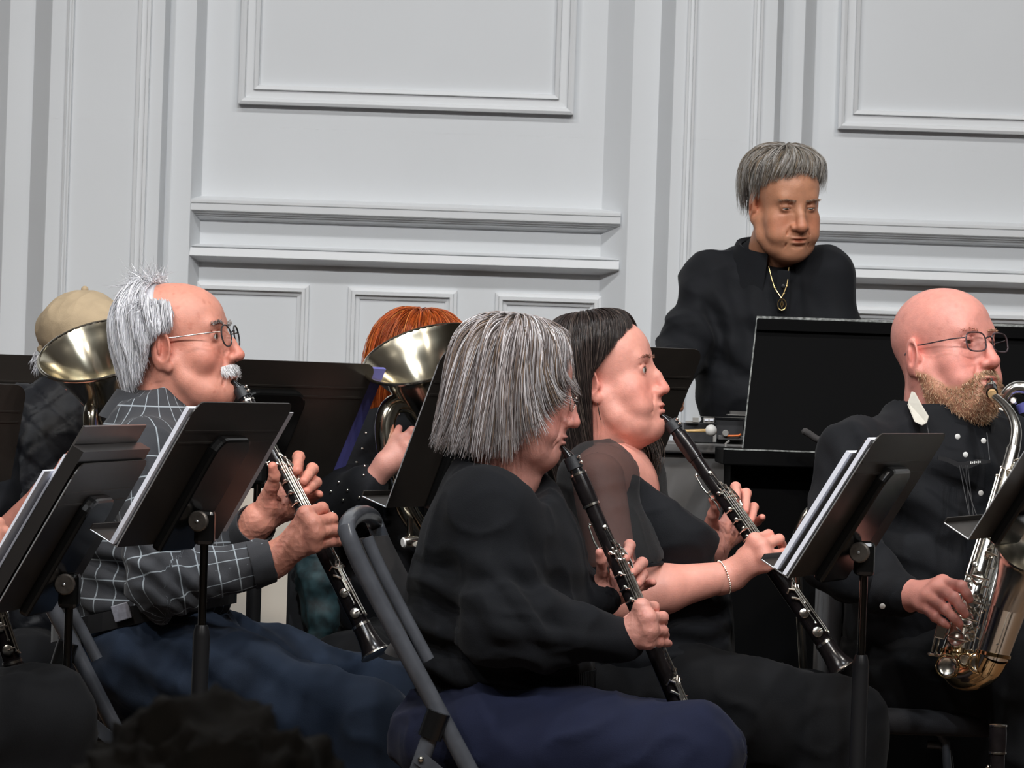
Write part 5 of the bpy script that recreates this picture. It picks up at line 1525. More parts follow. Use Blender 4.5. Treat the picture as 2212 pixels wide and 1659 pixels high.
v = Vol(P(1390, 1120, 8.55), P(1900, 520, 9.4), 0.0068)
v.ell(P(1660, 722, Y), (0.175, 0.118, 0.155), T6, k=0)
v.ell(P(1672, 850, Y), (0.175, 0.140, 0.20), T6, k=0.05)
v.cone(P(1545, 618, Y), P(1778, 604, Y), 0.058, 0.058, 0.05)
v.cone(P(1652, 572, Y + 0.02), P(1658, 620, Y), 0.062, 0.09, 0.04)
v.cone(P(1640, 560, Y + 0.02), P(1550, 608, Y), 0.040, 0.060, 0.04).cone(P(1672, 560, Y + 0.02), P(1770, 600, Y), 0.040, 0.058, 0.04)
v.chain([P(1540, 612, 8.98), P(1492, 730, 8.94), P(1450, 818, 8.82)], [0.070, 0.062, 0.046], 0.03, 0.025)
v.chain([P(1785, 600, 8.98), P(1800, 720, 8.96), P(1790, 840, 8.80)], [0.066, 0.054, 0.044], 0.03, 0.025)
v.cone(P(1672, 520, 8.90), P(1684, 592, 8.852), 0.066, 0.012, 0.006, op='s')
fo = [(P(1490, 720, 8.9), 0.08, (0.5, 0, 0.9), 80, 0.005), (P(1560, 700, 8.9), 0.06, (0.9, 0, 0.3), 90, 0.006), (P(1650, 800, 8.85), 0.10, (0.2, 0, 1), 60, 0.004)]
p, q = cloth_block(v, 0.004, 7, (1, 1, 0.8), 43, fo)
shirt = cloth_obj('shirt', p, q, M['black_shirt'], per)
collar(shirt, 'collar', M['black_shirt'], P(1664, 562, Y - 0.015), Z3 + f6 * 0.30, f6 * 0.9 + r6 * 0.0, 0.070, 0.102, 0.060, gap=46, tip=0.036, flat=1.0)
MB().box(P(1690, 680, 8.872), 0.030, 0.004, 0.20, Rz(math.radians(14))).build('placket', M['black_shirt'], shirt, smooth=False, bevel=0.001)
for y_ in (618, 660, 712): MB().lathe([(0, 0.004), (0.002, 0.004), (0.0025, 0.002)], P(1692, y_, 8.865), (0, -1, 0), 10).build('button', M['harness'], shirt)
nk = empty('necklace', P(1689, 640, 8.85), 'thin gold chain necklace with an oval black and gold pendant', 'necklace')
MB().tube(list(spline([P(1660, 575, 8.885), P(1672, 618, 8.868), P(1688, 644, 8.858)], 10)), 0.0010, 6).build('chain', M['gold'], nk)
MB().tube(list(spline([P(1704, 578, 8.885), P(1700, 615, 8.868), P(1688, 644, 8.858)], 10)), 0.0010, 6).build('chain', M['gold'], nk)
for (x_, y_) in ((1674, 622), (1680, 632), (1700, 618), (1694, 634)): MB().sphere(P(x_, y_, 8.862), 0.0022, 8).build('bead', M['gold'], nk)
ov = [P(1689, 658, 8.856) + np.array([0.0095 * math.cos(a), 0, 0.0125 * math.sin(a)]) for a in np.linspace(0, 2 * math.pi, 24, endpoint=False)]
pd = MB().prism(ov, np.array([0, 0.002, 0]), np.array([0, -0.0005, 0])).build('pendant', M['stand_gloss'], nk, smooth=False)
MB().tube(ov, 0.0011, 6, closed=True).build('pendant_rim', M['gold'], pd)
em = MB(); c_ = P(1689, 658, 8.854)
em.box(c_, 0.0022, 0.002, 0.017).box(c_ + Z3 * 0.001, 0.008, 0.002, 0.0030).box(c_ + Z3 * 0.004, 0.006, 0.002, 0.0024, Ry(0.7)).box(c_ + Z3 * 0.004, 0.006, 0.002, 0.0024, Ry(-0.7)).box(c_ - Z3 * 0.0015, 0.006, 0.002, 0.0022, Ry(0.6)).box(c_ - Z3 * 0.0015, 0.006, 0.002, 0.0022, Ry(-0.6))
em.build('pendant_emblem', M['gold'], pd, smooth=False)
legs('trousers', M['blackpants'], per, P(1672, 960, Y), [
    (P(1620, 990, 9.0), P(1620, 1350, 8.97), 0.10, 0.075, P(1615, 1800, 9.0) * np.array([1, 1, 0]) + Z3 * 0.09),
    (P(1725, 990, 9.0), P(1725, 1350, 8.97), 0.10, 0.075, P(1730, 1800, 9.0) * np.array([1, 1, 0]) + Z3 * 0.09)], R=T6, hipr=(0.178, 0.14, 0.13), h=0.011, seed=9)
GG = [lin(150, 144, 136), lin(186, 182, 178), lin(112, 102, 92), lin(128, 112, 92)]
sh = Shell({0: [(0.0, 0.137), (0.045, 0.139), (0.082, 0.122), (0.100, 0.098), (0.103, 0.070)],
            45: [(0.0, 0.137), (0.048, 0.138), (0.085, 0.118), (0.093, 0.075), (0.090, 0.040)],
            80: [(0.0, 0.137), (0.050, 0.137), (0.081, 0.102), (0.084, 0.045), (0.080, -0.012)],
            110: [(0.0, 0.137), (0.052, 0.137), (0.092, 0.098), (0.098, 0.020), (0.086, -0.050)],
            180: [(0.0, 0.137), (0.056, 0.137), (0.108, 0.090), (0.113, 0.0), (0.090, -0.085)]}, yo=-0.010)
def t1p(ph): a = np.abs((ph + 180) % 360 - 180); return np.interp(a, [0, 40, 52, 64, 70, 78, 104, 120, 145, 180], [0.84, 0.84, 0.80, 0.93, 0.93, 0.74, 0.72, 0.80, 0.88, 0.92])
shell_hair(pp_, sh, (-180, 180), 0.0, t1p, 4200, 0.0010, GG, [5, 4, 3, 3], lin(112, 102, 94), wave=0.006, lift=0.012, parent=per, tipjit=0.30, flick=0.020, base_end=0.86, sweep=lambda ph, t: ph + 26 * t ** 1.3 * np.cos(np.radians(ph)))
brows(HB[0], pp_, per, [lin(150, 118, 96), lin(168, 142, 124)], 90, 0.008, 0.029, width=0.0006, thick=0.002)

# ---------- bald saxophonist ----------------------------------------------------------------------
Y = 7.75
bal = person((P(2030, 1450, Y)[0], Y, 0), 'bald bearded man in glasses and a black shirt playing an alto saxophone')
pq = Pose(P(2043, 772, Y), 180 + 42, 13, 0, 1.05); POSE_BAL = pq
skin = np.array(lin(226, 154, 140))
BEARD = [lin(200, 162, 128), lin(174, 136, 104), lin(222, 192, 160)]
def bw(p):
    X = np.abs(p[:, 0]); a = p[:, 2] + 0.030 - 0.5 * np.clip(p[:, 1] - 0.02, 0, 1) * 0.2
    w = np.clip((-(p[:, 2]) - np.interp(p[:, 1], [-0.01, 0.02, 0.05, 0.075, 0.10], [0.020, 0.035, 0.062, 0.068, 0.046])) * 120, 0, 1) * (p[:, 1] > -0.006) * (p[:, 2] > -0.14)
    lip = gauss((X / 0.024) ** 2 + ((p[:, 2] + 0.066) / 0.011) ** 2, 0.65)
    return 0.75 * np.clip(w - 1.4 * lip, 0, 1)
hb = head_block(skin, pq.l(P(2040, 935, Y + 0.02)), nose=1.0, nosew=1.1, jaw=1.08, chin=0.99, age=0.5, jowl=0.016, lips=0.8, lid=0.30, puff=0.002, neck_r=0.068, ear=1.12, beard=bw, stub=lin(190, 142, 110))
parts = [(pq.w(hb[0]), hb[1], hb[2])]
parts.append(hand_block(skin, (1955, 1287, 7.42), [(2036, 1258, 7.36), (2023, 1272, 7.35), (2006, 1290, 7.35), (1993, 1308, 7.36)],
                        [(2076, 1266, 7.31), (2060, 1291, 7.30), (2042, 1316, 7.30), (2020, 1333, 7.31)],
                        [(2094, 1295, 7.31), (2085, 1327, 7.30), (2073, 1348, 7.30), (2047, 1351, 7.31)],
                        [(1985, 1280, 7.42), (2010, 1300, 7.44), (2035, 1315, 7.44)], forearm=(1925, 1284, 7.43), r=1.06, wrist_r=0.031))
aR = [P(1850, 990, 7.60), P(1806, 1205, 7.50), P(1940, 1283, 7.43)]
parts.append(core(P(2040, 935, 7.77), P(2020, 1085, 7.75), [tuple(aR), (P(2170, 990, 7.90), P(2245, 1190, 7.80), P(2200, 1130, 7.55))], skin, P(2030, 1370, 7.75)))
body_obj(parts, bal)
eyes(pq, bal, (0.0, -0.45))
spectacles(pq, bal, M['frame_tort'], 0.048, 0.036, y=0.111, z=0.006, sq=3.2)
# beard strands grown from the beard area of the skin
hp_, hq_, hc_ = hb
w_ = bw(hp_); nn = vnormals(hp_, hq_)
sel = np.where((w_ > 0.35))[0]
dr = nn[sel] * 0.65 + np.array([0, 0.15, -0.9]) * 0.8
tuft(pq, hp_[sel] - nn[sel] * 0.001, dr, 0.0075, 4200, 0.0006, BEARD, [4, 3, 3], 'beard', bal, spread=0.28, curl=0.6)
stache(hb[0], pq, bal, BEARD, 420, 0.0065, 0.032, width=0.0006)
brows(hb[0], pq, bal, [lin(205, 160, 132)], 60, 0.005, 0.030, width=0.0005)
f7 = nrm([math.sin(math.radians(40)), -math.cos(math.radians(40)), 0]); r7 = np.cross(f7, Z3); T7 = np.stack([r7, f7, Z3], 1)
v = Vol(P(1690, 1520, 7.25), P(2330, 880, 8.2), 0.0068)
v.ell(P(2015, 1085, Y), (0.200, 0.140, 0.20), T7, k=0)
v.ell(P(2030, 1260, Y), (0.200, 0.175, 0.17), T7, k=0.06)
v.ell(P(2030, 1370, Y), (0.195, 0.170, 0.08), T7, k=0.05)
v.cone(P(1872, 985, 7.63), P(2155, 975, 7.88), 0.075, 0.072, 0.06)
v.cone(P(2030, 915, Y), P(2020, 990, Y), 0.080, 0.13, 0.06)
aR = [P(1850, 990, 7.60), P(1806, 1205, 7.50), P(1940, 1283, 7.43)]
v.chain(aR, [0.078, 0.068, 0.046], 0.03, 0.03)
aL = [P(2170, 990, 7.90), P(2245, 1190, 7.80), P(2200, 1130, 7.55)]
v.chain(aL, [0.076, 0.064, 0.046], 0.03, 0.03)
v.cone(P(2092, 905, 7.60), P(2098, 975, 7.60), 0.034, 0.006, 0.008, op='s')
fo = [(aR[1] + np.array([0.02, 0, 0]), 0.07, (0.8, 0, 0.6), 100, 0.006), (P(1960, 1220, 7.55), 0.10, (0.35, 0, 1), 60, 0.007), (P(1980, 1130, 7.55), 0.10, (0.5, 0, 0.8), 45, 0.006), (P(1870, 990, 7.55), 0.05, (0.9, 0, 0.4), 110, 0.004)]
p, q = cloth_block(v, 0.004, 7, (1, 1, 0.8), 53, fo)
shirt = cloth_obj('shirt', p, q, M['black_shirt'], bal)
cu = cuff(shirt, 'cuff', M['black_shirt'], P(1885, 1272, 7.44), P(1940, 1284, 7.43), 0.047, 0.044)
MB().lathe([(0, 0.0052), (0.002, 0.0055), (0.003, 0.004)], P(1906, 1309, 7.392), (0, -1, -0.2), 14).build('button', M['button'], cu)
collar(shirt, 'collar', M['black_shirt'], P(2040, 926, Y), Z3 + f7 * 0.25, f7, 0.082, 0.118, 0.062, gap=40, tip=0.040, flat=1.0)
for (x_, y_) in ((2068, 943), (2085, 982), (2124, 952), (2118, 1065)):
    MB().lathe([(0, 0.0052), (0.002, 0.0055), (0.003, 0.004)], P(x_, y_, 7.585), (0.3, -1, 0), 14).build('button', M['button'], shirt)
hs = empty('saxophone_harness', P(2075, 1000, 7.57), 'black saxophone harness with a white leather shoulder pad', 'harness')
spd = [P(x_, y_, yy) for x_, y_, yy in ((1969, 846, 7.665), (1962, 872, 7.655), (1960, 874, 7.65), (1976, 912, 7.60), (1992, 921, 7.595), (2003, 915, 7.595), (2007, 900, 7.60), (1990, 872, 7.63), (1977, 848, 7.66))]
MB().prism(spd, np.array([0.0, 0.004, 0]), np.array([-0.001, -0.004, 0.001])).build('shoulder_pad', M['strap'], hs, smooth=False, bevel=0.002)
bp = [P(x_, y_, 7.565) for x_, y_ in ((2026, 985), (2045, 988), (2070, 998), (2085, 998), (2110, 992), (2140, 994), (2139, 1000), (2115, 1003), (2090, 1013), (2070, 1010), (2045, 998), (2026, 993))]
cb_ = MB().prism(bp, np.array([0, 0.004, 0]), np.array([0, -0.003, 0])).build('chest_bar', M['harness'], hs, smooth=False)
for i, x_ in enumerate((2097, 2101, 2105, 2109, 2113, 2117)): MB().box(P(x_, 999.5 - i * 0.35, 7.561), 0.0022, 0.001, 0.0035 if i % 2 else 0.005).build('lettering', M['button'], cb_, smooth=False)
for a_, b_ in (((2072, 1003), (2105, 1160)), ((2076, 1003), (2112, 1120)), ((2086, 1003), (2098, 1150)), ((2090, 1003), (2110, 1165))):
    MB().tube(list(spline([P(*a_, 7.565), (P(*a_, 7.5) + P(*b_, 7.5)) / 2 - Z3 * 0.004, P(*b_, 7.47)], 8)), 0.0011, 6).build('cord', M['harness'], hs)
MB().tube([P(2003, 918, 7.60), P(2009, 955, 7.575)], 0.001, 6).build('cord', M['harness'], hs)
MB().tube([P(2132, 935, 7.60), P(2138, 994, 7.565)], 0.0014, 6).build('cord', M['harness'], hs)
legs('trousers', M['blackpants'], bal, P(2030, 1430, Y), [
    (P(1950, 1440, 7.68), P(2235, 1456, 7.52), 0.105, 0.088, P(2250, 1900, 7.52) * np.array([1, 1, 0]) + Z3 * 0.09),
    (P(2090, 1435, 7.88), P(2400, 1440, 7.78), 0.105, 0.088, P(2410, 1900, 7.78) * np.array([1, 1, 0]) + Z3 * 0.09)], R=T7, hipr=(0.198, 0.185, 0.105), h=0.0105, seed=11)
# ------------------------------------------------------------------ clarinets
def clarinet(label, top, bottom, lig='lig', ring_barrel=True, mouthpiece=True, group='clarinets'):
    top = np.array(top, float); bottom = np.array(bottom, float)
    A = nrm(bottom - top); L_ = np.linalg.norm(bottom - top); k = L_ / 0.67
    C = np.array([0, -1.0, 0]); C = nrm(C - A * np.dot(C, A)); Fv = np.cross(C, A)
    if Fv[0] < 0: Fv = -Fv
    root = empty('clarinet', bottom, label, 'clarinet', group)
    ra = lambda s: np.interp(s, [0.13, 0.35, 0.36, 0.60], [0.0132, 0.0136, 0.0142, 0.0158])
    pt = lambda s, a, r: top + A * s * k + r * (math.cos(math.radians(a)) * C + math.sin(math.radians(a)) * Fv)
    rd = lambda a: math.cos(math.radians(a)) * C + math.sin(math.radians(a)) * Fv
    lat = lambda prof, name, m_, par, n=22: MB().lathe([(s * k, r) for s, r in prof], top, A, n, ref=C).build(name, m_, par)
    if mouthpiece:
        b = MB(); n = 16; vs = []; fs = []
        prof = [(0.000, 0.0062, 0.0014, 0.0085), (0.012, 0.0072, 0.0036, 0.0065), (0.030, 0.0095, 0.0085, 0.0025), (0.040, 0.0112, 0.0108, 0.0008), (0.068, 0.0125, 0.0125, 0)]
        for (s, rw, rt_, off) in prof:          # beak: wedge seen from the side
            for i in range(n):
                a = 2 * math.pi * i / n
                vs.append(top + A * s * k + C * rw * math.cos(a) + Fv * (rt_ * math.sin(a) - off))
        for i in range(len(prof) - 1):
            for j in range(n): fs.append((i * n + j, i * n + (j + 1) % n, (i + 1) * n + (j + 1) % n, (i + 1) * n + j))
        fs += [tuple(range(n)), tuple((len(prof) - 1) * n + j for j in range(n))]
        b.add(vs, fs).build('mouthpiece', M['mouth'], root)
        lg = lat([(0.034, 0.0125), (0.035, 0.0140), (0.057, 0.0146), (0.058, 0.0130)], 'ligature', M[lig], root)
        for s in (0.041, 0.051):
            MB().tube([pt(s, 40, 0.0145), pt(s, 55, 0.0185)], 0.0022, 8).sphere(pt(s, 48, 0.0182), 0.0034, 10).build('ligature_screw', M['silver'], lg)
    br = lat([(0.066, 0.0120), (0.067, 0.0146), (0.085, 0.0158), (0.112, 0.0156), (0.131, 0.0148), (0.132, 0.0130)], 'barrel', M['clar'], root)
    if ring_barrel:
        for s in (0.068, 0.128): lat([(s - 0.0025, 0.0150), (s - 0.002, 0.0160), (s + 0.002, 0.0160), (s + 0.0025, 0.0150)], 'barrel_ring', M['silver'], br)
    uj = lat([(0.130, 0.0132), (0.345, 0.0136), (0.352, 0.0140), (0.358, 0.0130)], 'upper_joint', M['clar'], root)
    lj = lat([(0.354, 0.0128), (0.356, 0.0148), (0.368, 0.0146), (0.598, 0.0160), (0.602, 0.0140)], 'lower_joint', M['clar'], root)
    bl = lat([(0.598, 0.0155), (0.599, 0.0178), (0.610, 0.0180), (0.630, 0.0192), (0.650, 0.0222), (0.662, 0.0262), (0.669, 0.0300), (0.6695, 0.0300), (0.668, 0.0270), (0.655, 0.0200), (0.63, 0.013)], 'bell', M['clar'], root)
    lat([(0.601, 0.0176), (0.6015, 0.0188), (0.6065, 0.0188), (0.607, 0.0178)], 'bell_ring', M['silver'], bl)
    lat([(0.6665, 0.0290), (0.6690, 0.0308), (0.6710, 0.0308), (0.6705, 0.0285)], 'bell_rim', M['silver'], bl)
    def key(rods=(), cups=(), touches=(), rings=(), par=root):
        b = MB()
        for (s0, s1, a) in rods:
            h_ = 0.0062
            b.tube([pt(s0, a, ra(s0) + h_), pt(s1, a, ra(s1) + h_)], 0.0016, 8)
            for s in (s0, s1):
                b.tube([pt(s, a, ra(s) - 0.001), pt(s, a, ra(s) + h_)], 0.0013, 6); b.sphere(pt(s, a, ra(s) + h_), 0.0027, 8)
        for (s, a, r, s_arm, a_arm) in cups:
            b.lathe([(0, r * 0.8), (0.0012, r), (0.0028, r), (0.0036, r * 0.75), (0.0038, 0.0002)], pt(s, a, ra(s) + 0.0012), rd(a), 16)
            b.tube([pt(s, a, ra(s) + 0.0054), pt((s + s_arm) / 2, (a + a_arm) / 2, ra(s) + 0.0075), pt(s_arm, a_arm, ra(s) + 0.0062)], 0.0014, 6)
        for (pts_, r) in touches:
            b.tube([pt(s, a, ra(s) + h) for (s, a, h) in pts_], r, 8)
        for (s, a, r) in rings:
            c = pt(s, a, ra(s) + 0.0028); n_ = rd(a); e1 = nrm(A - n_ * np.dot(A, n_)); e2 = np.cross(n_, e1)
            b.tube([c + r * (math.cos(t) * e1 + math.sin(t) * e2) for t in np.linspace(0, 2 * math.pi, 16, endpoint=False)], 0.0016, 6, closed=True)
        return b.build('key', M['silver'], par)
    # register and thumb keys on the back
    key(rods=[(0.205, 0.222, -80)], cups=[(0.160, -90, 0.0040, 0.205, -80)], touches=[([(0.160, -85, 0.006), (0.190, -80, 0.009), (0.235, -82, 0.004), (0.252, -92, 0.006)], 0.0015)])
    key(cups=[(0.175, 25, 0.0044, 0.215, 30)], touches=[([(0.178, 25, 0.006), (0.24, 34, 0.007), (0.30, 36, 0.006), (0.335, 20, 0.005)], 0.0014)])
    # throat keys, high on the front
    key(rods=[(0.214, 0.232, 62)], cups=[(0.205, 40, 0.0048, 0.222, 62)], touches=[([(0.222, 70, 0.008), (0.236, 84, 0.010), (0.252, 88, 0.011)], 0.0022)])
    key(rods=[(0.226, 0.250, 74)], cups=[(0.216, 70, 0.0040, 0.232, 75)], touches=[([(0.240, 80, 0.009), (0.256, 100, 0.010), (0.268, 96, 0.008)], 0.0024)])
    # four long side rods
    for i, (s0, s1, a) in enumerate(((0.215, 0.395, 12), (0.222, 0.392, 24), (0.230, 0.388, 38), (0.240, 0.385, 52))):
        key(rods=[(s0, s1, a)], cups=[(s0 + 0.006, a - 22, 0.0040, s0 + 0.012, a)] if i % 2 == 0 else [], touches=[([(s1 - 0.004, a, 0.006), (s1 + 0.012, a - 6, 0.008)], 0.0020)])
    # cross keys on the near side
    for (s, a) in ((0.262, -8), (0.288, -14), (0.312, -6), (0.330, -20)):
        key(rods=[], cups=[(s, a, 0.0044, s + 0.006, a + 26)], touches=[([(s, a + 10, 0.006), (s + 0.003, a - 38, 0.006)], 0.0017)])
    # ring keys of both joints
    key(rods=[(0.270, 0.352, 68)], rings=[(0.282, 90, 0.0078), (0.306, 90, 0.0078), (0.332, 92, 0.0080)], cups=[(0.262, 90, 0.0052, 0.272, 68)])
    key(rods=[(0.366, 0.470, 66)], rings=[(0.388, 90, 0.0082), (0.414, 92, 0.0082), (0.440, 92, 0.0082)], cups=[(0.458, 88, 0.0060, 0.452, 66)])
    # bridge and lower stack
    key(rods=[(0.352, 0.372, 40)], touches=[([(0.345, 48, 0.006), (0.372, 44, 0.007)], 0.0026), ([(0.350, 60, 0.006), (0.374, 58, 0.007)], 0.0024)])
    key(rods=[(0.470, 0.512, 40)], cups=[(0.478, 62, 0.0072, 0.484, 42)], touches=[([(0.478, 30, 0.007), (0.470, 8, 0.007), (0.476, -14, 0.006)], 0.0024)])
    for (s0, s1, a, cs, ca, cr) in ((0.470, 0.532, 30, 0.530, 2, 0.0092), (0.476, 0.585, 44, 0.578, 4, 0.0098), (0.482, 0.590, 58, 0.508, 84, 0.0090)):
        key(rods=[(s0, s1, a)], cups=[(cs, ca, cr, cs - 0.001, a)], touches=[([(s0, a, 0.006), (s0 - 0.008, a + 10, 0.008), (s0 - 0.006, a + 24, 0.008)], 0.0022)])
    key(rods=[(0.500, 0.560, 22)], touches=[([(0.500, 22, 0.006), (0.492, 6, 0.007), (0.488, -6, 0.007)], 0.0026)])
    return root
mouth = lambda ps_, y=0.099, z=-0.0655: ps_.w1((0, y, z))
clarinet('clarinet of the white-haired man with a black ligature and flared bell', mouth(POSE_MAN, 0.098), P(812, 1413, 7.47))
mw = mouth(POSE_WOM, 0.098)
clarinet('clarinet of the grey-haired woman running down past her navy knee', mw, mw + nrm(P(1482, 1563, 6.935) - mw) * 0.665, lig='lig')
clarinet('clarinet of the brunette woman pointing down to her black trousers', mouth(POSE_BRU, 0.098), P(1820, 1446, 7.43), ring_barrel=False)
clarinet('clarinet cut by the left edge below the folder stand', P(-180, 800, 6.97), P(50, 1500, 6.97))
# clarinet resting on a peg stand at the lower right
cx = P(2156, 1567, 7.0)
pegc = clarinet('clarinet without mouthpiece upright on a peg below the saxophone', np.array([cx[0], 7.0, cx[2] + 0.055]), np.array([cx[0] + 0.004, 7.0, 0.055]), mouthpiece=False)
pg = empty('peg_stand', (cx[0], 7.0, 0), 'small black peg stand holding the upright clarinet', 'instrument stand')
MB().lathe([(0, 0.012), (0.10, 0.008), (0.16, 0.005)], (cx[0] + 0.004, 7.0, 0.02), (0, 0, 1), 12).build('peg', M['stand_pole'], pg)
for i in range(3):
    a = 0.4 + 2.094 * i
    MB().tube([(cx[0], 7.0, 0.03), (cx[0] + 0.11 * math.cos(a), 7.0 + 0.11 * math.sin(a), 0.008)], 0.006, 8).build('foot', M['stand_pole'], pg)

# ------------------------------------------------------------------ alto saxophone
def sweep(pts, name, m_, parent, n=20, N=40):
    a = np.array([list(P(x, y, Y)) + [r] for x, y, Y, r in pts]); b = spline(a, N)
    return MB().tube(list(b[:, :3]), list(b[:, 3]), n).build(name, m_, parent), b
sx = empty('alto_saxophone', P(2090, 1460, 7.35), 'silver alto saxophone played by the bald man', 'saxophone')
mq = mouth(POSE_BAL, 0.098, -0.0665)
m1 = P(2143, 849, 7.60)
MB().tube(list(spline([mq, (mq * 0.55 + m1 * 0.45), m1], 8)), [0.004, 0.007, 0.0095, 0.0105, 0.011, 0.0115, 0.0118, 0.0118], 16).build('mouthpiece', M['mouth'], sx)
lg = MB(); d_ = nrm(m1 - mq); c_ = mq * 0.62 + m1 * 0.38
lg.lathe([(0, 0.0100), (0.001, 0.0116), (0.014, 0.0124), (0.015, 0.0105)], c_, d_, 18)
lo_ = lg.build('ligature', M['silver'], sx)
for t in (0.003, 0.011): MB().tube([c_ + d_ * t + Z3 * 0.011, c_ + d_ * t + Z3 * 0.016], 0.003, 8).build('ligature_screw', M['silver'], lo_)
MB().tube([m1 - d_ * 0.002, m1 + d_ * 0.010], 0.0085, 14).build('cork', M['cork'], sx)
sweep([(2147, 855, 7.595, 0.0072), (2168, 873, 7.565, 0.0082), (2186, 898, 7.535, 0.0095), (2195, 930, 7.51, 0.0108), (2191, 968, 7.49, 0.0118)], 'neck', M['sax'], sx)
bd, bpth = sweep([(2190, 966, 7.49, 0.0130), (2160, 1080, 7.46, 0.0160), (2126, 1200, 7.425, 0.0200), (2086, 1335, 7.385, 0.0245), (2064, 1412, 7.365, 0.0275)], 'body_tube', M['sax'], sx, 24)
bw_, _ = sweep([(2064, 1408, 7.366, 0.0280), (2062, 1436, 7.355, 0.0290), (2078, 1456, 7.34, 0.0300), (2104, 1456, 7.32, 0.0305), (2130, 1440, 7.30, 0.0310), (2146, 1412, 7.285, 0.0310)], 'bow', M['saxgold'], sx, 24)
be, _ = sweep([(2145, 1415, 7.285, 0.0308), (2166, 1352, 7.27, 0.0325), (2186, 1292, 7.255, 0.0355)], 'bell_tube', M['sax'], sx, 24)
ba = P(2180, 1305, 7.26); bb = P(2226, 1192, 7.19); ax = nrm(bb - ba); LB = np.linalg.norm(bb - ba)
MB().lathe([(0.0, 0.0345), (LB * 0.3, 0.0385), (LB * 0.6, 0.0465), (LB * 0.85, 0.0565), (LB, 0.0640), (LB + 0.0015, 0.0655), (LB, 0.0650), (LB * 0.85, 0.0545), (LB * 0.6, 0.0445), (LB * 0.3, 0.0365), (0.0, 0.033)], ba, ax, 36, cap=False).build('bell', M['sax'], sx)
for (x, y, Y_, r) in ((2064, 1410, 7.365, 0.0295), (2146, 1413, 7.285, 0.0328)):
    ci = P(x, y, Y_); t_ = nrm(P(x + 8, y - 40, Y_) - P(x - 4, y + 20, Y_))
    MB().lathe([(-0.004, r * 0.98), (-0.003, r + 0.001), (0.003, r + 0.001), (0.004, r * 0.98)], ci, t_, 24).build('band', M['saxgold'], sx)
bx = nrm(P(2064, 1412, 7.365) - P(2190, 966, 7.49)); bc = np.array([0, -1.0, 0]); bc = nrm(bc - bx * np.dot(bc, bx)); bf = np.cross(bc, bx); bf = bf if bf[0] > 0 else -bf
LS = np.linalg.norm(P(2064, 1412, 7.365) - P(2190, 966, 7.49)); B0 = P(2190, 966, 7.49)
def spt(t, a, h):
    r = np.interp(t, [0, 0.25, 0.52, 0.83, 1.0], [0.0130, 0.0160, 0.0200, 0.0245, 0.0275])
    j = t * (len(bpth) - 1); i = min(int(j), len(bpth) - 2); c = bpth[i, :3] * (1 - (j - i)) + bpth[i + 1, :3] * (j - i)
    return c + (r + h) * (math.cos(math.radians(a)) * bc + math.sin(math.radians(a)) * bf)
def srd(a): return math.cos(math.radians(a)) * bc + math.sin(math.radians(a)) * bf
def skey(t, a, r, rod=None, m_='pad'):
    b = MB()
    c = spt(t, a, 0.004)
    b.lathe([(0, r * 0.85), (0.001, r), (0.004, r), (0.0055, r * 0.86), (0.0045, r * 0.7), (0.004, 0.001)], c, srd(a), 22)
    e = nrm(bx - srd(a) * np.dot(bx, srd(a))); e2 = np.cross(srd(a), e)
    b.tube([c + srd(a) * 0.006 - e2 * r * 0.95, c + srd(a) * 0.0075, c + srd(a) * 0.006 + e2 * (r + 0.008)], 0.0016, 6)
    b.build('key', M['silver'], sx)
for (t, a, r) in ((0.60, -6, 0.0125), (0.69, 4, 0.0145), (0.775, -4, 0.0150), (0.93, -18, 0.0165), (0.865, 30, 0.011), (0.50, 12, 0.0105), (0.42, -4, 0.0095), (0.34, 8, 0.0085), (0.27, -2, 0.0075), (0.20, 10, 0.0065), (0.13, 0, 0.0060), (0.74, -62, 0.009)):
    skey(t, a, r)
for (t0, t1, a, h) in ((0.06, 0.62, 38, 0.011), (0.10, 0.66, 46, 0.011), (0.14, 0.70, 54, 0.012), (0.22, 0.98, 62, 0.013), (0.55, 0.97, 40, 0.012), (0.12, 0.55, -40, 0.010), (0.16, 0.60, -52, 0.010), (0.60, 0.92, -48, 0.012)):
    b = MB(); pts_ = [spt(t, a, h) for t in np.linspace(t0, t1, 6)]
    b.tube(pts_, 0.0021, 8)
    for p_ in (pts_[0], pts_[2], pts_[3], pts_[-1]): b.sphere(p_, 0.0036, 8)
    for t in (t0, t1): b.tube([spt(t, a, -0.002), spt(t, a, h)], 0.0018, 6)
    b.build('key_rod', M['silver'], sx)
for (t, a) in ((0.56, -30), (0.62, -36), (0.665, 18), (0.72, 20), (0.80, 22), (0.845, -28), (0.89, 12), (0.30, 24), (0.24, 22), (0.17, 20), (0.09, 20), (0.38, 22), (0.46, 26)):
    b = MB(); c = spt(t, a, 0.009)
    b.lathe([(0, 0.004), (0.001, 0.0055), (0.003, 0.0055), (0.0035, 0.004)], c, srd(a), 14)
    b.tube([c, spt(t + 0.02, a + 18, 0.010)], 0.0018, 6)
    b.build('key_touch', M['silver'], sx)
for (x, y, Y_, r) in ((2048, 1440, 7.325, 0.0185), (2112, 1432, 7.285, 0.0170), (2082, 1426, 7.31, 0.0100)):
    c = P(x, y, Y_); dd = nrm([-0.25 if x < 2080 else 0.1, -1, 0.1])
    b = MB(); b.lathe([(0, r * 0.86), (0.001, r), (0.005, r), (0.007, r * 0.86), (0.0055, r * 0.7), (0.005, 0.001)], c, dd, 26).build('low_key', M['silver'], sx)
    gd = MB(); e1 = nrm(np.cross(dd, Z3)); e2 = np.cross(dd, e1)
    gd.tube([c + (r + 0.003) * (math.cos(t) * e1 + math.sin(t) * e2) + dd * 0.009 for t in np.linspace(0, 2 * math.pi, 24, endpoint=False)], 0.0015, 6, closed=True).build('key_guard', M['saxgold'], sx)
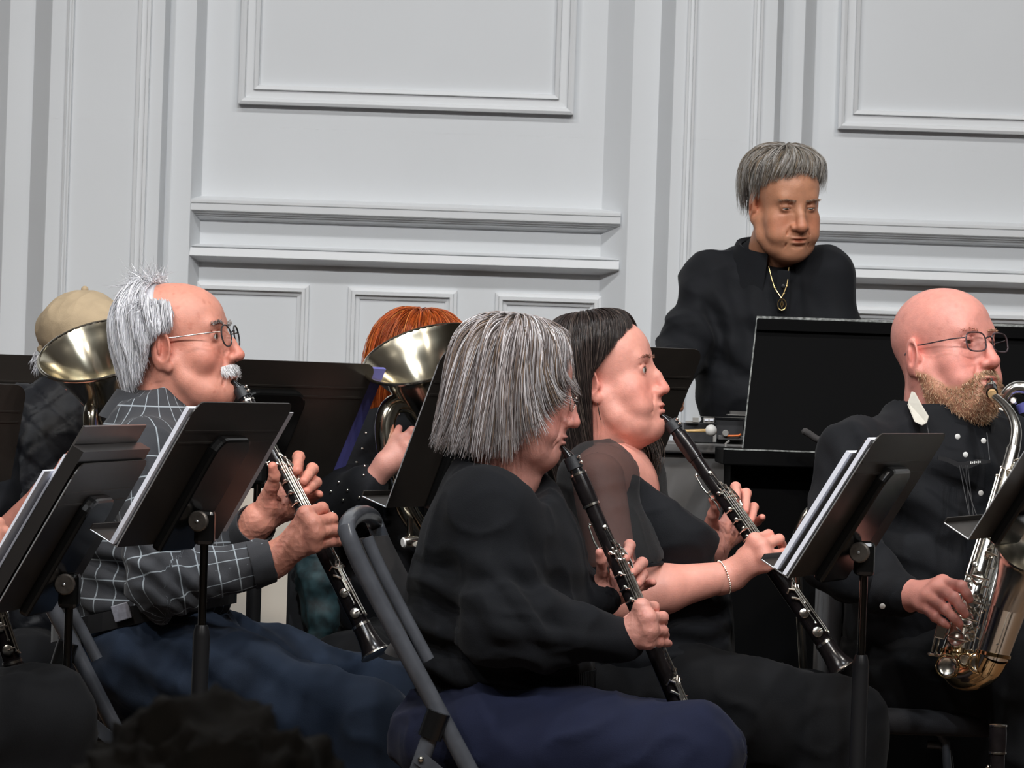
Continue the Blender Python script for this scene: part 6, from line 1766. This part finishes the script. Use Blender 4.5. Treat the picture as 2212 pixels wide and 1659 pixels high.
# thumb/side key guard at the left of the body
b = MB()
for dx in (0, 9): b.tube([P(2013 + dx, 1408, 7.36), P(2024 + dx, 1362, 7.36)], 0.0022, 8)
b.tube([P(2008, 1413, 7.36), P(2040, 1418, 7.36)], 0.0028, 8).sphere(P(2008, 1413, 7.36), 0.004, 8).sphere(P(2022, 1412, 7.355), 0.0045, 8)
b.build('low_c_guard', M['silver'], sx)
MB().box(P(2032, 1365, 7.357), 0.020, 0.004, 0.026, Ry(0.2)).build('key_touch', M['silver'], sx, smooth=False, bevel=0.003)
b = MB()
for (x0, y0, x1, y1) in ((2148, 1365, 2172, 1352), (2140, 1330, 2150, 1342), (2130, 1382, 2155, 1392)): b.tube([P(x0, y0, 7.28), P(x1, y1, 7.25)], 0.0026, 8).sphere(P(x1, y1, 7.25), 0.0045, 8)
b.build('body_brace', M['silver'], sx)
for (x, y) in ((2152, 1328), (2146, 1378)):
    gd = MB(); gd.tube([P(x + 10 * math.cos(t), y + 14 * math.sin(t), 7.262) for t in np.linspace(0, 2 * math.pi, 18, endpoint=False)], 0.0016, 6, closed=True).build('key_guard', M['saxgold'], sx)
# second saxophone partly in view behind
s2 = empty('tenor_saxophone', P(2200, 900, 8.0), 'curved silver saxophone neck and keys at the right edge behind the bald man', 'saxophone')
sweep([(2158, 905, 8.0, 0.010), (2165, 870, 8.0, 0.0115), (2180, 846, 8.0, 0.013), (2202, 838, 8.0, 0.0145), (2228, 850, 8.0, 0.0155), (2245, 900, 8.0, 0.017), (2250, 1000, 8.0, 0.02)], 'neck', M['sax'], s2)
for (x, y, r) in ((2160, 890, 0.009), (2172, 905, 0.010), (2156, 918, 0.008), (2178, 880, 0.007), (2190, 868, 0.008), (2168, 928, 0.007)):
    MB().lathe([(0, r * 0.85), (0.002, r), (0.006, r), (0.008, r * 0.7), (0.008, 0.001)], P(x, y, 7.985), nrm([-0.3, -1, 0.3]), 16).build('key', M['silver'], s2)
sweep([(2150, 930, 7.99, 0.004), (2185, 935, 7.99, 0.004), (2230, 940, 7.99, 0.004)], 'key_rod', M['silver'], s2, N=8)
MB().tube([P(2204, 872, 7.975), P(2212, 890, 7.975)], 0.011, 12).build('grip', M['blue'], s2)
sweep([(2250, 990, 8.0, 0.02), (2235, 1150, 8.0, 0.026), (2220, 1330, 8.0, 0.032), (2225, 1400, 7.98, 0.035), (2260, 1420, 7.97, 0.036), (2290, 1330, 7.96, 0.04)], 'body_tube', M['sax'], s2)

# ------------------------------------------------------------------ euphoniums
def euphonium(label, c, axis, R, tubes, group='euphoniums'):
    root = empty('euphonium', c - np.array(axis) * 0.5, label, 'euphonium', group)
    axis = -nrm(axis)
    prof = [(0.0, 1.0), (0.0, 1.012), (0.006, 1.012), (0.010, 0.975), (0.025, 0.88), (0.045, 0.77), (0.075, 0.62), (0.11, 0.48), (0.16, 0.36), (0.22, 0.28), (0.32, 0.225)]
    out = [(s, r * R) for s, r in prof]
    inn = [(s + 0.0005, max(0.004, r * R - 0.004)) for s, r in prof[3:]][::-1]
    MB().lathe(out, c, axis, 56, cap=False).build('bell', M['brass'], root)
    MB().lathe(inn + [(0.002, R * 0.985), (0.0, R * 1.0)], c, axis, 56, cap=False).build('bell_interior', M['brass_in'], root)
    MB().tube([c + axis * 0.003 + R * 1.008 * (math.cos(t) * nrm(np.cross(axis, [0, 1, 0.1])) + math.sin(t) * np.cross(axis, nrm(np.cross(axis, [0, 1, 0.1])))) for t in np.linspace(0, 2 * math.pi, 56, endpoint=False)], 0.0035, 8, closed=True).build('bell_rim', M['brass'], root)
    MB().tube(list(spline([c + axis * 0.30, c + axis * 0.40, c + axis * 0.50 + np.array([0.02, 0, 0])], 8)), 0.030 * R / 0.128, 20).build('throat', M['brass'], root)
    for (pts_, r) in tubes:
        MB().tube(list(spline([P(*a) for a in pts_], 26)), r, 18).build('tubing', M['brass'], root)
    return root
e3 = euphonium('euphonium of the red-haired player with a bright tilted bell', P(917, 762, 8.14), (-0.27, -0.42, 0.87), 0.131,
               [([(905, 900, 8.20), (880, 872, 8.16), (848, 876, 8.14), (832, 915, 8.13), (838, 985, 8.13), (862, 1060, 8.15), (890, 1120, 8.18), (930, 1170, 8.22)], 0.0215),
                ([(930, 900, 8.28), (935, 1000, 8.28), (945, 1120, 8.28), (960, 1200, 8.26)], 0.026), ([(960, 1200, 8.26), (985, 1225, 8.25), (1010, 1190, 8.25), (1010, 1000, 8.26)], 0.028),
                ([(884, 1100, 8.16), (886, 1135, 8.16), (884, 1160, 8.16)], 0.007)])
for (x, y) in ((872, 1172), (905, 1180)):
    MB().lathe([(0, 0.012), (0.004, 0.0125), (0.03, 0.0125), (0.032, 0.011)], P(x, y, 8.10), nrm([1, 0.5, 0.1]), 18).build('valve_cap', M['silver'], e3)
    MB().lathe([(-0.003, 0.009), (0, 0.0105), (0.001, 0.010)], P(x, y, 8.10), nrm([1, 0.5, 0.1]), 18).build('finger_button', M['pearl'], e3)
e1_ = euphonium('euphonium of the man in the tan cap with a shining bell before his face', P(212, 754, 8.14), (-0.20, -0.48, 0.85), 0.126,
               [([(232, 935, 8.20), (205, 880, 8.16), (196, 905, 8.14), (205, 990, 8.14), (230, 1100, 8.16), (260, 1180, 8.18)], 0.0165),
                ([(240, 950, 8.28), (250, 1080, 8.28), (260, 1180, 8.26), (230, 1220, 8.25), (190, 1180, 8.25), (180, 1050, 8.26)], 0.026)])
# ------------------------------------------------------------------ man in the tan cap
Y = 8.45
cap_m = person((P(150, 1400, Y)[0], Y + 0.05, 0), 'man in a tan cap and black quilted vest behind a euphonium')
pc_ = Pose(P(186, 775, Y), 180 + 40, 0, 0, 1.0)
skin = np.array(lin(196, 132, 116))
HB = head_block(skin, pc_.l(P(170, 940, Y + 0.03)), nose=1.0, jaw=1.08, age=1.0, jowl=0.016, lips=0.6, lid=0.6, neck_r=0.064, ear=1.1, h=0.003)
parts = [(pc_.w(HB[0]), HB[1], HB[2])]
fa, fb = P(-20, 1215, 8.18), P(95, 1085, 8.10)
parts.append(hand_block(skin, (108, 1070, 8.10), [(150, 1010, 8.06), (165, 1025, 8.05), (175, 1042, 8.05), (178, 1062, 8.06)], [(180, 995, 8.04), (196, 1012, 8.04), (204, 1032, 8.04), (204, 1056, 8.05)],
                        [(195, 1010, 8.08), (208, 1028, 8.08), (214, 1046, 8.08), (214, 1066, 8.08)], [(125, 1030, 8.08), (140, 1000, 8.10), (155, 980, 8.11)], forearm=(-40, 1215, 8.20), r=1.05, wrist_r=0.036, h=0.003))
parts.append(core(P(170, 940, 8.48), P(125, 1060, 8.45), [(P(45, 930, 8.42), P(-40, 1215, 8.22), P(100, 1080, 8.10)), (P(255, 930, 8.45), P(330, 1130, 8.35), P(285, 1140, 8.22))], skin, P(120, 1380, 8.45)))
body_obj(parts, cap_m)
eyes(pc_, cap_m)
T1 = np.stack([np.cross(nrm([0.4, -0.9, 0]), Z3), nrm([0.4, -0.9, 0]), Z3], 1)
v = Vol(P(-130, 1480, 7.95), P(420, 820, 8.9), 0.008)
v.ell(P(125, 1060, Y), (0.20, 0.135, 0.22), T1, k=0).ell(P(120, 1290, Y), (0.21, 0.17, 0.18), T1, k=0.06).cone(P(50, 915, Y), P(250, 915, Y), 0.075, 0.075, 0.06).cone(P(160, 870, Y), P(150, 930, Y), 0.072, 0.11, 0.05)
# quilting seams pressed into the vest
p, q = cloth_block(v, 0.004, 8, (1, 1, 1), 61)
nn = vnormals(p, q)
p = p - nn * (0.005 * (np.exp(-((np.abs(((p[:, 0] * 0.8 + p[:, 2]) % 0.075) - 0.0375) / 0.005) ** 2)) + np.exp(-((np.abs(((p[:, 0] * 0.8 - p[:, 2]) % 0.075) - 0.0375) / 0.005) ** 2))))[:, None]
vest = cloth_obj('vest', p, q, M['vest'], cap_m)
collar(vest, 'collar', M['vest'], P(166, 885, Y), Z3 + np.array([0.1, -0.2, 0]), np.array([0.4, -0.9, 0]), 0.072, 0.085, 0.05, gap=60, tip=0.0)
v = Vol(P(-150, 1300, 7.9), P(420, 870, 8.85), 0.008)
v.chain([P(45, 930, 8.42), P(-5, 1030, 8.36), P(-28, 1105, 8.30)], [0.075, 0.070, 0.066], 0.02).chain([P(255, 930, 8.45), P(330, 1130, 8.35), P(280, 1140, 8.20)], [0.075, 0.062, 0.05], 0.02)
p, q = cloth_block(v, 0.004, 8, (1, 1, 1), 62)
for i, sgn in enumerate((-1, 1)):
    mk = (p[q].mean(1)[:, 0] < P(150, 1000, 8.4)[0]) if sgn < 0 else (p[q].mean(1)[:, 0] >= P(150, 1000, 8.4)[0])
    qq = q[mk]; u, inv = np.unique(qq, return_inverse=True)
    cloth_obj('sleeve', p[u], inv.reshape(-1, 4), M['black_shirt'], cap_m)
legs('trousers', M['blackpants'], cap_m, P(125, 1440, Y), [
    (P(60, 1460, 8.42), P(60, 1455, 8.02), 0.10, 0.085, P(60, 1900, 8.02) * np.array([1, 1, 0]) + Z3 * 0.09),
    (P(210, 1460, 8.42), P(250, 1455, 8.04), 0.10, 0.085, P(250, 1900, 8.04) * np.array([1, 1, 0]) + Z3 * 0.09)], R=T1, hipr=(0.20, 0.17, 0.10), h=0.012, seed=14)
v = Vol([-0.12, -0.16, -0.02], [0.12, 0.22, 0.18], 0.0035)
v.ell((0, -0.014, 0.062), (0.088, 0.112, 0.086), k=0).ell((0, -0.095, 0.058), (0.058, 0.035, 0.045), k=0.03)
v.ell((0, -0.13, 0.012), (0.042, 0.05, 0.034), k=0.008, op='s')
v.plane((0, 0, 0.024), (0, 0.10, -1))
p, q = cloth_block(v, 0.0010, 16, (1, 1, 1), 66, None, 1)
cp = empty('cap', pc_.w1((0, 0, 0.05)), 'tan cloth baseball cap on the euphonium player at the left', 'cap')
link('crown', mesh_np('crown', pc_.w(p), q), M['cap'], cp)
bm_ = []
for lay in (0, 1):
    for i in range(17):
        a = math.radians(-62 + 124 * i / 16)
        for (r_, dz) in ((0.0, 0.0), (0.5, -0.004), (1.0, -0.012)):
            bm_.append(pc_.w1((0.086 * math.sin(a) * (1 - 0.05 * r_), 0.090 * math.cos(a) - 0.004 + r_ * 0.075 * max(0.0, math.cos(a) - 0.42) / 0.58, 0.030 + dz - 0.012 * r_ * abs(math.sin(a)) + 0.003 * lay)))
fs = []
for lay in (0, 1):
    for i in range(16):
        for j in (0, 1): a = lay * 51 + i * 3 + j; fs.append((a, a + 3, a + 4, a + 1))
for i in range(16): a = i * 3 + 2; fs.append((a, a + 3, a + 54, a + 51))
MB().add(bm_, fs).build('brim', M['cap'], cp)
MB().sphere(pc_.w1((0, -0.014, 0.149)), 0.008, 12).build('button', M['cap'], cp)
MB().tube(list(pc_.w(np.array([(0.075 * math.cos(a), -0.02 - 0.108 * math.sin(a), 0.018) for a in np.linspace(0.5, math.pi - 0.5, 14)]))), 0.009, 8).build('strap', M['cap'], cp)
rt = np.array([(s * 0.076, -0.03 - 0.004 * i, 0.015 - 0.006 * (i % 6)) for s in (-1, 1) for i in range(16)] + [(0.09 * math.sin(a), -0.095 * math.cos(a) - 0.02, 0.005 - 0.01 * j) for a in np.linspace(-1, 1, 16) for j in range(3)])
tuft(pc_, rt, np.array([(x * 0.35, y * 0.35, -0.09) for x, y, z in rt]) * 8, 0.016, 700, 0.001, WH, [3, 3, 2], 'hair', cap_m, spread=0.25, curl=0.4, down=0.5)

# ------------------------------------------------------------------ red-haired player
Y = 8.45
red_ = person((P(870, 1400, Y)[0], Y + 0.03, 0), 'red-haired player in a rhinestone-studded black top behind a euphonium')
pr = Pose(P(908, 828, Y), 180 + 30, -4, 0, 1.0)
skin = np.array(lin(210, 150, 136))
HB = head_block(skin, pr.l(P(890, 995, Y + 0.03)), nose=0.95, jaw=0.98, age=0.8, jowl=0.006, lips=0.7, lid=0.6, neck_r=0.054, h=0.003)
parts = [(pr.w(HB[0]), HB[1], HB[2])]
parts.append(hand_block(skin, (836, 1000, 8.10), [(868, 950, 8.10), (880, 962, 8.09), (888, 978, 8.09), (890, 996, 8.10)], [(890, 930, 8.10), (904, 946, 8.10), (912, 966, 8.10), (912, 990, 8.10)],
                        [(905, 945, 8.13), (916, 960, 8.13), (922, 980, 8.13), (920, 1002, 8.13)], [(845, 970, 8.10), (855, 945, 8.11), (862, 925, 8.12)], forearm=(795, 1052, 8.12), r=0.86, wrist_r=0.023, h=0.003))
parts.append(core(P(890, 995, 8.48), P(885, 1080, 8.45), [(P(795, 965, 8.42), P(738, 1095, 8.22), P(792, 1055, 8.125)), (P(990, 965, 8.48), P(1060, 1100, 8.38), P(1005, 1110, 8.25))], skin, P(885, 1380, 8.45)))
body_obj(parts, red_)
eyes(pr, red_)
f3 = nrm([0.5, -0.87, 0]); T3 = np.stack([np.cross(f3, Z3), f3, Z3], 1)
v = Vol(P(640, 1420, 7.9), P(1160, 880, 8.85), 0.0075)
v.ell(P(885, 1080, Y), (0.185, 0.125, 0.20), T3, k=0).ell(P(885, 1260, Y), (0.195, 0.155, 0.17), T3, k=0.06).cone(P(800, 960, 8.42), P(985, 950, 8.5), 0.062, 0.062, 0.06).cone(P(888, 925, Y), P(885, 975, Y), 0.060, 0.09, 0.04)
v.chain([P(795, 965, 8.42), P(738, 1095, 8.22), P(790, 1062, 8.13)], [0.066, 0.062, 0.052], 0.025, 0.03).chain([P(990, 965, 8.48), P(1060, 1100, 8.38), P(1000, 1110, 8.24)], [0.066, 0.056, 0.046], 0.025, 0.03)
p, q = cloth_block(v, 0.004, 8, (1, 1, 1), 71, [(P(740, 1130, 8.3), 0.07, (0.3, 0, 1), 90, 0.006)])
tp = cloth_obj('top', p, q, M['black_shirt'], red_)
nn = vnormals(p, q)
vis = np.where((nn[:, 1] < -0.35) & (p[:, 2] > P(800, 1110, 8.3)[2]) & (p[:, 0] < P(860, 1000, 8.3)[0]))[0]
pick = []
for i in RNG.permutation(vis):
    if all(np.linalg.norm(p[i] - p[j]) > 0.024 for j in pick): pick.append(i)
    if len(pick) >= 34: break
sp0 = MB().sphere((0, 0, 0), 0.0036, 8).mesh('rhinestone')
for i in pick:
    o = link('rhinestone', sp0, M['sparkle'], tp); o.location = V(p[i] + nn[i] * 0.001)
legs('trousers', M['blackpants'], red_, P(885, 1420, Y), [
    (P(830, 1440, 8.40), P(760, 1450, 7.98), 0.10, 0.082, P(770, 1900, 7.98) * np.array([1, 1, 0]) + Z3 * 0.09),
    (P(950, 1440, 8.42), P(930, 1450, 8.00), 0.10, 0.082, P(930, 1900, 8.0) * np.array([1, 1, 0]) + Z3 * 0.09)], R=T3, hipr=(0.195, 0.16, 0.10), h=0.012, seed=15)
RD = [lin(168, 74, 28), lin(196, 98, 42), lin(130, 50, 18), lin(206, 120, 60)]
sh = Shell({0: [(0.0, 0.148), (0.045, 0.148), (0.083, 0.122), (0.104, 0.080), (0.108, 0.04)],
            60: [(0.0, 0.148), (0.050, 0.147), (0.092, 0.105), (0.102, 0.030), (0.096, -0.07)],
            110: [(0.0, 0.148), (0.054, 0.147), (0.100, 0.095), (0.112, -0.01), (0.100, -0.12)],
            180: [(0.0, 0.148), (0.058, 0.147), (0.110, 0.088), (0.122, -0.02), (0.108, -0.12)]}, yo=-0.010)
def t1r(ph): a = np.abs((ph + 180) % 360 - 180); return np.interp(a, [0, 30, 50, 70, 180], [0.7, 0.75, 0.95, 1.0, 1.0])
shell_hair(pr, sh, (-180, 180), 0.0, t1r, 2400, 0.0011, RD, [4, 3, 3, 1], lin(120, 48, 18), wave=0.004, lift=0.010, parent=red_, flick=0.01)
# teal printed cloth hanging beside the chair
v = Vol(P(610, 1480, 7.95), P(770, 1150, 8.25), 0.006)
v.chain([P(680, 1190, 8.10), P(690, 1260, 8.09), P(700, 1330, 8.08), P(690, 1440, 8.08)], [0.030, 0.036, 0.032, 0.022], 0.02)
v.cone(P(655, 1200, 8.1), P(672, 1330, 8.1), 0.020, 0.024, 0.02)
p, q = cloth_block(v, 0.005, 14, (1.4, 1, 0.35), 77)
tag(cloth_obj('scarf', p, q, M['teal'], None), 'teal and purple patterned scarf hanging below the red-haired player', 'scarf')
# black garment bag / panel beside the scarf
tag(pbox(622, 1215, 656, 1700, 8.16, 0.10, M['casedark'], 'instrument_case', None, 0.006), 'tall narrow black case standing beside the teal scarf', 'case')

# ------------------------------------------------------------------ clarinettist at the left edge
Y = 6.95
lef = person((P(-330, 1560, Y)[0], Y, 0), 'dark trousered clarinettist cut off by the left edge')
TR, tr_, tf_ = frame_of(6)
pl = Pose(P(-330, 740, Y + 0.02), -96, 0, 0, 1.0)
skin = np.array(lin(206, 146, 126))
HB = head_block(skin, pl.l(P(-345, 900, Y)), h=0.0034)
parts = [(pl.w(HB[0]), HB[1], HB[2])]
sR_, eR_, wR_ = P(-380, 985, 6.80), P(-300, 1240, 6.78), P(-80, 1180, 6.88)
sL_, eL_, wL_ = P(-340, 975, 7.12), P(-230, 1210, 7.12), P(-110, 1080, 7.02)
for (wr_, dx, dy, yy) in ((wR_, -62, 1170, 6.88), (wL_, -98, 1062, 7.02)):
    parts.append(hand_block(skin, (dx - 10, dy + 8, yy), [(dx + 35, dy - 35, yy), (dx + 45, dy - 18, yy), (dx + 48, dy, yy), (dx + 44, dy + 18, yy)], [(dx + 60, dy - 40, yy + 0.02), (dx + 72, dy - 20, yy + 0.02), (dx + 74, dy + 2, yy + 0.02), (dx + 68, dy + 24, yy + 0.02)],
                            [(dx + 66, dy - 22, yy + 0.05), (dx + 76, dy - 4, yy + 0.05), (dx + 80, dy + 14, yy + 0.05), (dx + 76, dy + 34, yy + 0.05)], [(dx + 10, dy - 25, yy + 0.03), (dx + 25, dy - 38, yy + 0.06), (dx + 36, dy - 46, yy + 0.08)], forearm=(dx - 40, dy + 20, yy), h=0.0032))
parts.append(core(P(-345, 900, Y), P(-360, 1060, Y), [(sR_, eR_, wR_), (sL_, eL_, wL_)], skin, P(-350, 1420, Y)))
body_obj(parts, lef); eyes(pl, lef)
v = Vol(P(-600, 1560, 6.55), P(20, 860, 7.35), 0.010)
v.ell(P(-360, 1060, Y), (0.18, 0.13, 0.19), TR, k=0).ell(P(-360, 1270, Y), (0.18, 0.155, 0.18), TR, k=0.06).ell(P(-350, 1420, Y), (0.18, 0.16, 0.1), TR, k=0.05).cone(P(-365, 985, 6.85), P(-340, 980, 7.08), 0.07, 0.07, 0.05)
v.chain([sR_, eR_, wR_], [0.07, 0.06, 0.042], 0.03).chain([sL_, eL_, wL_], [0.07, 0.058, 0.042], 0.03)
p, q = cloth_block(v, 0.004, 8, (1, 1, 1), 81); cloth_obj('shirt', p, q, M['black_shirt'], lef)
legs('trousers', M['blackpants'], lef, P(-330, 1500, Y), [
    (P(-320, 1560, 6.84), P(80, 1556, 6.78), 0.11, 0.090, P(90, 1900, 6.80) * np.array([1, 1, 0]) + Z3 * 0.09),
    (P(-310, 1550, 7.06), P(90, 1570, 7.16), 0.108, 0.088, P(100, 1900, 7.14) * np.array([1, 1, 0]) + Z3 * 0.09)], R=TR, hipr=(0.18, 0.18, 0.11), h=0.011, seed=17)
sh = Shell({0: [(0.0, 0.146), (0.045, 0.148), (0.083, 0.126), (0.1, 0.09), (0.103, 0.06)], 90: [(0.0, 0.146), (0.05, 0.147), (0.086, 0.1), (0.09, 0.045), (0.082, 0.0)], 180: [(0.0, 0.146), (0.056, 0.147), (0.108, 0.09), (0.113, 0.0), (0.09, -0.08)]}, yo=-0.01)
shell_hair(pl, sh, (-180, 180), 0.0, t1p, 1200, 0.0016, DK, [4, 3, 2, 1], lin(40, 32, 30), wave=0.004, lift=0.008, parent=lef)
lc = empty('folding_chair', (P(-340, 1560, Y)[0], Y, 0), 'folding chair under the clarinettist cut off by the left edge', 'chair', 'grey steel folding chairs')
sx_ = P(-340, 1560, Y)[0]
MB().box((sx_ + 0.02, Y, 0.43), 0.40, 0.40, 0.02).build('seat', M['chairpanel'], lc, smooth=False, bevel=0.006)
for dy in (-0.2, 0.2):
    MB().tube([(sx_ + 0.24, Y + dy, 0.01), (sx_ - 0.16, Y + dy, 0.80)], 0.0135, 10).build('back_frame', M['chair'], lc)
    MB().tube([(sx_ + 0.06, Y + dy, 0.43), (sx_ - 0.2, Y + dy, 0.01)], 0.0135, 10).build('rear_leg', M['chair'], lc)
MB().box((sx_ - 0.13, Y, 0.74), 0.02, 0.40, 0.18, Ry(-0.45)).build('backrest', M['chairpanel'], lc, smooth=False, bevel=0.006)

# ------------------------------------------------------------------ audience head in the dark foreground
aud = person((P(450, 1659, 3.0)[0], 3.0, -0.42), 'dark blurred head of an audience member at the bottom edge')
hc = P(450, 1545, 3.0)
v = Vol(hc - np.array([0.30, 0.24, 0.62]), hc + np.array([0.30, 0.24, 0.06]), 0.009)
v.ell(hc - Z3 * 0.125, (0.082, 0.10, 0.118), k=0).cone(hc - Z3 * 0.22, hc - Z3 * 0.34, 0.055, 0.06, 0.03).cone(hc + np.array([-0.17, 0, -0.40]), hc + np.array([0.17, 0, -0.40]), 0.07, 0.07, 0.05)
v.ell(hc - Z3 * 0.55, (0.2, 0.13, 0.2), k=0.05)
p, q = v.nets(); p = relax(p, q, 2)
link('body', mesh_np('body', p, q, col=np.tile(np.array(lin(60, 40, 32)), (len(p), 1))), M['skin'], aud)
v = Vol(hc - np.array([0.26, 0.2, 0.3]), hc + np.array([0.26, 0.2, 0.06]), 0.007)
v.ell(hc - Z3 * 0.105, (0.100, 0.115, 0.108), k=0).ell(hc + np.array([0.075, 0, -0.095]), (0.050, 0.08, 0.062), k=0.03).ell(hc + np.array([-0.065, 0, -0.12]), (0.045, 0.08, 0.075), k=0.03)
p, q = cloth_block(v, 0.008, 30, (1, 1, 1), 91, None, 1)
link('hair', mesh_np('hair', p, q), M['audience'], aud)
v = Vol(hc - np.array([0.32, 0.26, 1.0]), hc + np.array([0.32, 0.26, -0.2]), 0.012)
v.cone(hc + np.array([-0.17, 0, -0.42]), hc + np.array([0.17, 0, -0.42]), 0.085, 0.085, 0).ell(hc - Z3 * 0.65, (0.22, 0.15, 0.28), k=0.06)
p, q = cloth_block(v, 0.006, 8, (1, 1, 1), 92)
cloth_obj('jacket', p, q, M['blackpants'], aud)
